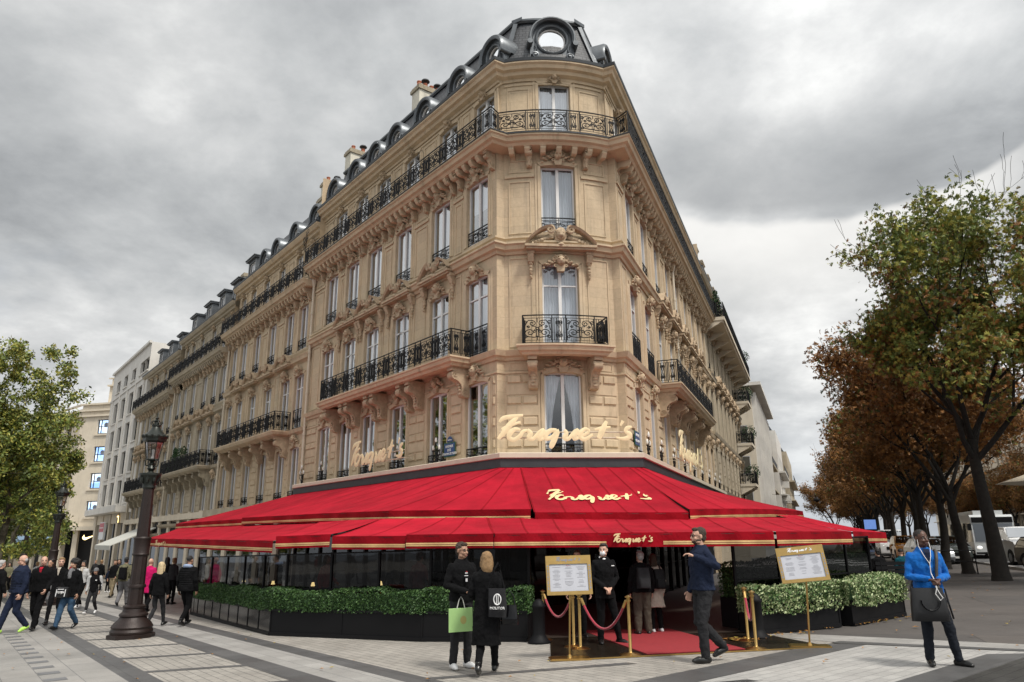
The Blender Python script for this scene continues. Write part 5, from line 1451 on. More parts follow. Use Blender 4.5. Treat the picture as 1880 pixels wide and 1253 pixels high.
# ---- brush script lettering
SCRIPT = [[(285,893,14),(310,868,26),(370,856,26),(450,847,14)], [(412,858,18),(362,905,36),(320,955,36),(275,1003,18)], [(300,940,14),(355,915,22),(432,893,14)],
 [(430,945,14),(395,938,24),(358,965,34),(352,995,30),(385,1008,26),(425,985,26),(447,955,22),(480,946,16)],
 [(478,945,24),(500,965,30),(490,995,34),(520,1000,24),(565,955,22),(592,946,24),(570,980,36),(562,1003,30),(592,998,18)],
 [(682,945,20),(640,948,28),(605,975,34),(610,1000,28),(650,990,24),(690,950,26),(668,1000,36),(645,1045,34),(636,1064,16)],
 [(735,945,22),(750,965,28),(738,995,32),(765,1000,24),(805,955,20),(832,945,24),(808,975,34),(806,1000,28),(836,994,18)],
 [(848,985,20),(890,968,20),(908,948,18),(882,936,20),(852,960,32),(847,990,30),(880,1005,24),(935,972,14)],
 [(1035,885,20),(1003,945,38),(976,1000,28)], [(948,942,12),(1000,930,20),(1062,924,12)], [(1152,883,22),(1132,915,12)],
 [(1212,922,12),(1180,930,26),(1166,952,22),(1196,972,30),(1180,995,28),(1140,1000,20),(1098,992,10)]]
def script_mesh(b, T, k=1.0, flat=.22, fat=1.0):
    """T maps (x in 0..1, depth, z in 0..1) of the lettering box 950 wide, 225 high; k is the size of one unit"""
    for st in SCRIPT:
        pts = []
        for i in range(len(st)-1):
            p0 = st[max(i-1, 0)]; p1 = st[i]; p2 = st[i+1]; p3 = st[min(i+2, len(st)-1)]
            for j in range(4):
                t = j/4; q = [0.5*((2*p1[c])+(-p0[c]+p2[c])*t+(2*p0[c]-5*p1[c]+4*p2[c]-p3[c])*t*t+(-p0[c]+3*p1[c]-3*p2[c]+p3[c])*t**3) for c in range(3)]
                pts.append(q)
        pts.append(list(st[-1]))
        xs = [((p[0]-265), 0, (1070-p[1])) for p in pts]
        b.tube(xs, [max(p[2], 5)*.5*fat for p in pts], 8, lambda x, y, z: T(x, y*flat, z), up=(0, 1, 0))
LETG = mat('gilded_letters', (.88, .76, .46), .5, metal=0.0, vary=.1, vscale=6)
def sign_script(label, T, org, bars=None):
    t = thing('script_sign', label, 'sign', org)
    b = MB(); script_mesh(b, T, fat=1.18); b.build('lettering', LETG, t, smooth=50)
    if bars:
        r = MB()
        for z in bars: r.tube([T(20, -25, z), T(930, -25, z)], .018, 6)
        for x in (40, 200, 380, 560, 740, 900): r.tube([T(x, -25, bars[0]), T(x, -110, bars[0])], .012, 5)
        r.build('mounting_rail', LEDGE, t)
    return t
u_ = 4.08/950; dch = Vector((C2[0]-C1[0], C2[1]-C1[1])).normalized(); nch = Vector((dch.y, -dch.x))
def Tc(x, y, z): 
    p = Vector(C1)+dch*(x*u_-.10)+nch*(y*u_*1.0+.02); return (p.x, p.y, 4.24+z*u_*1.06)
sign_script('largest gilded brush script sign standing on the ledge in front of the prow', Tc, Tc(475, 0, 0), (78, 115))
sl0, zl0 = at_plane(FL, 641, 872, 1.2); sl1, _ = at_plane(FL, 737, 846, 1.2)
ul = (sl0-sl1)/950
sign_script('gilded brush script sign on the ledge of the left avenue side', lambda x, y, z: FL.pt(sl0-x*ul, 1.15+y*ul, 4.20+z*ul*1.25), FL.pt(sl0, 1.15, 4.2), (60, 110))
sr0, _ = at_plane(FR, 1249, 850, 1.0); sr1, _ = at_plane(FR, 1300, 880, 1.0)
ur = min((sr1-sr0)/950, .0065)
sign_script('gilded brush script sign on the ledge of the right avenue side, seen edge-on', lambda x, y, z: FR.pt(sr0+x*ur, 1.0+y*ur, 4.20+z*ur*1.0), FR.pt(sr0, 1.0, 4.2), (60, 110))
LETA = mat('gold_print', (.80, .60, .32), .5)
Pc = U3[1]
b = MB(); script_mesh(b, lambda x, y, z: tuple(Pc(.12+.76*x/950, .83-.27*z/225, .03+y*.0006)), flat=.2); b.build('lettering', LETA, U3[0])
def Tv(f0, f1, front, z0, kz, outw=.045):
    def T(x, y, z):
        u = f0+(f1-f0)*x/950; p = poly_at(front, u); t = poly_at(front, min(1, u+.01))-poly_at(front, max(0, u-.01)); t.z = 0; t.normalize(); nn = Vector((t.y, -t.x, 0))
        if nn.dot(Vector((-p.x, -p.y, 0))) < 0: nn = -nn
        q = p+nn*(outw+.02+y*.0004); return (q.x, q.y, p.z+z0+z*kz)
    return T
f5 = [A(907, 980, 14.65), A(1419, 976, 14.35)]
b = MB(); script_mesh(b, Tv(.43, .572, f5, -.235, .00095), flat=.5, fat=1.25); b.build('lettering', LETA, P5[0])
f1_ = [AF(FL, 268, 989, 7.7), AF(FL, 504, 993, 7.75)]
b = MB(); script_mesh(b, Tv(.14, .25, f1_, -.27, .0010), flat=.5, fat=1.2); b.build('lettering', LETA, P1[0])

# ---- blue enamel street plates
BLUE = mat('blue_enamel', (.03, .07, .20), .3, vary=.1); GREEN = mat('green_enamel', (.02, .10, .05), .3); WENAM = mat('white_enamel', (.8, .8, .8), .4)
def plate(F, px, py, lines, label, arr=True, w_=.08):
    s, z = at_plane(F, px, py, w_)
    t = thing('street_plate', label, 'sign', F.pt(s, w_, z))
    b = MB(); b.box(s-.36, s+.36, w_, w_+.02, z-.25, z+.25, F.pt); b.build('green_border', GREEN, t)
    b = MB(); b.box(s-.33, s+.33, w_+.02, w_+.026, z-.22, z+.22, F.pt); b.build('blue_field', BLUE, t)
    for i, l in enumerate(lines): sign_text(t, F, s, w_+.028, z+.11-.13*i*(3/len(lines)), l, .12 if len(l) > 7 else .13, WENAM)
    if arr:
        b = MB(); b.add([F.pt(s+.2*cos(a), w_+.01, z+.27+.2*sin(a)) for a in [pi*i/10 for i in range(11)]], [list(range(11))]); b.build('plate_arch', BLUE, t)
        sign_text(t, F, s, w_+.014, z+.34, '8e Arrt', .08, WENAM)
    return t
plate(FL, 826, 826, ['AVENUE', 'DES', 'CHAMPS-ELYSEES'], 'blue and green enamel street plate on the left avenue wall between the first two windows', True)
plate(FR, 1169, 806, ['AVENUE', 'GEORGE V'], 'blue enamel street plate right of the large script sign, on the prow corner', False)

# ---- iron candelabra lamps on the ledge
GLOBE = mat('lamp_glass', (.75, .74, .7), .15)
def candelabra_meshes():
    b = MB(); b.lathe([(.10, 0), (.06, .04), (.04, .12), (.06, .2), (.03, .3), (.05, .42), (.02, .5)], 8)
    for k, sx_ in enumerate((-1, 1)):
        b.tube([(sx_*.02, 0, .30), (sx_*.12, .02, .26), (sx_*.20, .02, .36), (sx_*.20, .02, .50)], .016, 5)
        b.tube([(sx_*x, .0, .48+z) for x, z in spiral(.07, 0, .07, .02, 0, 1.3, 9)], .012, 4)
        b.lathe([(.04, .50), (.05, .53), (.02, .54)], 6, (sx_*.20, .02, 0))
    b.tube([(0, 0, .5), (.03, .06, .62), (0, .04, .78)], .016, 5)
    b.lathe([(.045, .78), (.02, .80)], 6, (0, .04, 0))
    me = b.build('candelabra_arms', IRON, smooth=50, mesh_only=True)
    g_ = MB()
    for (x, y, z) in ((-.20, .02, .55), (.20, .02, .55), (0, .04, .81)): g_.lathe([(.02, 0), (.045, .05), (.035, .13), (.012, .17)], 7, (x, y, z))
    return me, g_.build('lamp_globe', GLOBE, smooth=60, mesh_only=True)
cm1, cm2 = candelabra_meshes()
def edge_list(bays): return [(a+b_)/2 for a, b_ in zip(bays, bays[1:])]
def cand(F, s, w_, z, label, grp):
    t = thing('wall_lamp', label, 'lamp', F.pt(s, w_, z), F.ang(s), grp); put('candelabra_arms', cm1, t); put('lamp_globe', cm2, t)
ords = ['first', 'second', 'third', 'fourth', 'fifth', 'sixth', 'seventh', 'eighth', 'ninth', 'tenth', 'eleventh', 'twelfth']
for i, s in enumerate([.95]+edge_list(bR[:9])): cand(FR, s+.0, .45, 4.17, '%s black candelabra lamp from the prow along the right ledge' % ords[i], 'candelabra lamps on the right ledge')
for i, s in enumerate([2.95, 5.7, 8.35, 12.75, 15.0]): cand(FL, s, .45, 4.17, '%s black candelabra lamp from the prow along the left ledge' % ords[i], 'candelabra lamps on the left ledge')
# ================================================================== TERRACE UNDER THE AWNINGS
BLK = mat('black_lacquer', (.004, .004, .005), .15, spec=.35)
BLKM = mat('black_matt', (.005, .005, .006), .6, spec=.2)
BRASS = mat('brass', (.50, .33, .12), .30, metal=1.0, vary=.1, vscale=10)
GLASS_T = glass('terrace_glass', (.20, .21, .22), .05, base=.012)
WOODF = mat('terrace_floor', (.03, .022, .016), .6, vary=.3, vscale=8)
REDLEA = mat('red_upholstery', (.30, .012, .02), .5)
GP = lambda x, y: gz(x, y)
def gt(x, y, dz=0.0): return (x, y, gz(x, y)+dz)
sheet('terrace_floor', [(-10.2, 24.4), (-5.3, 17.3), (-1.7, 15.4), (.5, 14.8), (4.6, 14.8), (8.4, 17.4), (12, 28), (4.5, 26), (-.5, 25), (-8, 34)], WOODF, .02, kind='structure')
# ground floor front of the restaurant: dark glazed bays under the ledge
def run_posts(name_thing, label, pts, h0, h1, step, wpost=.06, glassm=GLASS_T, grp=None, rails=(.5,)):
    c = sum((Vector((x, y, 0)) for x, y in pts), Vector())/len(pts)
    t = thing(name_thing, label, 'screen', (c.x, c.y, gz(c.x, c.y)), group=grp)
    fr = MB(); gl = MB()
    for (a, b_) in zip(pts, pts[1:]):
        A_, B_ = Vector(a), Vector(b_); L_ = (B_-A_).length; d = (B_-A_)/L_; n = max(1, round(L_/step)); nn = Vector((d.y, -d.x))
        for i in range(n+1):
            p = A_+d*(L_*i/n); z = gz(p.x, p.y)
            fr.box(-wpost/2, wpost/2, -wpost/2, wpost/2, z+h0, z+h1, lambda x, y, zz: (p.x+d.x*x+nn.x*y, p.y+d.y*x+nn.y*y, zz))
            if i < n:
                q = A_+d*(L_*(i+1)/n); zq = gz(q.x, q.y)
                gl.face((p.x, p.y, z+h0+.05), (q.x, q.y, zq+h0+.05), (q.x, q.y, zq+h1-.03), (p.x, p.y, z+h1-.03))
                for hh in (h0+.03, h1-.02)+tuple(h0+(h1-h0)*r_ for r_ in rails):
                    fr.tube([(p.x, p.y, z+hh), (q.x, q.y, zq+hh)], .022, 4)
    fr.build('frame', BLKM, t); gl.build('pane', glassm, t)
    return t
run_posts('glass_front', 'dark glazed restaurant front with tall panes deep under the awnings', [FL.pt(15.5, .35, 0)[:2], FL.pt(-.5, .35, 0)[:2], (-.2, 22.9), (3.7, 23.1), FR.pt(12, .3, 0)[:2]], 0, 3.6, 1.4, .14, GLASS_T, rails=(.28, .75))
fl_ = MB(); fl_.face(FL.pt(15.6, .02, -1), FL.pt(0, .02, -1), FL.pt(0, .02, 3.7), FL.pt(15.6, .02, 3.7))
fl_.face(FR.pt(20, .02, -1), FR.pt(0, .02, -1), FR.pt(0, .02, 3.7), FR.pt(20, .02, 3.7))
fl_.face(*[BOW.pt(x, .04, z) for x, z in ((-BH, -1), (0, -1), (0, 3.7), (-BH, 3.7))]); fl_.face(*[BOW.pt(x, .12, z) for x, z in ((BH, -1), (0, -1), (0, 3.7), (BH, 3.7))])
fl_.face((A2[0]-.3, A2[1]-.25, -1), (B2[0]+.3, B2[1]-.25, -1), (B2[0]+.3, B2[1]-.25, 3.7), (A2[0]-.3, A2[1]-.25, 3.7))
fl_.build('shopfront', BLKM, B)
run_posts('terrace_screen', 'clear wind screen behind the long left hedge of the terrace', [(-9.9, 23.7), (-5.2, 17.35), (-1.7, 15.5), (.3, 15.0)], 0, 1.72, 1.5, .05, GLASS_T, rails=(.55,))
run_posts('terrace_screen', 'clear wind screen behind the right hand ivy planters', [(4.4, 15.1), (6.5, 16.0), (8.3, 17.6), (10.5, 22.5)], 0, 1.72, 1.3, .05, GLASS_T, rails=(.55,))
# ceiling soffit of the terrace so that it is as dim inside as a roofed room
# ---- box hedges in lacquered planters
LEAF_B = mat('box_leaf', (.030, .078, .018), .6, vary=.55, vscale=14); LEAF_B2 = mat('box_leaf_pale', (.062, .13, .03), .6, vary=.4, vscale=14)
def hedge_run(label, pts, wd, h0, h1, hb, seed=0, glossy=BLK, grp='planters round the terrace', leafm=(LEAF_B, LEAF_B2), dens=2600, droop=0.0, lsz=.022, step=.9, name='hedge_planter'):
    c = sum((Vector((x, y, 0)) for x, y in pts), Vector())/len(pts)
    t = thing(name, label, 'planter', (c.x, c.y, gz(c.x, c.y)), group=grp)
    inner = [(p[0]+q[0]*-wd, p[1]+q[1]*-wd) for p, q in zip(pts, mitres(pts))]
    z = [gz(*p) for p in pts]
    b = MB()
    for i in range(len(pts)-1):
        a0, a1, b0, b1 = pts[i], pts[i+1], inner[i], inner[i+1]
        for (p, q, zp, zq) in ((a0, a1, z[i], z[i+1]), (b0, b1, z[i], z[i+1])):
            b.face((*p, zp), (*q, zq), (*q, zq+hb), (*p, zp+hb))
        b.face((*a0, z[i]+hb), (*a1, z[i+1]+hb), (*b1, z[i+1]+hb), (*b0, z[i]+hb))
    for i in (0, len(pts)-1): b.face((*pts[i], z[i]), (*inner[i], z[i]), (*inner[i], z[i]+hb), (*pts[i], z[i]+hb))
    b.build('trough', glossy, t)
    # panel joints and plinth
    b = MB()
    for i in range(len(pts)-1):
        A_, B_ = Vector(pts[i]), Vector(pts[i+1]); L_ = (B_-A_).length; d = (B_-A_)/L_; nn = Vector((d.y, -d.x)); n = max(1, round(L_/step))
        for k in range(n+1):
            p = A_+d*L_*k/n; zz = gz(p.x, p.y)
            def T(x, y, q, p=p): return (p.x+d.x*x+nn.x*y, p.y+d.y*x+nn.y*y, q)
            b.box(-.018, .018, 0, .012, zz+.05, zz+hb, T)
        def T2(x, y, q): 
            p = A_+d*x+nn*y; return (p.x, p.y, gz(p.x, p.y)+q)
        b.box(0, L_, .0, .03, 0, .07, T2); b.box(0, L_, .0, .02, hb-.035, hb+.01, T2)
    b.build('trough_trim', BLKM, t)
    rnd = random.Random(seed); lf = MB(); core = MB(); M_ = mitres(pts)
    for i in range(len(pts)-1):
        A_, B_ = Vector(pts[i]), Vector(pts[i+1]); L_ = (B_-A_).length; d = (B_-A_)/L_; nn = Vector((d.y, -d.x))
        def T3(x, y, q, A_=A_, d=d, nn=nn):
            p = A_+d*x-nn*y; return (p.x, p.y, gz(p.x, p.y)+q)
        core.box(.05, L_-.05, .06, wd-.06, hb, h1-.08, T3)
        n = int(dens*L_)
        for k in range(n):
            f = rnd.random(); x = rnd.uniform(-.03, L_+.03)
            wv = .035*sin(x*2.3+seed)+.02*sin(x*7.1)+.03*noise.noise(Vector((x*2.5, seed, 0)))
            if f < .42: y = rnd.uniform(0, wd); q = h1+wv+rnd.gauss(0, .012)
            elif f < .9: y = -.02+rnd.gauss(0, .014)+wv*.5-droop*rnd.random(); q = rnd.uniform(h0-droop*.9*(.6+.4*sin(x*5+seed))*rnd.random(), h1+wv)
            else: y = wd+rnd.gauss(0, .012); q = rnd.uniform(h0, h1+wv)
            q += .018*noise.noise(Vector((x*9, y*9, q*9)))
            c_ = T3(x, y, q); nv = Vector((rnd.gauss(0, 1), rnd.gauss(0, 1), rnd.gauss(.3, 1))).normalized(); u = nv.orthogonal().normalized(); v = nv.cross(u); s = lsz*rnd.uniform(.6, 1.4)
            c_ = Vector(c_); lf.mi = 0 if rnd.random() < .62 else 1
            lf.add([c_-u*s, c_+v*s*.6, c_+u*s, c_-v*s*.6], [(0, 1, 2, 3)])
    for (E_, I_, sg_) in ((pts[0], inner[0], 0), (pts[-1], inner[-1], -1)):
        E2, I2 = Vector(E_), Vector(I_); seg = Vector(pts[1])-Vector(pts[0]) if sg_ == 0 else Vector(pts[-2])-Vector(pts[-1]); od = -seg.normalized()
        for k in range(int(dens*.5)):
            q2 = E2.lerp(I2, rnd.random())+od*rnd.uniform(-.03, .03); zz = rnd.uniform(h0, h1); c_ = Vector((q2.x, q2.y, gz(q2.x, q2.y)+zz))
            nv = Vector((rnd.gauss(0, 1), rnd.gauss(0, 1), rnd.gauss(.3, 1))).normalized(); u = nv.orthogonal().normalized(); v = nv.cross(u); s = lsz*rnd.uniform(.6, 1.4)
            lf.mi = 0 if rnd.random() < .62 else 1; lf.add([c_-u*s, c_+v*s*.6, c_+u*s, c_-v*s*.6], [(0, 1, 2, 3)])
    core.build('hedge_core', SHR, t)
    lf.build('foliage', list(leafm), t)
    return t
K1, K2, K3, K4 = (-10.13, 24.0), (-5.4, 17.05), (-1.8, 15.05), (.24, 14.52)
k12 = (-7.0, 19.4)
hedge_run('box hedge in a glossy black trough running back along the left avenue', [K1, K2], .55, .5, .93, .52, 1)
hedge_run('box hedge in a black trough across the front, left of the entrance, behind the couple', [K2, K3, K4], .55, .5, .93, .54, 2, glossy=BLKM, step=2.4)
IVY1 = mat('ivy_cream', (.34, .40, .20), .5, vary=.25, vscale=20); IVY2 = mat('ivy_green', (.10, .18, .055), .5, vary=.4, vscale=20)
hedge_run('black trough with pale variegated ivy hanging over, right beside the entrance', [(4.55, 14.45), (6.45, 15.25)], .5, .38, .84, .50, 3, glossy=BLKM, leafm=(IVY1, IVY2), dens=2000, droop=.10, lsz=.028, name='ivy_planter', step=1.9)
hedge_run('black trough with pale variegated ivy hanging over, behind the man in the blue sweater', [(6.75, 15.35), (8.65, 17.0)], .5, .38, .86, .48, 4, glossy=BLKM, leafm=(IVY1, IVY2), dens=2000, droop=.10, lsz=.028, name='ivy_planter', step=2.2)
hedge_run('clipped dark hedge standing behind the ivy trough beside the entrance', [(4.45, 15.35), (6.3, 16.1)], .5, .6, 1.26, .6, 5, glossy=BLKM, dens=1500)
hedge_run('clipped dark hedge standing behind the ivy trough near the parked cars', [(6.4, 16.2), (8.3, 17.9), (10.3, 22.0)], .5, .6, 1.34, .6, 6, glossy=BLKM, dens=1400)

# ---- door mat, red carpet
MATW = mat('wet_dark_mat', (.018, .014, .010), .22, vary=.5, vscale=18, bump=.6, bscale=40)
CARP = mat('red_carpet', (.27, .018, .024), .9, vary=.12, vscale=12, bump=.3, bscale=200)
def slab(label, name, pts, th, m, cat, dz=0.0):
    c = sum((Vector((x, y, 0)) for x, y in pts), Vector())/len(pts); b = MB(); n = len(pts)
    vs = [(x, y, gz(x, y)+dz) for x, y in pts]+[(x, y, gz(x, y)+dz+th) for x, y in pts]
    b.add(vs, [list(range(n, 2*n))]+[(i, (i+1) % n, n+(i+1) % n, n+i) for i in range(n)])
    o = b.build(name, m); return tag(o, label, cat)
slab('wide dark wet mat laid before the entrance', 'door_mat', [(.56, 12.02), (5.12, 12.58), (4.3, 15.9), (.74, 16.1)], .012, MATW, 'mat')
b = MB(); b.tube([gt(.56, 12.0, .012), gt(5.12, 12.56, .012)], .014, 4); tag(b.build('mat_edge', BRASS), 'thin brass strip along the front edge of the dark mat', 'edging')
slab('red carpet leading under the awning to the door', 'red_carpet', [(2.10, 12.30), (3.72, 12.52), (3.15, 15.7), (1.38, 15.9)], .012, CARP, 'carpet', .013)

# ---- rope posts and ropes
def post_meshes():
    b = MB(); b.lathe([(.17, 0), (.17, .015), (.14, .03), (.04, .045), (.026, .06), (.026, .80), (.04, .81), (.04, .83), (.028, .84), (.028, .86), (.055, .87), (.055, .885), (.02, .90), (0, .91)], 18)
    return b.build('rope_post', BRASS, smooth=45, mesh_only=True)
pm_ = post_meshes()
posts = {}
for nm, px, py, lb in (('A', 998, 1176, 'brass rope post beside the black bollard, left of the menu stand'), ('B', 1054, 1189, 'brass rope post just right of the menu stand pole, left of a close pair'), ('C', 1066, 1193, 'brass rope post, right one of the close pair by the left menu stand'),
                       ('D', 1158, 1204, 'front brass rope post in front of the red carpet corner'), ('E', 1374, 1178, 'rear brass rope post of the pair right of the walking man'), ('F', 1389, 1193, 'front brass rope post of the pair right of the walking man')):
    p = ground(px, py); o = put('rope_post', pm_, None, p); tag(o, lb, 'rope post', 'brass rope posts'); posts[nm] = p
ROPE = mat('red_velvet_rope', (.34, .008, .03), .75, sheen=.5)
for a, b_, sg, lb in (('A', 'B', .36, 'red velvet rope hanging behind the left menu stand'), ('C', 'D', .46, 'red velvet rope hanging in front of the masked doorman'), ('E', 'F', .42, 'short red velvet rope between the two right posts')):
    P_, Q_ = posts[a]+Vector((0, 0, .84)), posts[b_]+Vector((0, 0, .84)); L_ = (Q_-P_)
    e = min(.05/L_.length, .2)
    pts = [P_.lerp(Q_, e+(1-2*e)*i/16)-Vector((0, 0, sg*(1-(2*i/16-1)**2)+.02)) for i in range(17)]
    t = thing('velvet_rope', lb, 'rope', tuple((P_+Q_)/2), group='red velvet ropes')
    b = MB(); b.tube(pts, .021, 8); b.build('rope', ROPE, t, smooth=60)
    b = MB(); b.tube([P_, pts[0]], .014, 6); b.tube([pts[0], pts[1]], .025, 8); b.build('hook', BRASS, t); b = MB(); b.tube([Q_, pts[-1]], .014, 6); b.tube([pts[-2], pts[-1]], .025, 8); b.build('hook', BRASS, t)
# ---- menu stands
PAPER = mat('menu_paper', (.52, .53, .58), .35, vary=.05, vscale=4); INK = mat('menu_ink', (.26, .26, .29), .6); INKR = mat('menu_red_ink', (.4, .03, .05), .6)
def menu_stand(label, bx, by, px0, px1, pz0, pz1, rz, tilt, roll, dark):
    base = ground(bx, by); t = thing('menu_stand', label, 'menu stand', base, rz, 'brass menu stands')
    W_, H_ = px1-px0, pz1-pz0
    zc = (pz0+pz1)/2-base.z
    R_ = Matrix.Rotation(roll, 4, 'Y') @ Matrix.Rotation(tilt, 4, 'X')
    def fr(x, y, z): v = R_ @ Vector((x, y, z)); return (v.x+.02, v.y, v.z+zc)
    b = MB(); b.box(-.32, .32, -.16, .16, 0, .02); b.box(-.30, .30, -.14, .14, .02, .03); 
    b.build('base_plate', BRASS, t, loc=(0, 0, 0))
    b = MB(); lo = fr(0, .02, -H_/2); b.tube([(0, 0, .03), lo], .016, 8); b.lathe([(.04, .03), (.03, .06), (.016, .07)], 10); b.build('pole', BRASS, t, loc=(0, 0, 0))
    b = MB(); f = .055; x = W_/2; zz = H_/2; tp = .13
    b.box(-x, x, -.02, .02, zz-tp, zz, fr); b.box(-x, x, -.02, .02, -zz, -zz+f, fr); b.box(-x, -x+f, -.02, .02, -zz+f, zz-tp, fr); b.box(x-f, x, -.02, .02, -zz+f, zz-tp, fr)
    b.box(-x, x, .0, .018, -zz+f, zz-tp, fr)
    fo = b.build('frame', BRASS, t, loc=(0, 0, 0))
    b = MB(); b.face(fr(-x+f, -.004, -zz+f), fr(x-f, -.004, -zz+f), fr(x-f, -.004, zz-tp), fr(-x+f, -.004, zz-tp)); b.build('menu_sheet', PAPER, t, loc=(0, 0, 0))
    b = MB(); rnd = random.Random(int(bx))
    for c in (-1, 0, 1):
        for k in range(16):
            if rnd.random() < .16: continue
            w_ = W_*.10*rnd.uniform(.4, 1.0); z = zz-tp-.05-k*(H_-.28)/16; cx = c*W_*.27
            b.box(cx-w_, cx+w_, -.0065, -.005, z, z+.004, fr)
    b.build('menu_text', INK, t, loc=(0, 0, 0))
    b = MB(); script_mesh(b, lambda a, y, z: fr(-.04+.08*a/950, -.006+y*.00001, zz-tp-.035+.02*z/225), fat=.9); b.build('menu_heading', INKR, t, loc=(0, 0, 0))
    b = MB()
    for e in (-1, 1):
        for k in range(13): z = -zz+f+.03+k*(H_-tp-f-.04)/13; b.box(e*(x-f/2)-.013, e*(x-f/2)+.013, -.024, -.021, z, z+.012+.01*(k % 3 == 0), fr)
    b.build('frame_perforation', INK, t, loc=(0, 0, 0))
    b = MB(); script_mesh(b, lambda a, y, z: fr(-.20+.40*a/950, -.026+y*.00004, zz-tp+.025+.085*z/225), fat=1.15); b.build('lettering', INK if dark else WENAM, t, loc=(0, 0, 0))
    return t
menu_stand('brass framed menu on a pole left of the entrance, in front of the ropes', 1046, 1211, -.365, .365, .85, 1.45, radians(4), radians(-8), radians(-1), True)
menu_stand('tilted brass framed menu on a leaning pole right of the entrance, before the ivy', 1487, 1188, -.38, .38, .98, 1.56, radians(-14), radians(-14), radians(-5.5), False)
# ---- black bollards
def bollard_mesh():
    b = MB(); b.lathe([(.21, 0), (.21, .03), (.17, .06), (.125, .13), (.115, .16), (.11, .60), (.125, .62), (.125, .66), (.10, .69), (.09, .72), (.05, .76), (0, .77)], 20)
    return b.build('bollard', BLKM, smooth=40, mesh_only=True)
bm_ = bollard_mesh()
for px, py, lb in ((990, 1181, 'black bollard at the end of the front hedge, left of the entrance'), (1392, 1172, 'black bollard behind the two right rope posts')):
    o = put('bollard', bm_, None, ground(px, py)); tag(o, lb, 'bollard', 'black bollards')
# ---- tables, chairs, lamps inside
def cafe_set(x, y, rz, i):
    T_ = thing('cafe_table', 'small round terrace table, %s counted from the left inside the dark terrace' % ords[i], 'table', (x, y, gz(x, y)+.02), rz, 'terrace tables')
    b = MB(); b.lathe([(.22, 0), (.22, .02), (.03, .05), (.03, .70), (.33, .71), (.34, .735), (0, .74)], 16); b.build('table_body', BLKM, T_, loc=(0, 0, 0), smooth=40)
    lamp = thing('table_lamp', 'tiny warm table lamp on the %s terrace table' % ords[i], 'lamp', (x, y, gz(x, y)+.76), 0, 'table lamps')
    b = MB(); b.lathe([(.05, 0), (.02, .02), (.012, .18)], 8); b.build('stem', BRASS, lamp, loc=(0, 0, 0)); b = MB(); b.lathe([(.055, .17), (.03, .26)], 10, caps=False); b.build('lamp_shade', WARM, lamp, loc=(0, 0, 0))
    for k in range(2):
        a = rz+k*pi+.5; cx, cy = x+.62*cos(a), y+.62*sin(a)
        c = thing('cafe_chair', 'red upholstered chair on the %s side of the %s terrace table' % (('right', 'left')[k], ords[i]), 'chair', (cx, cy, gz(cx, cy)+.02), a+pi/2, 'terrace chairs')
        b = MB(); b.box(-.21, .21, -.21, .21, .42, .48); b.build('seat', REDLEA, c, loc=(0, 0, 0))
        b = MB(); b.cbox(-.21, .21, .0, .05, .48, .88, .02, lambda x_, y_, z_: (x_, y_-.24+.0, z_)); b.build('backrest', REDLEA, c, loc=(0, 0, 0))
        for sx_ in (-1, 1):
            for sy_ in (-1, 1):
                b = MB(); b.tube([(sx_*.19, sy_*.19, 0), (sx_*.18, sy_*.18, .42)], .018, 5); b.build('leg', BLKM, c, loc=(0, 0, 0))
for i, (x, y) in enumerate(((-8.4, 23.6), (-6.6, 20.8), (-5.0, 18.9), (-3.2, 18.2), (-1.2, 17.3), (5.6, 17.2), (7.2, 19.0), (8.6, 21.5))): cafe_set(x, y, i*1.3, i)

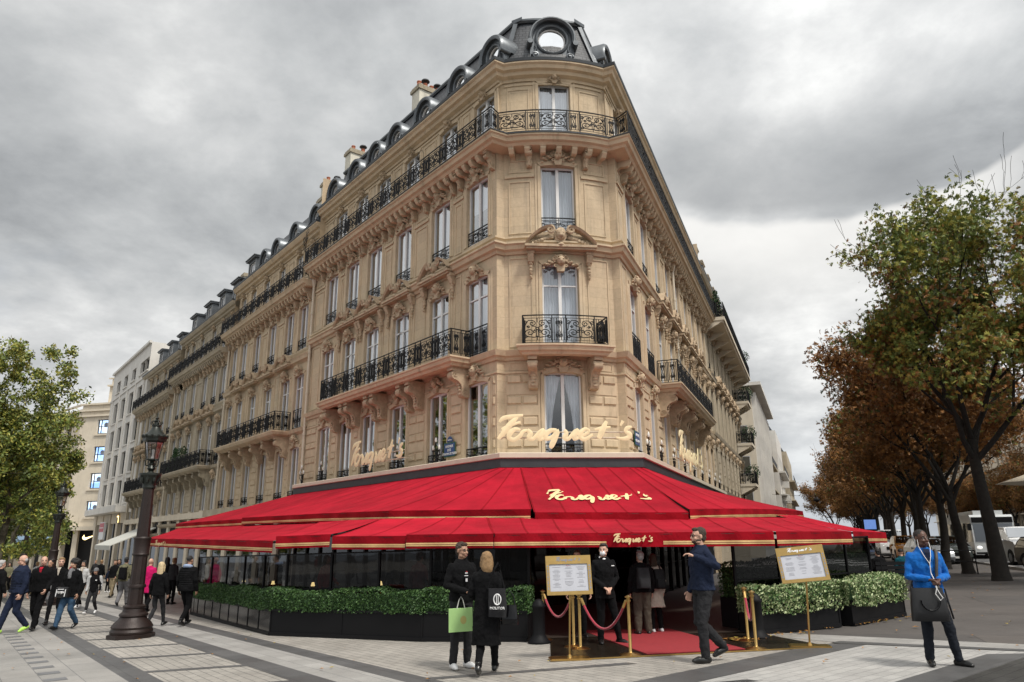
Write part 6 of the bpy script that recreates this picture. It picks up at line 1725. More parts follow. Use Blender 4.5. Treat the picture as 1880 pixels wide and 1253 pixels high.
# ================================================================== STREET LAMPS
LAMPM = mat('lamp_brown_iron', (.022, .013, .011), .45, metal=.3, vary=.25, vscale=6, bump=.3, bscale=40)
LAMPD = mat('lamp_dark_green_iron', (.018, .022, .018), .38, metal=.3)
LGLASS = glass('lantern_glass', (.72, .72, .73), .15, base=.03)
def lamp_meshes():
    d = {}
    b = MB(); b.lathe([(.56, 0), (.56, .09), (.50, .11)], 8, rot=pi/8); b.lathe([(.49, .11), (.50, .16), (.47, .22), (.49, .27), (.43, .36), (.33, .45), (.31, .50), (.34, .53), (.33, .57), (.27, .62), (.25, .70), (.27, .72), (.27, .76), (.20, .80)], 24); d['base'] = b.build('base', LAMPM, smooth=35, mesh_only=True)
    b = MB(); b.lathe([(.19, .78), (.185, 1.20), (.175, 1.98)], 24, flute=.06, caps=False); b.lathe([(.21, 1.20), (.215, 1.24), (.20, 1.28)], 20); b.lathe([(.18, 1.98), (.21, 2.02), (.19, 2.06), (.20, 2.38), (.215, 2.42), (.185, 2.46)], 20, caps=False)
    b.lathe([(.165, 2.46), (.135, 3.70)], 20, flute=.07, caps=False); d['column'] = b.build('column', LAMPM, smooth=35, mesh_only=True)
    b = MB(); b.lathe([(.14, 3.68), (.17, 3.72), (.16, 3.78), (.19, 3.90), (.25, 4.02), (.27, 4.04), (.27, 4.09), (.20, 4.10)], 16)
    for i in range(8):
        a = i*pi/4; b.blob((.21*cos(a), .21*sin(a), 3.93), (.05, .05, .09), 6, 5, .4, i, 4); b.tube([(.17*cos(a), .17*sin(a), 3.82), (.24*cos(a), .24*sin(a), 3.9), (.25*cos(a), .25*sin(a), 4.03)], .02, 4)
    b.lathe([(.10, 4.10), (.06, 4.15), (.11, 4.22), (.07, 4.30), (.09, 4.34), (.05, 4.40), (.12, 4.44)], 12)
    for i in range(4):
        a = pi/4+i*pi/2; b.tube([(.08*cos(a), .08*sin(a), 4.28), (.17*cos(a), .17*sin(a), 4.30), (.19*cos(a), .19*sin(a), 4.42), (.15*cos(a), .15*sin(a), 4.46)], .017, 5)
    d['capital'] = b.build('capital', LAMPD, smooth=35, mesh_only=True)
    b = MB(); n = 6
    for (r0, z) in ((.155, 4.46), (.235, 4.93)): b.tube([(r0*cos(2*pi*i/n), r0*sin(2*pi*i/n), z) for i in range(n)], .016, 5, closed=True)
    for i in range(n): a = 2*pi*i/n; b.tube([(.155*cos(a), .155*sin(a), 4.46), (.235*cos(a), .235*sin(a), 4.93)], .013, 4)
    b.lathe([(.20, 4.91), (.30, 4.95), (.31, 5.02), (.28, 5.05)], 6, caps=False)
    b.lathe([(.30, 5.02), (.315, 5.07), (.27, 5.12), (.15, 5.24), (.10, 5.34), (.12, 5.36), (.12, 5.39), (.07, 5.40), (.06, 5.46), (.09, 5.50), (.03, 5.54), (.05, 5.58), (.012, 5.62), (.012, 5.70), (0, 5.72)], 12)
    for i in range(12): a = 2*pi*i/12; b.blob((.305*cos(a), .305*sin(a), 5.075), (.04, .04, .045), 5, 4)
    for i in range(6): a = 2*pi*i/6; b.tube([(.10*cos(a), .10*sin(a), 5.38), (.15*cos(a), .15*sin(a), 5.44), (.13*cos(a), .13*sin(a), 5.49)], .015, 4)
    d['lantern'] = b.build('lantern', LAMPD, smooth=35, mesh_only=True)
    b = MB(); b.add([(r0*cos(2*pi*i/n), r0*sin(2*pi*i/n), z) for (r0, z) in ((.15, 4.47), (.228, 4.92)) for i in range(n)], [(i, (i+1) % n, n+(i+1) % n, n+i) for i in range(n)]); d['pane'] = b.build('pane', LGLASS, mesh_only=True)
    b = MB(); b.lathe([(.05, 4.48), (.05, 4.52), (.03, 4.56), (.035, 4.72), (0, 4.75)], 8); b.lathe([(.22, 4.90), (.06, 4.88)], 8, caps=False); d['bulb'] = b.build('bulb', GLOBE, smooth=40, mesh_only=True)
    return d
LM = lamp_meshes()
def street_lamp(p, k, label, rz=0):
    t = thing('street_lamp', label, 'street lamp', p, rz, 'ornate street lamps on the left pavement')
    t.scale = (k, k, k)
    for n in ('base', 'column', 'capital', 'lantern'):
        o = put(n, LM[n], t)
        if n == 'lantern': put('pane', LM['pane'], o); put('bulb', LM['bulb'], o)
    return t
k0 = 5.13/5.72
lp0 = ground(240, 1171); 
street_lamp(tuple(lp0), k0, 'nearest ornate brown street lamp, its heavy base left of the hedges', .2)
ldir = Vector((DL[0], DL[1], 0))
for i, (px, py, D) in enumerate(((119, 880, 31.5), (58, 931, 48.0), (20, 958, 66.0))):
    top = at_depth(px, py, D); street_lamp((top.x, top.y, top.z-5.13), k0, ('second ornate street lamp, in front of the pale corner store', 'third ornate street lamp, just right of the left tree trunk', 'furthest ornate street lamp at the left edge')[i], .2+i)

# ================================================================== TREES
BARK = mat('dark_bark', (.017, .0135, .0105), .9, vary=.45, vscale=6, bump=.8, bscale=18)
BARK_P = mat('plane_bark', (.10, .085, .06), .9, vary=.5, vscale=3, bump=.5, bscale=14, col2=(.17, .15, .11), c2scale=3)
def leafmat(name, col): return mat(name, col, .55, vary=.35, vscale=1.5)
LG1, LG2, LG3, LO1, LO2, LO3, LY = (leafmat('leaf_green', (.14, .185, .035)), leafmat('leaf_dark_green', (.06, .09, .022)), leafmat('leaf_yellow_green', (.33, .32, .06)),
   leafmat('leaf_rust', (.33, .155, .04)), leafmat('leaf_brown', (.20, .10, .033)), leafmat('leaf_orange', (.36, .17, .04)), leafmat('leaf_gold', (.34, .25, .05)))
def branchy(b, p, d, L_, r, depth, rnd, tips, spread=.55, segs=4, kids=(2, 4), up=.12, shrink=.68, minr=.012):
    pts = [Vector(p)]; rr = [r]; dd = Vector(d).normalized()
    for i in range(segs):
        dd = (dd+Vector((rnd.gauss(0, .13), rnd.gauss(0, .13), rnd.gauss(up*.5, .08)))).normalized()
        pts.append(pts[-1]+dd*(L_/segs)); rr.append(max(minr*.6, r*(1-.48*(i+1)/segs)))
    b.tube(pts, rr, 7 if r > .08 else (5 if r > .03 else 3), cap=False)
    tips.append((pts[-1].copy(), depth)); 
    if depth <= 2: tips.append((pts[len(pts)//2].copy(), depth))
    if depth <= 0: return
    for k in range(rnd.randint(*kids)):
        i = rnd.randint(max(1, segs//2), segs); a = rnd.uniform(0, 2*pi); u = dd.orthogonal().normalized(); v = dd.cross(u)
        nd = (dd+(u*cos(a)+v*sin(a))*spread*rnd.uniform(.7, 1.4)+Vector((0, 0, up))).normalized()
        branchy(b, pts[i], nd, L_*shrink*rnd.uniform(.8, 1.2), rr[i]*.72, depth-1, rnd, tips, spread, segs, kids, up, shrink, minr)
def leaf(b, c, s, rnd, lobes=5):
    n = Vector((rnd.gauss(0, 1), rnd.gauss(0, 1), rnd.gauss(.4, .9))).normalized(); u = n.orthogonal().normalized(); v = n.cross(u); a0 = rnd.uniform(0, 6.28)
    U = u*cos(a0)+v*sin(a0); Vv = v*cos(a0)-u*sin(a0)
    if lobes == 1: b.add([c-U*s, c+Vv*s*.5, c+U*s, c-Vv*s*.5], [(0, 1, 2, 3)]); return
    vs = [c]; 
    for k in range(lobes):
        a = -1.2+2.4*k/(lobes-1); L_ = s*(1.25-.3*abs(a)); d1 = U*cos(a)+Vv*sin(a); p = Vv*cos(a)-U*sin(a)
        vs += [c+d1*L_*.55-p*s*.17, c+d1*L_-n*s*.25, c+d1*L_*.55+p*s*.17]
    b.add(vs, [(0, 1+3*k, 2+3*k, 3+3*k) for k in range(lobes)])
def make_tree(seed, trunk_h, r0, lean, crown, leaves, lsize, mats, weights, ell=None, limbs=5, L0=3.0, depth=4, spread=.6, up=.15, bark=BARK, lobes=1, jitter=.5, droop=0, taper=1.0, kids=(2, 3), fill=.72):
    """returns (trunk mesh, crown mesh) in local coordinates with the foot at 0; crown=(cx,cy,cz,rx,ry,rz)"""
    rnd = random.Random(seed); b = MB(); tips = []
    lv = Vector((lean[0], lean[1], 1)).normalized(); pts = []; rr = []
    for i in range(7):
        t = i/6; pts.append(lv*trunk_h*t+Vector((.10*sin(t*4+seed), .08*cos(t*3+seed)-.08, 0))*t); rr.append(r0*(1.35 if i == 0 else (1.08 if i == 1 else 1))*(1-.32*t))
    pts.insert(1, pts[0].lerp(pts[1], .25)); rr.insert(1, r0*1.12)
    b.tube(pts, rr, 12, cap=False)
    top = pts[-1]
    for k in range(limbs):
        a = 2*pi*k/limbs+rnd.uniform(-.4, .4); out = rnd.uniform(.35, .95)
        d = Vector((cos(a)*out, sin(a)*out, 1)).normalized()
        branchy(b, pts[-1-(k % 2)], d, L0*rnd.uniform(.8, 1.25), rr[-1]*.62, depth, rnd, tips, spread, 4, kids, up)
    C_ = Vector(crown[:3]); Rr = Vector(crown[3:])
    def inside(p, k=1.0):
        q = p-C_; tz = max(-1, min(1, q.z/Rr.z)); q = Vector((q.x/(1-.30*tz*(taper)), q.y/(1-.30*tz*(taper)), q.z)); f = 1+(.22 if ell is None else .09)*noise.noise(p*.45+Vector((seed, 0, 0)))
        if ell == 'box': return max(abs(q.x)/Rr.x, abs(q.y)/Rr.y, abs(q.z)/Rr.z)**4*.6+((q.x/Rr.x)**2+(q.y/Rr.y)**2+(q.z/Rr.z)**2)*.28 < k*f
        return (q.x/Rr.x)**2+(q.y/Rr.y)**2+(q.z/Rr.z)**2 < k*f
    tr_me = b.build('trunk', bark, smooth=60, mesh_only=True)
    good = [t_ for t_ in tips if inside(t_[0], 1.15 if ell is None else .8)] or tips
    lf = MB()
    # extra clumps that fill the crown volume unevenly
    clumps = [g_[0] for g_ in good]
    tries = 0
    while len(clumps) < max(len(good), 260 if ell is None else 520) and tries < 8000:
        tries += 1
        p = C_+Vector((rnd.uniform(-1, 1)*Rr.x, rnd.uniform(-1, 1)*Rr.y, rnd.uniform(-1, 1)*Rr.z))
        if inside(p, fill if ell is None else 1.0) and noise.noise(p*.55+Vector((0, seed*3.1, 0))) > (.02 if ell is None else -.45): clumps.append(p)
    per = max(1, leaves//len(clumps))
    for c in clumps:
        rad = jitter*rnd.uniform(.6, 1.3); tone = noise.noise(c*.35+Vector((seed*2, 5, 1)))+.35*rnd.uniform(-1, 1); hz = (c.z-C_.z)/Rr.z
        for k in range(per):
            o_ = Vector((rnd.gauss(0, 1), rnd.gauss(0, 1), rnd.gauss(0, .7)))*rad*.55; o_ = o_ if o_.length < rad else o_*(rad/o_.length)*rnd.random()
            p = c+o_
            w2 = weights(hz, tone, rnd) if callable(weights) else 0
            lf.mi = w2; leaf(lf, p, lsize*rnd.uniform(.6, 1.35), rnd, lobes)
    return tr_me, lf.build('crown', mats, mesh_only=True)
ORD = ords+['thirteenth', 'fourteenth', 'fifteenth', 'sixteenth', 'seventeenth', 'eighteenth', 'nineteenth', 'last']
CM = [LG1, LG2, LG3, LO1, LO2, LO3, LY]
def w_chest(hz, tone, rnd):
    g = .93+.50*hz+.45*tone+rnd.gauss(0, .18)
    if g > .95: return 0 if rnd.random() < .62 else 2
    if g > .6: return rnd.choice((0, 0, 1, 2, 4, 3))
    if g > .3: return rnd.choice((1, 3, 4, 4, 3, 0, 5))
    return rnd.choice((3, 4, 4, 3, 5, 4))
def w_brown(hz, tone, rnd):
    g = .5*tone+rnd.gauss(0, .3)+.2*hz
    if g > .35: return rnd.choice((1, 4, 0, 3))
    return rnd.choice((3, 4, 4, 3, 4, 3, 5))
def w_gold(hz, tone, rnd):
    return rnd.choice((6, 5, 2, 2, 0, 3))
def w_plane(hz, tone, rnd):
    g = .68+.5*tone+.15*hz+rnd.gauss(0, .2)
    if g > .72: return rnd.choice((2, 2, 0, 0))
    if g > .3: return rnd.choice((0, 0, 2, 0, 1))
    return rnd.choice((1, 0, 0))
def tree(name, meshes, p, label, rz=0, k=1.0, grp=None):
    t = thing(name, label, 'tree', p, rz, grp); t.scale = (k, k, k)
    put('trunk', meshes[0], t); put('crown', meshes[1], t); return t
TD = Vector((DR[0], DR[1], 0))
t1p = ground(1840, 1066); 
main = make_tree(21, 5.2, .27, (-.05, .0), (-1.0, .2, 9.4, 5.9, 5.6, 6.6), 25000, .12, CM, w_chest, limbs=6, L0=3.9, depth=4, spread=.62, lobes=5, jitter=.75, kids=(2, 3))
tree('chestnut_tree', main, tuple(t1p), 'tallest chestnut tree at the right edge, green top and rusty skirt', .0, 1.0, 'chestnut trees along the right avenue')
near = make_tree(33, 5.0, .33, (-.14, .0), (-2.0, 0, 9.0, 5.2, 5.2, 5.4), 26000, .125, CM, lambda h_, t_, r_: w_gold(h_, t_, r_) if r_.random() < .35 else w_chest(h_, t_+.25, r_), limbs=5, L0=3.4, depth=3, lobes=5, jitter=.8)
q = Vector((21.0, 24.2, gz(21.0, 24.2))); tree('chestnut_tree', near, tuple(q), 'chestnut with golden leaves, its trunk just outside the right edge', .0, 1.0, 'chestnut trees along the right avenue')
back = [make_tree(40+i, 3.3+.3*i, .215, (-.08, .02), (-.6, 0, 7.3, 4.8, 4.8, 5.5), 19000, .125, CM, w_brown, limbs=6, L0=3.3, depth=3, lobes=5, jitter=.9, bark=BARK, fill=.95, taper=.4) for i in range(3)]
bases = [ground(1779, 1053), ground(1737, 1045)]
for i, b_ in enumerate(bases): tree('chestnut_tree', back[i], tuple(b_), ('second chestnut trunk from the right edge, left of the tall tree', 'third chestnut trunk from the right edge, just right of the blue sweater')[i], i*2.2, (1.08, 1.06)[i], 'chestnut trees along the right avenue')
last = bases[-1]
for i in range(14):
    p = last+TD*(5.7*(i+1)); p.z = gz(p.x, p.y)
    tree('chestnut_tree', back[(i+2) % 3], tuple(p), 'rust brown chestnut, %s in the kerb row beyond the third trunk' % (ords+['thirteenth', 'fourteenth'])[i], i*1.7+.8, 1.06-.004*i, 'chestnut trees along the right avenue')
for i in range(20):
    p = Vector((*rp(2+6.2*i, 19.5 if i % 2 else 22.5), 0)); p.z = gz(p.x, p.y)
    tree('chestnut_tree', back[(i+1) % 3], tuple(p), 'rusty chestnut across the road, %s of the far row' % ORD[i], i*1.1, 1.0, 'chestnut trees across the road')
PM = [LG1, LG2, LG3, LO1, LO2, LO3, LY]
pl_t = make_tree(60, 5.2, .24, (.02, 0), (0, 0, 9.0, 3.3, 3.4, 6.3), 64000, .11, PM, w_plane, ell='box', limbs=6, L0=2.6, depth=3, bark=BARK_P, jitter=.6, taper=.2)
for i, (px, D, k) in enumerate(((0, 36.5, .82), (-160, 33, .8), (25, 50, .8), (20, 62, .8))):
    p = at_depth(px, 1000, D); z = -.95 if D < 40 else gz(p.x, p.y)
    tree('plane_tree', pl_t, (p.x, p.y, z), ('bushy clipped plane tree at the left edge, green turning yellow', 'plane tree mostly outside the left edge', 'plane tree hidden behind the clipped left tree', 'furthest plane tree at the left edge')[i], i*1.9+.4, k, 'plane trees on the left avenue')

for i in range(12):
    p = at_depth(1540+34*i, 1000, 118+9*(i % 3)); p.z = gz(p.x, p.y)
    tree('chestnut_tree', back[i % 3], tuple(p), 'far brown chestnut closing the end of the right avenue, %s from the left' % ORD[i], i*1.3, 1.0, 'far chestnut trees closing the avenue')
# ---- fallen leaves (nobody could count them)
rnd = random.Random(5); b = MB()
def drop(x, y, s):
    z = gz(x, y)+.022; a = rnd.uniform(0, 6.28); b.mi = rnd.randint(0, 2)
    b.add([(x+s*cos(a), y+s*sin(a), z), (x-s*.6*sin(a), y+s*.6*cos(a), z+.012), (x-s*cos(a), y-s*sin(a), z+.004), (x+s*.6*sin(a), y-s*.6*cos(a), z+.014)], [(0, 1, 2, 3)])
for i in range(420):
    f = rnd.random()
    if f < .22: u = rnd.choice((.02, .05, .3, .62, .7, .95))+rnd.gauss(0, .05); drop(4.5+4.2*u+rnd.gauss(0, .12), 14.2+2.6*u+rnd.gauss(0, .14)-.16, rnd.uniform(.025, .06))
    elif f < .75: drop(rnd.uniform(5, 24), rnd.uniform(13, 45), rnd.uniform(.03, .07))
    else: drop(rnd.uniform(-12, 8), rnd.uniform(6, 18), rnd.uniform(.02, .045))
for i in range(26): drop(4.05+rnd.gauss(0, .16), 13.75+rnd.gauss(0, .10), rnd.uniform(.05, .08))
o = b.build('fallen_leaves', [LO3, LO1, LY]); tag(o, 'orange and brown fallen leaves scattered over the pavement', 'leaves', kind='stuff')

# ================================================================== VEHICLES
def paint(name, col, rough=.25): return mat(name, col, rough, metal=.1, spec=.6, coat=.8)
CARG = glass('car_glass', (.10, .12, .13), .35, base=.18); TYRE = mat('tyre', (.012, .012, .012), .8); RIM = mat('rim', (.35, .35, .36), .3, metal=.8); CHR = mat('chrome', (.6, .6, .62), .15, metal=1)
HEADL = mat('headlight', (.8, .85, .9), .1, emis=(1, .95, .85), estr=.35); TAILL = mat('tail_light', (.4, .01, .01), .2, emis=(1, .03, .02), estr=.8); NPL = mat('number_plate', (.75, .75, .72), .5)
def vehicle(label, cat, p, head, L_, W_, H_, pm, kind='car', grp=None, name='parked_car', lights=True):
    """front points along local +x"""
    t = thing(name, label, cat, p, head, grp)
    gc = .17; belt = H_*(.60 if kind != 'van' else .55)
    if kind == 'car': prof = [(-.5, .30), (-.5, .62), (-.47, .70), (-.36, .74), (-.24, 1.0), (.06, 1.0), (.20, .70), (.44, .60), (.49, .46), (.5, .30)]
    elif kind == 'hatch': prof = [(-.5, .28), (-.5, .62), (-.46, .82), (-.40, .97), (-.28, 1.0), (.08, .98), (.24, .67), (.44, .58), (.49, .45), (.5, .28)]
    elif kind == 'suv': prof = [(-.5, .25), (-.5, .60), (-.48, .78), (-.44, .96), (-.34, 1.0), (.10, 1.0), (.22, .68), (.45, .62), (.49, .50), (.5, .25)]
    else: prof = [(-.5, .18), (-.5, .60), (-.5, .94), (-.47, 1.0), (.26, 1.0), (.38, .62), (.48, .50), (.5, .40), (.5, .18)]
    P_ = [(x*L_, z*H_) for x, z in prof]
    b = MB(); hw = W_/2
    def half(z):
        if z < belt: return hw*(.96+.04*sin(min(1, z/belt)*pi))
        return hw*(1-.20*((z-belt)/(H_-belt))**1.2) if kind != 'van' else hw*(1-.06*(z-belt)/(H_-belt))
    pts = P_+[(.46*L_, gc), (-.46*L_, gc)]
    rings = [-1, -.86, -.4, 0, .4, .86, 1]
    vs = []
    for f in rings:
        for (x, z) in pts:
            e = 1-.018*abs(f)**6; zz = z-(H_*.022*abs(f)**4 if z > belt else 0)
            vs.append((x*e, f*half(z), zz))
    n = len(pts); fs = [(i*n+k, i*n+(k+1) % n, (i+1)*n+(k+1) % n, (i+1)*n+k) for i in range(len(rings)-1) for k in range(n)]
    fs += [list(range(n))[::-1], [(len(rings)-1)*n+k for k in range(n)]]
    b.add(vs, fs); b.build('body', pm, t, smooth=38, loc=(0, 0, 0))
    # side glass
    top = [(x, z) for x, z in P_ if z > belt*1.02]
    xb, xf = min(x for x, z in top), max(x for x, z in top)
    for s_ in (-1, 1):
        g_ = MB(); z0, z1 = belt*1.06, H_*.92
        def yz(z): return s_*(half(z)+.006)
        def xlim(z, front):
            ps = [(x, zz) for x, zz in P_]; r_ = []
            for (a, b2_) in zip(ps, ps[1:]):
                if (a[1]-z)*(b2_[1]-z) <= 0 and a[1] != b2_[1]: r_.append(a[0]+(b2_[0]-a[0])*(z-a[1])/(b2_[1]-a[1]))
            return (max(r_)-.07) if front else (min(r_)+.09)
        cuts = [0, .48, 1] if kind != 'van' else [.62, 1]
        for c0, c1_ in zip(cuts, cuts[1:]):
            q = []
            for z in (z0, z1):
                a, b3 = xlim(z, 0), xlim(z, 1); q.append((a+(b3-a)*c0+.03, a+(b3-a)*c1_-.03, z))
            g_.face((q[0][0], yz(q[0][2]), q[0][2]), (q[0][1], yz(q[0][2]), q[0][2]), (q[1][1], yz(q[1][2]), q[1][2]), (q[1][0], yz(q[1][2]), q[1][2]))
        g_.build('side_window', CARG, t, loc=(0, 0, 0))
    def screen(nm, front):
        ps = P_; seg = None
        for (a, b2_) in zip(ps, ps[1:]):
            if abs(b2_[1]-a[1]) > H_*.2 and ((b2_[1] < a[1]) if front else (b2_[1] > a[1])) and max(a[1], b2_[1]) > H_*.93: seg = (a, b2_)
        if not seg: seg = (ps[2], ps[3]) if not front else (ps[5], ps[6])
        (x0, z0), (x1, z1) = seg; nx_, nz_ = (z0-z1), (x1-x0); l_ = hypot(nx_, nz_) or 1; o_ = .012 if True else 0
        sx_ = (1 if front else -1)
        g_ = MB(); q = []
        for tt in (.10, .90):
            x, z = x0+(x1-x0)*tt, z0+(z1-z0)*tt; q.append((x+sx_*.014, z+.014, half(z)*.88))
        g_.face((q[0][0], -q[0][2], q[0][1]), (q[0][0], q[0][2], q[0][1]), (q[1][0], q[1][2], q[1][1]), (q[1][0], -q[1][2], q[1][1]))
        g_.build(nm, CARG, t, loc=(0, 0, 0))
    screen('windscreen', True); screen('rear_window', False)
    R_ = .32 if kind in ('car', 'hatch') else .37
    for sx_ in (-.31, .30):
        for s_ in (-1, 1):
            w_ = MB(); y0 = s_*(hw-.20); y1 = s_*(hw+.012)
            w_.tube([(sx_*L_, y0, R_), (sx_*L_, y1, R_)], R_, 20)
            wo = w_.build('wheel', TYRE, t, loc=(0, 0, 0), smooth=40)
            r_ = MB(); r_.tube([(sx_*L_, y1-s_*.02, R_), (sx_*L_, y1+s_*.012, R_)], R_*.62, 14); r_.build('rim', RIM, wo, loc=(0, 0, 0))
            a_ = MB(); a_.tube([(sx_*L_+R_*1.12*cos(pi*i/10), s_*(hw-.01), R_+R_*1.12*sin(pi*i/10)) for i in range(11)], .035, 4); a_.build('wheel_arch', BLKM, t, loc=(0, 0, 0))
    for s_ in (-1, 1):
        h = MB(); h.blob((.478*L_, s_*hw*.74, H_*.43), (.07, .17, .075), 8, 6); h.build('headlight', HEADL, t, loc=(0, 0, 0), smooth=60)
        h = MB(); h.blob((-.488*L_, s_*hw*.80, H_*.55), (.04, .12, .10), 8, 6); h.build('tail_light', TAILL, t, loc=(0, 0, 0), smooth=60)
        h = MB(); h.blob((.17*L_, s_*(hw+.08), belt*1.06), (.07, .09, .07), 8, 6); h.build('wing_mirror', pm, t, loc=(0, 0, 0), smooth=60)
    h = MB(); h.box(.488*L_, .503*L_, -hw*.55, hw*.55, H_*.30, H_*.40); h.box(.47*L_, .506*L_, -hw*.85, hw*.85, .18, .30); h.build('grille', BLKM, t, loc=(0, 0, 0))
    h = MB(); h.box(.503*L_, .51*L_, -.26, .26, H_*.20, H_*.20+.11); h.build('number_plate', NPL, t, loc=(0, 0, 0))
    return t
def on_ground(px, py, D):
    p = at_depth(px, py, D); return (p.x, p.y, gz(p.x, p.y)+.0)
aw = atan2(-DR[1], -DR[0])      # heading towards the camera along the right avenue
SILV, WHT, BLACKP, GREY_, TAXI, DKG = paint('silver_paint', (.42, .44, .46)), paint('white_paint', (.72, .72, .72)), paint('black_paint', (.012, .012, .015)), paint('grey_paint', (.16, .17, .18)), paint('orange_paint', (.62, .26, .05)), paint('dark_green_paint', (.03, .04, .035))
G_ = 'cars in the right hand avenue'
pc = lambda s, w_: (*rp(s, w_), gz(*rp(s, w_))-.004)
vehicle('black hatchback half out of frame at the far right edge', 'car', (24.9, 34.2, gz(24.9, 34.2)), aw+.35, 4.1, 1.75, 1.5, BLACKP, 'hatch', G_)
vehicle('white four wheel drive with roof rack behind the black hatchback', 'car', (28.3, 42.0, gz(28, 42)), aw+.1, 4.8, 1.95, 2.0, WHT, 'suv', G_)
vehicle('dark grey estate between the two right hand trunks', 'car', (26.9, 46.5, gz(27, 46)), aw, 4.5, 1.8, 1.6, DKG, 'suv', G_)
vehicle('silver saloon facing us left of the bus', 'car', on_ground(1706, 1030, 46.0), aw+.1, 4.5, 1.8, 1.5, SILV, 'car', G_)
vehicle('orange taxi van just right of the blue sweater', 'car', on_ground(1668, 1020, 52.0), aw, 4.6, 1.85, 1.7, TAXI, 'suv', G_)
vehicle('white small van behind the man in blue', 'van', on_ground(1638, 1015, 62.0), aw, 5.2, 2.0, 2.2, WHT, 'van', G_, 'delivery_van')
vehicle('white car behind the orange taxi', 'car', on_ground(1690, 1008, 70.0), aw, 4.4, 1.8, 1.6, WHT, 'hatch', G_)
vehicle('silver grey car seen under the right end of the awning', 'car', on_ground(1574, 1030, 42), aw+.1, 4.2, 1.8, 1.45, GREY_, 'car', G_)
# ---- city bus
def bus(p, head):
    t = thing('city_bus', 'white and dark city bus facing us between the tree trunks', 'bus', p, head)
    L_, W_, H_ = 12.0, 2.55, 2.95; hw = W_/2; BW_ = paint('bus_white', (.62, .64, .64)); 
    b = MB(); prof = [(-6, .35), (-6, 2.8), (-5.8, 2.95), (5.55, 2.95), (5.85, 2.8), (6.0, 1.3), (6.0, .35)]
    b.prism([(x, z) for x, z in prof], -hw, hw, ax='y'); b.box(-5.5, 5.0, -.9, .9, 2.96, 3.25); b.build('body', BW_, t, loc=(0, 0, 0))
    g_ = MB(); g_.face((6.03, -hw*.92, 1.15), (6.03, hw*.92, 1.15), (5.93, hw*.92, 2.35), (5.93, -hw*.92, 2.35)); g_.build('windscreen', CARG, t, loc=(0, 0, 0))
    g_ = MB(); g_.box(5.84, 5.96, -hw*.95, hw*.95, 2.42, 2.78); db = g_.build('destination_board', BLKM, t, loc=(0, 0, 0))
    am = mat('amber_dots', (1, .25, .05), .5, emis=(1, .22, .04), estr=2.5)
    textmesh('route_letter', 'C', .34, am, t, (5.985, .1, 2.6), (pi/2, 0, pi/2))
    for s_ in (-1, 1):
        g_ = MB()
        for k in range(7): x = -5.6+1.6*k; g_.face((x, s_*(hw+.01), 1.1), (x+1.45, s_*(hw+.01), 1.1), (x+1.45, s_*(hw+.01), 2.4), (x, s_*(hw+.01), 2.4))
        g_.build('side_window', CARG, t, loc=(0, 0, 0))
        for x in (-3.6, 3.7):
            w_ = MB(); w_.tube([(x, s_*(hw-.3), .48), (x, s_*(hw+.01), .48)], .48, 20); w_.build('wheel', TYRE, t, loc=(0, 0, 0))
        h = MB(); h.blob((6.0, s_*hw*.78, .75), (.05, .18, .12), 8, 6); h.build('headlight', HEADL, t, loc=(0, 0, 0))
        h = MB(); h.box(5.9, 6.25, s_*(hw+.05), s_*(hw+.25), 1.9, 2.35); h.build('wing_mirror', BLKM, t, loc=(0, 0, 0))
    h = MB(); h.box(6.0, 6.03, -.26, .26, .5, .62); h.build('number_plate', NPL, t, loc=(0, 0, 0)); h = MB(); h.box(5.98, 6.04, -hw*.96, hw*.96, .32, .45); h.build('bumper', BLKM, t, loc=(0, 0, 0))
bus(on_ground(1800, 1020, 57.0), aw)
# roof rack, bench, railings, notice screen
rk = MB()
b = MB()
SCRN = mat('screen_picture', (.05, .09, .22), .3, emis=(.10, .18, .42), estr=.7, vary=.6, vscale=3)
p = at_depth(1598, 968, 42); t = thing('notice_screen', 'blue lit display panel on a dark housing behind the awning corner', 'screen', (p.x, p.y, gz(p.x, p.y)))
b = MB(); b.box(p.x-.38, p.x+.38, p.y, p.y+.15, gz(p.x, p.y)+2.0, gz(p.x, p.y)+2.7); b.box(p.x-.1, p.x+.1, p.y+.02, p.y+.13, gz(p.x, p.y), gz(p.x, p.y)+2.0); b.build('housing', BLKM, t)
b = MB(); b.box(p.x-.33, p.x+.33, p.y-.012, p.y-.002, gz(p.x, p.y)+2.1, gz(p.x, p.y)+2.62); b.build('display', SCRN, t)
p = at_depth(1655, 1050, 24.5); gp_ = gz(p.x, p.y); t = thing('park_bench', 'dark slatted park bench behind the hedge, three people sitting on it', 'bench', (p.x, p.y, gp_), .25)
for k in range(3):
    b = MB(); b.box(-1.3, 1.3, -.32+.16*k, -.20+.16*k, .44, .47); b.build('seat_slat', BLKM, t, loc=(0, 0, 0))
for k in range(3):
    b = MB(); b.box(-1.3, 1.3, -.42, -.39, .55+.13*k, .65+.13*k); b.build('backrest_slat', BLKM, t, loc=(0, 0, 0))
for s_ in (-1.1, 0, 1.1):
    b = MB(); b.tube([(s_, -.40, 0), (s_, -.40, .95)], .03, 5); b.tube([(s_, .15, 0), (s_, .15, .44), (s_, -.4, .44)], .025, 5); b.build('leg', BLKM, t, loc=(0, 0, 0))
def barrier(px, py, D, w_, label):
    p = at_depth(px, py, D); g0 = gz(p.x, p.y); t = thing('pavement_railing', label, 'railing', (p.x, p.y, g0), .1)
    b = MB(); b.tube([(-w_, 0, 0), (-w_, 0, 1.0), (w_, 0, 1.0), (w_, 0, 0)], .03, 6); b.tube([(-w_, 0, .55), (w_, 0, .55)], .02, 5); b.build('rail', IRON, t, loc=(0, 0, 0))
barrier(1758, 1040, 33, .9, 'dark tubular pavement railing before the silver saloon')
barrier(1600, 1040, 30, 1.0, 'dark tubular pavement railing behind the awning corner')
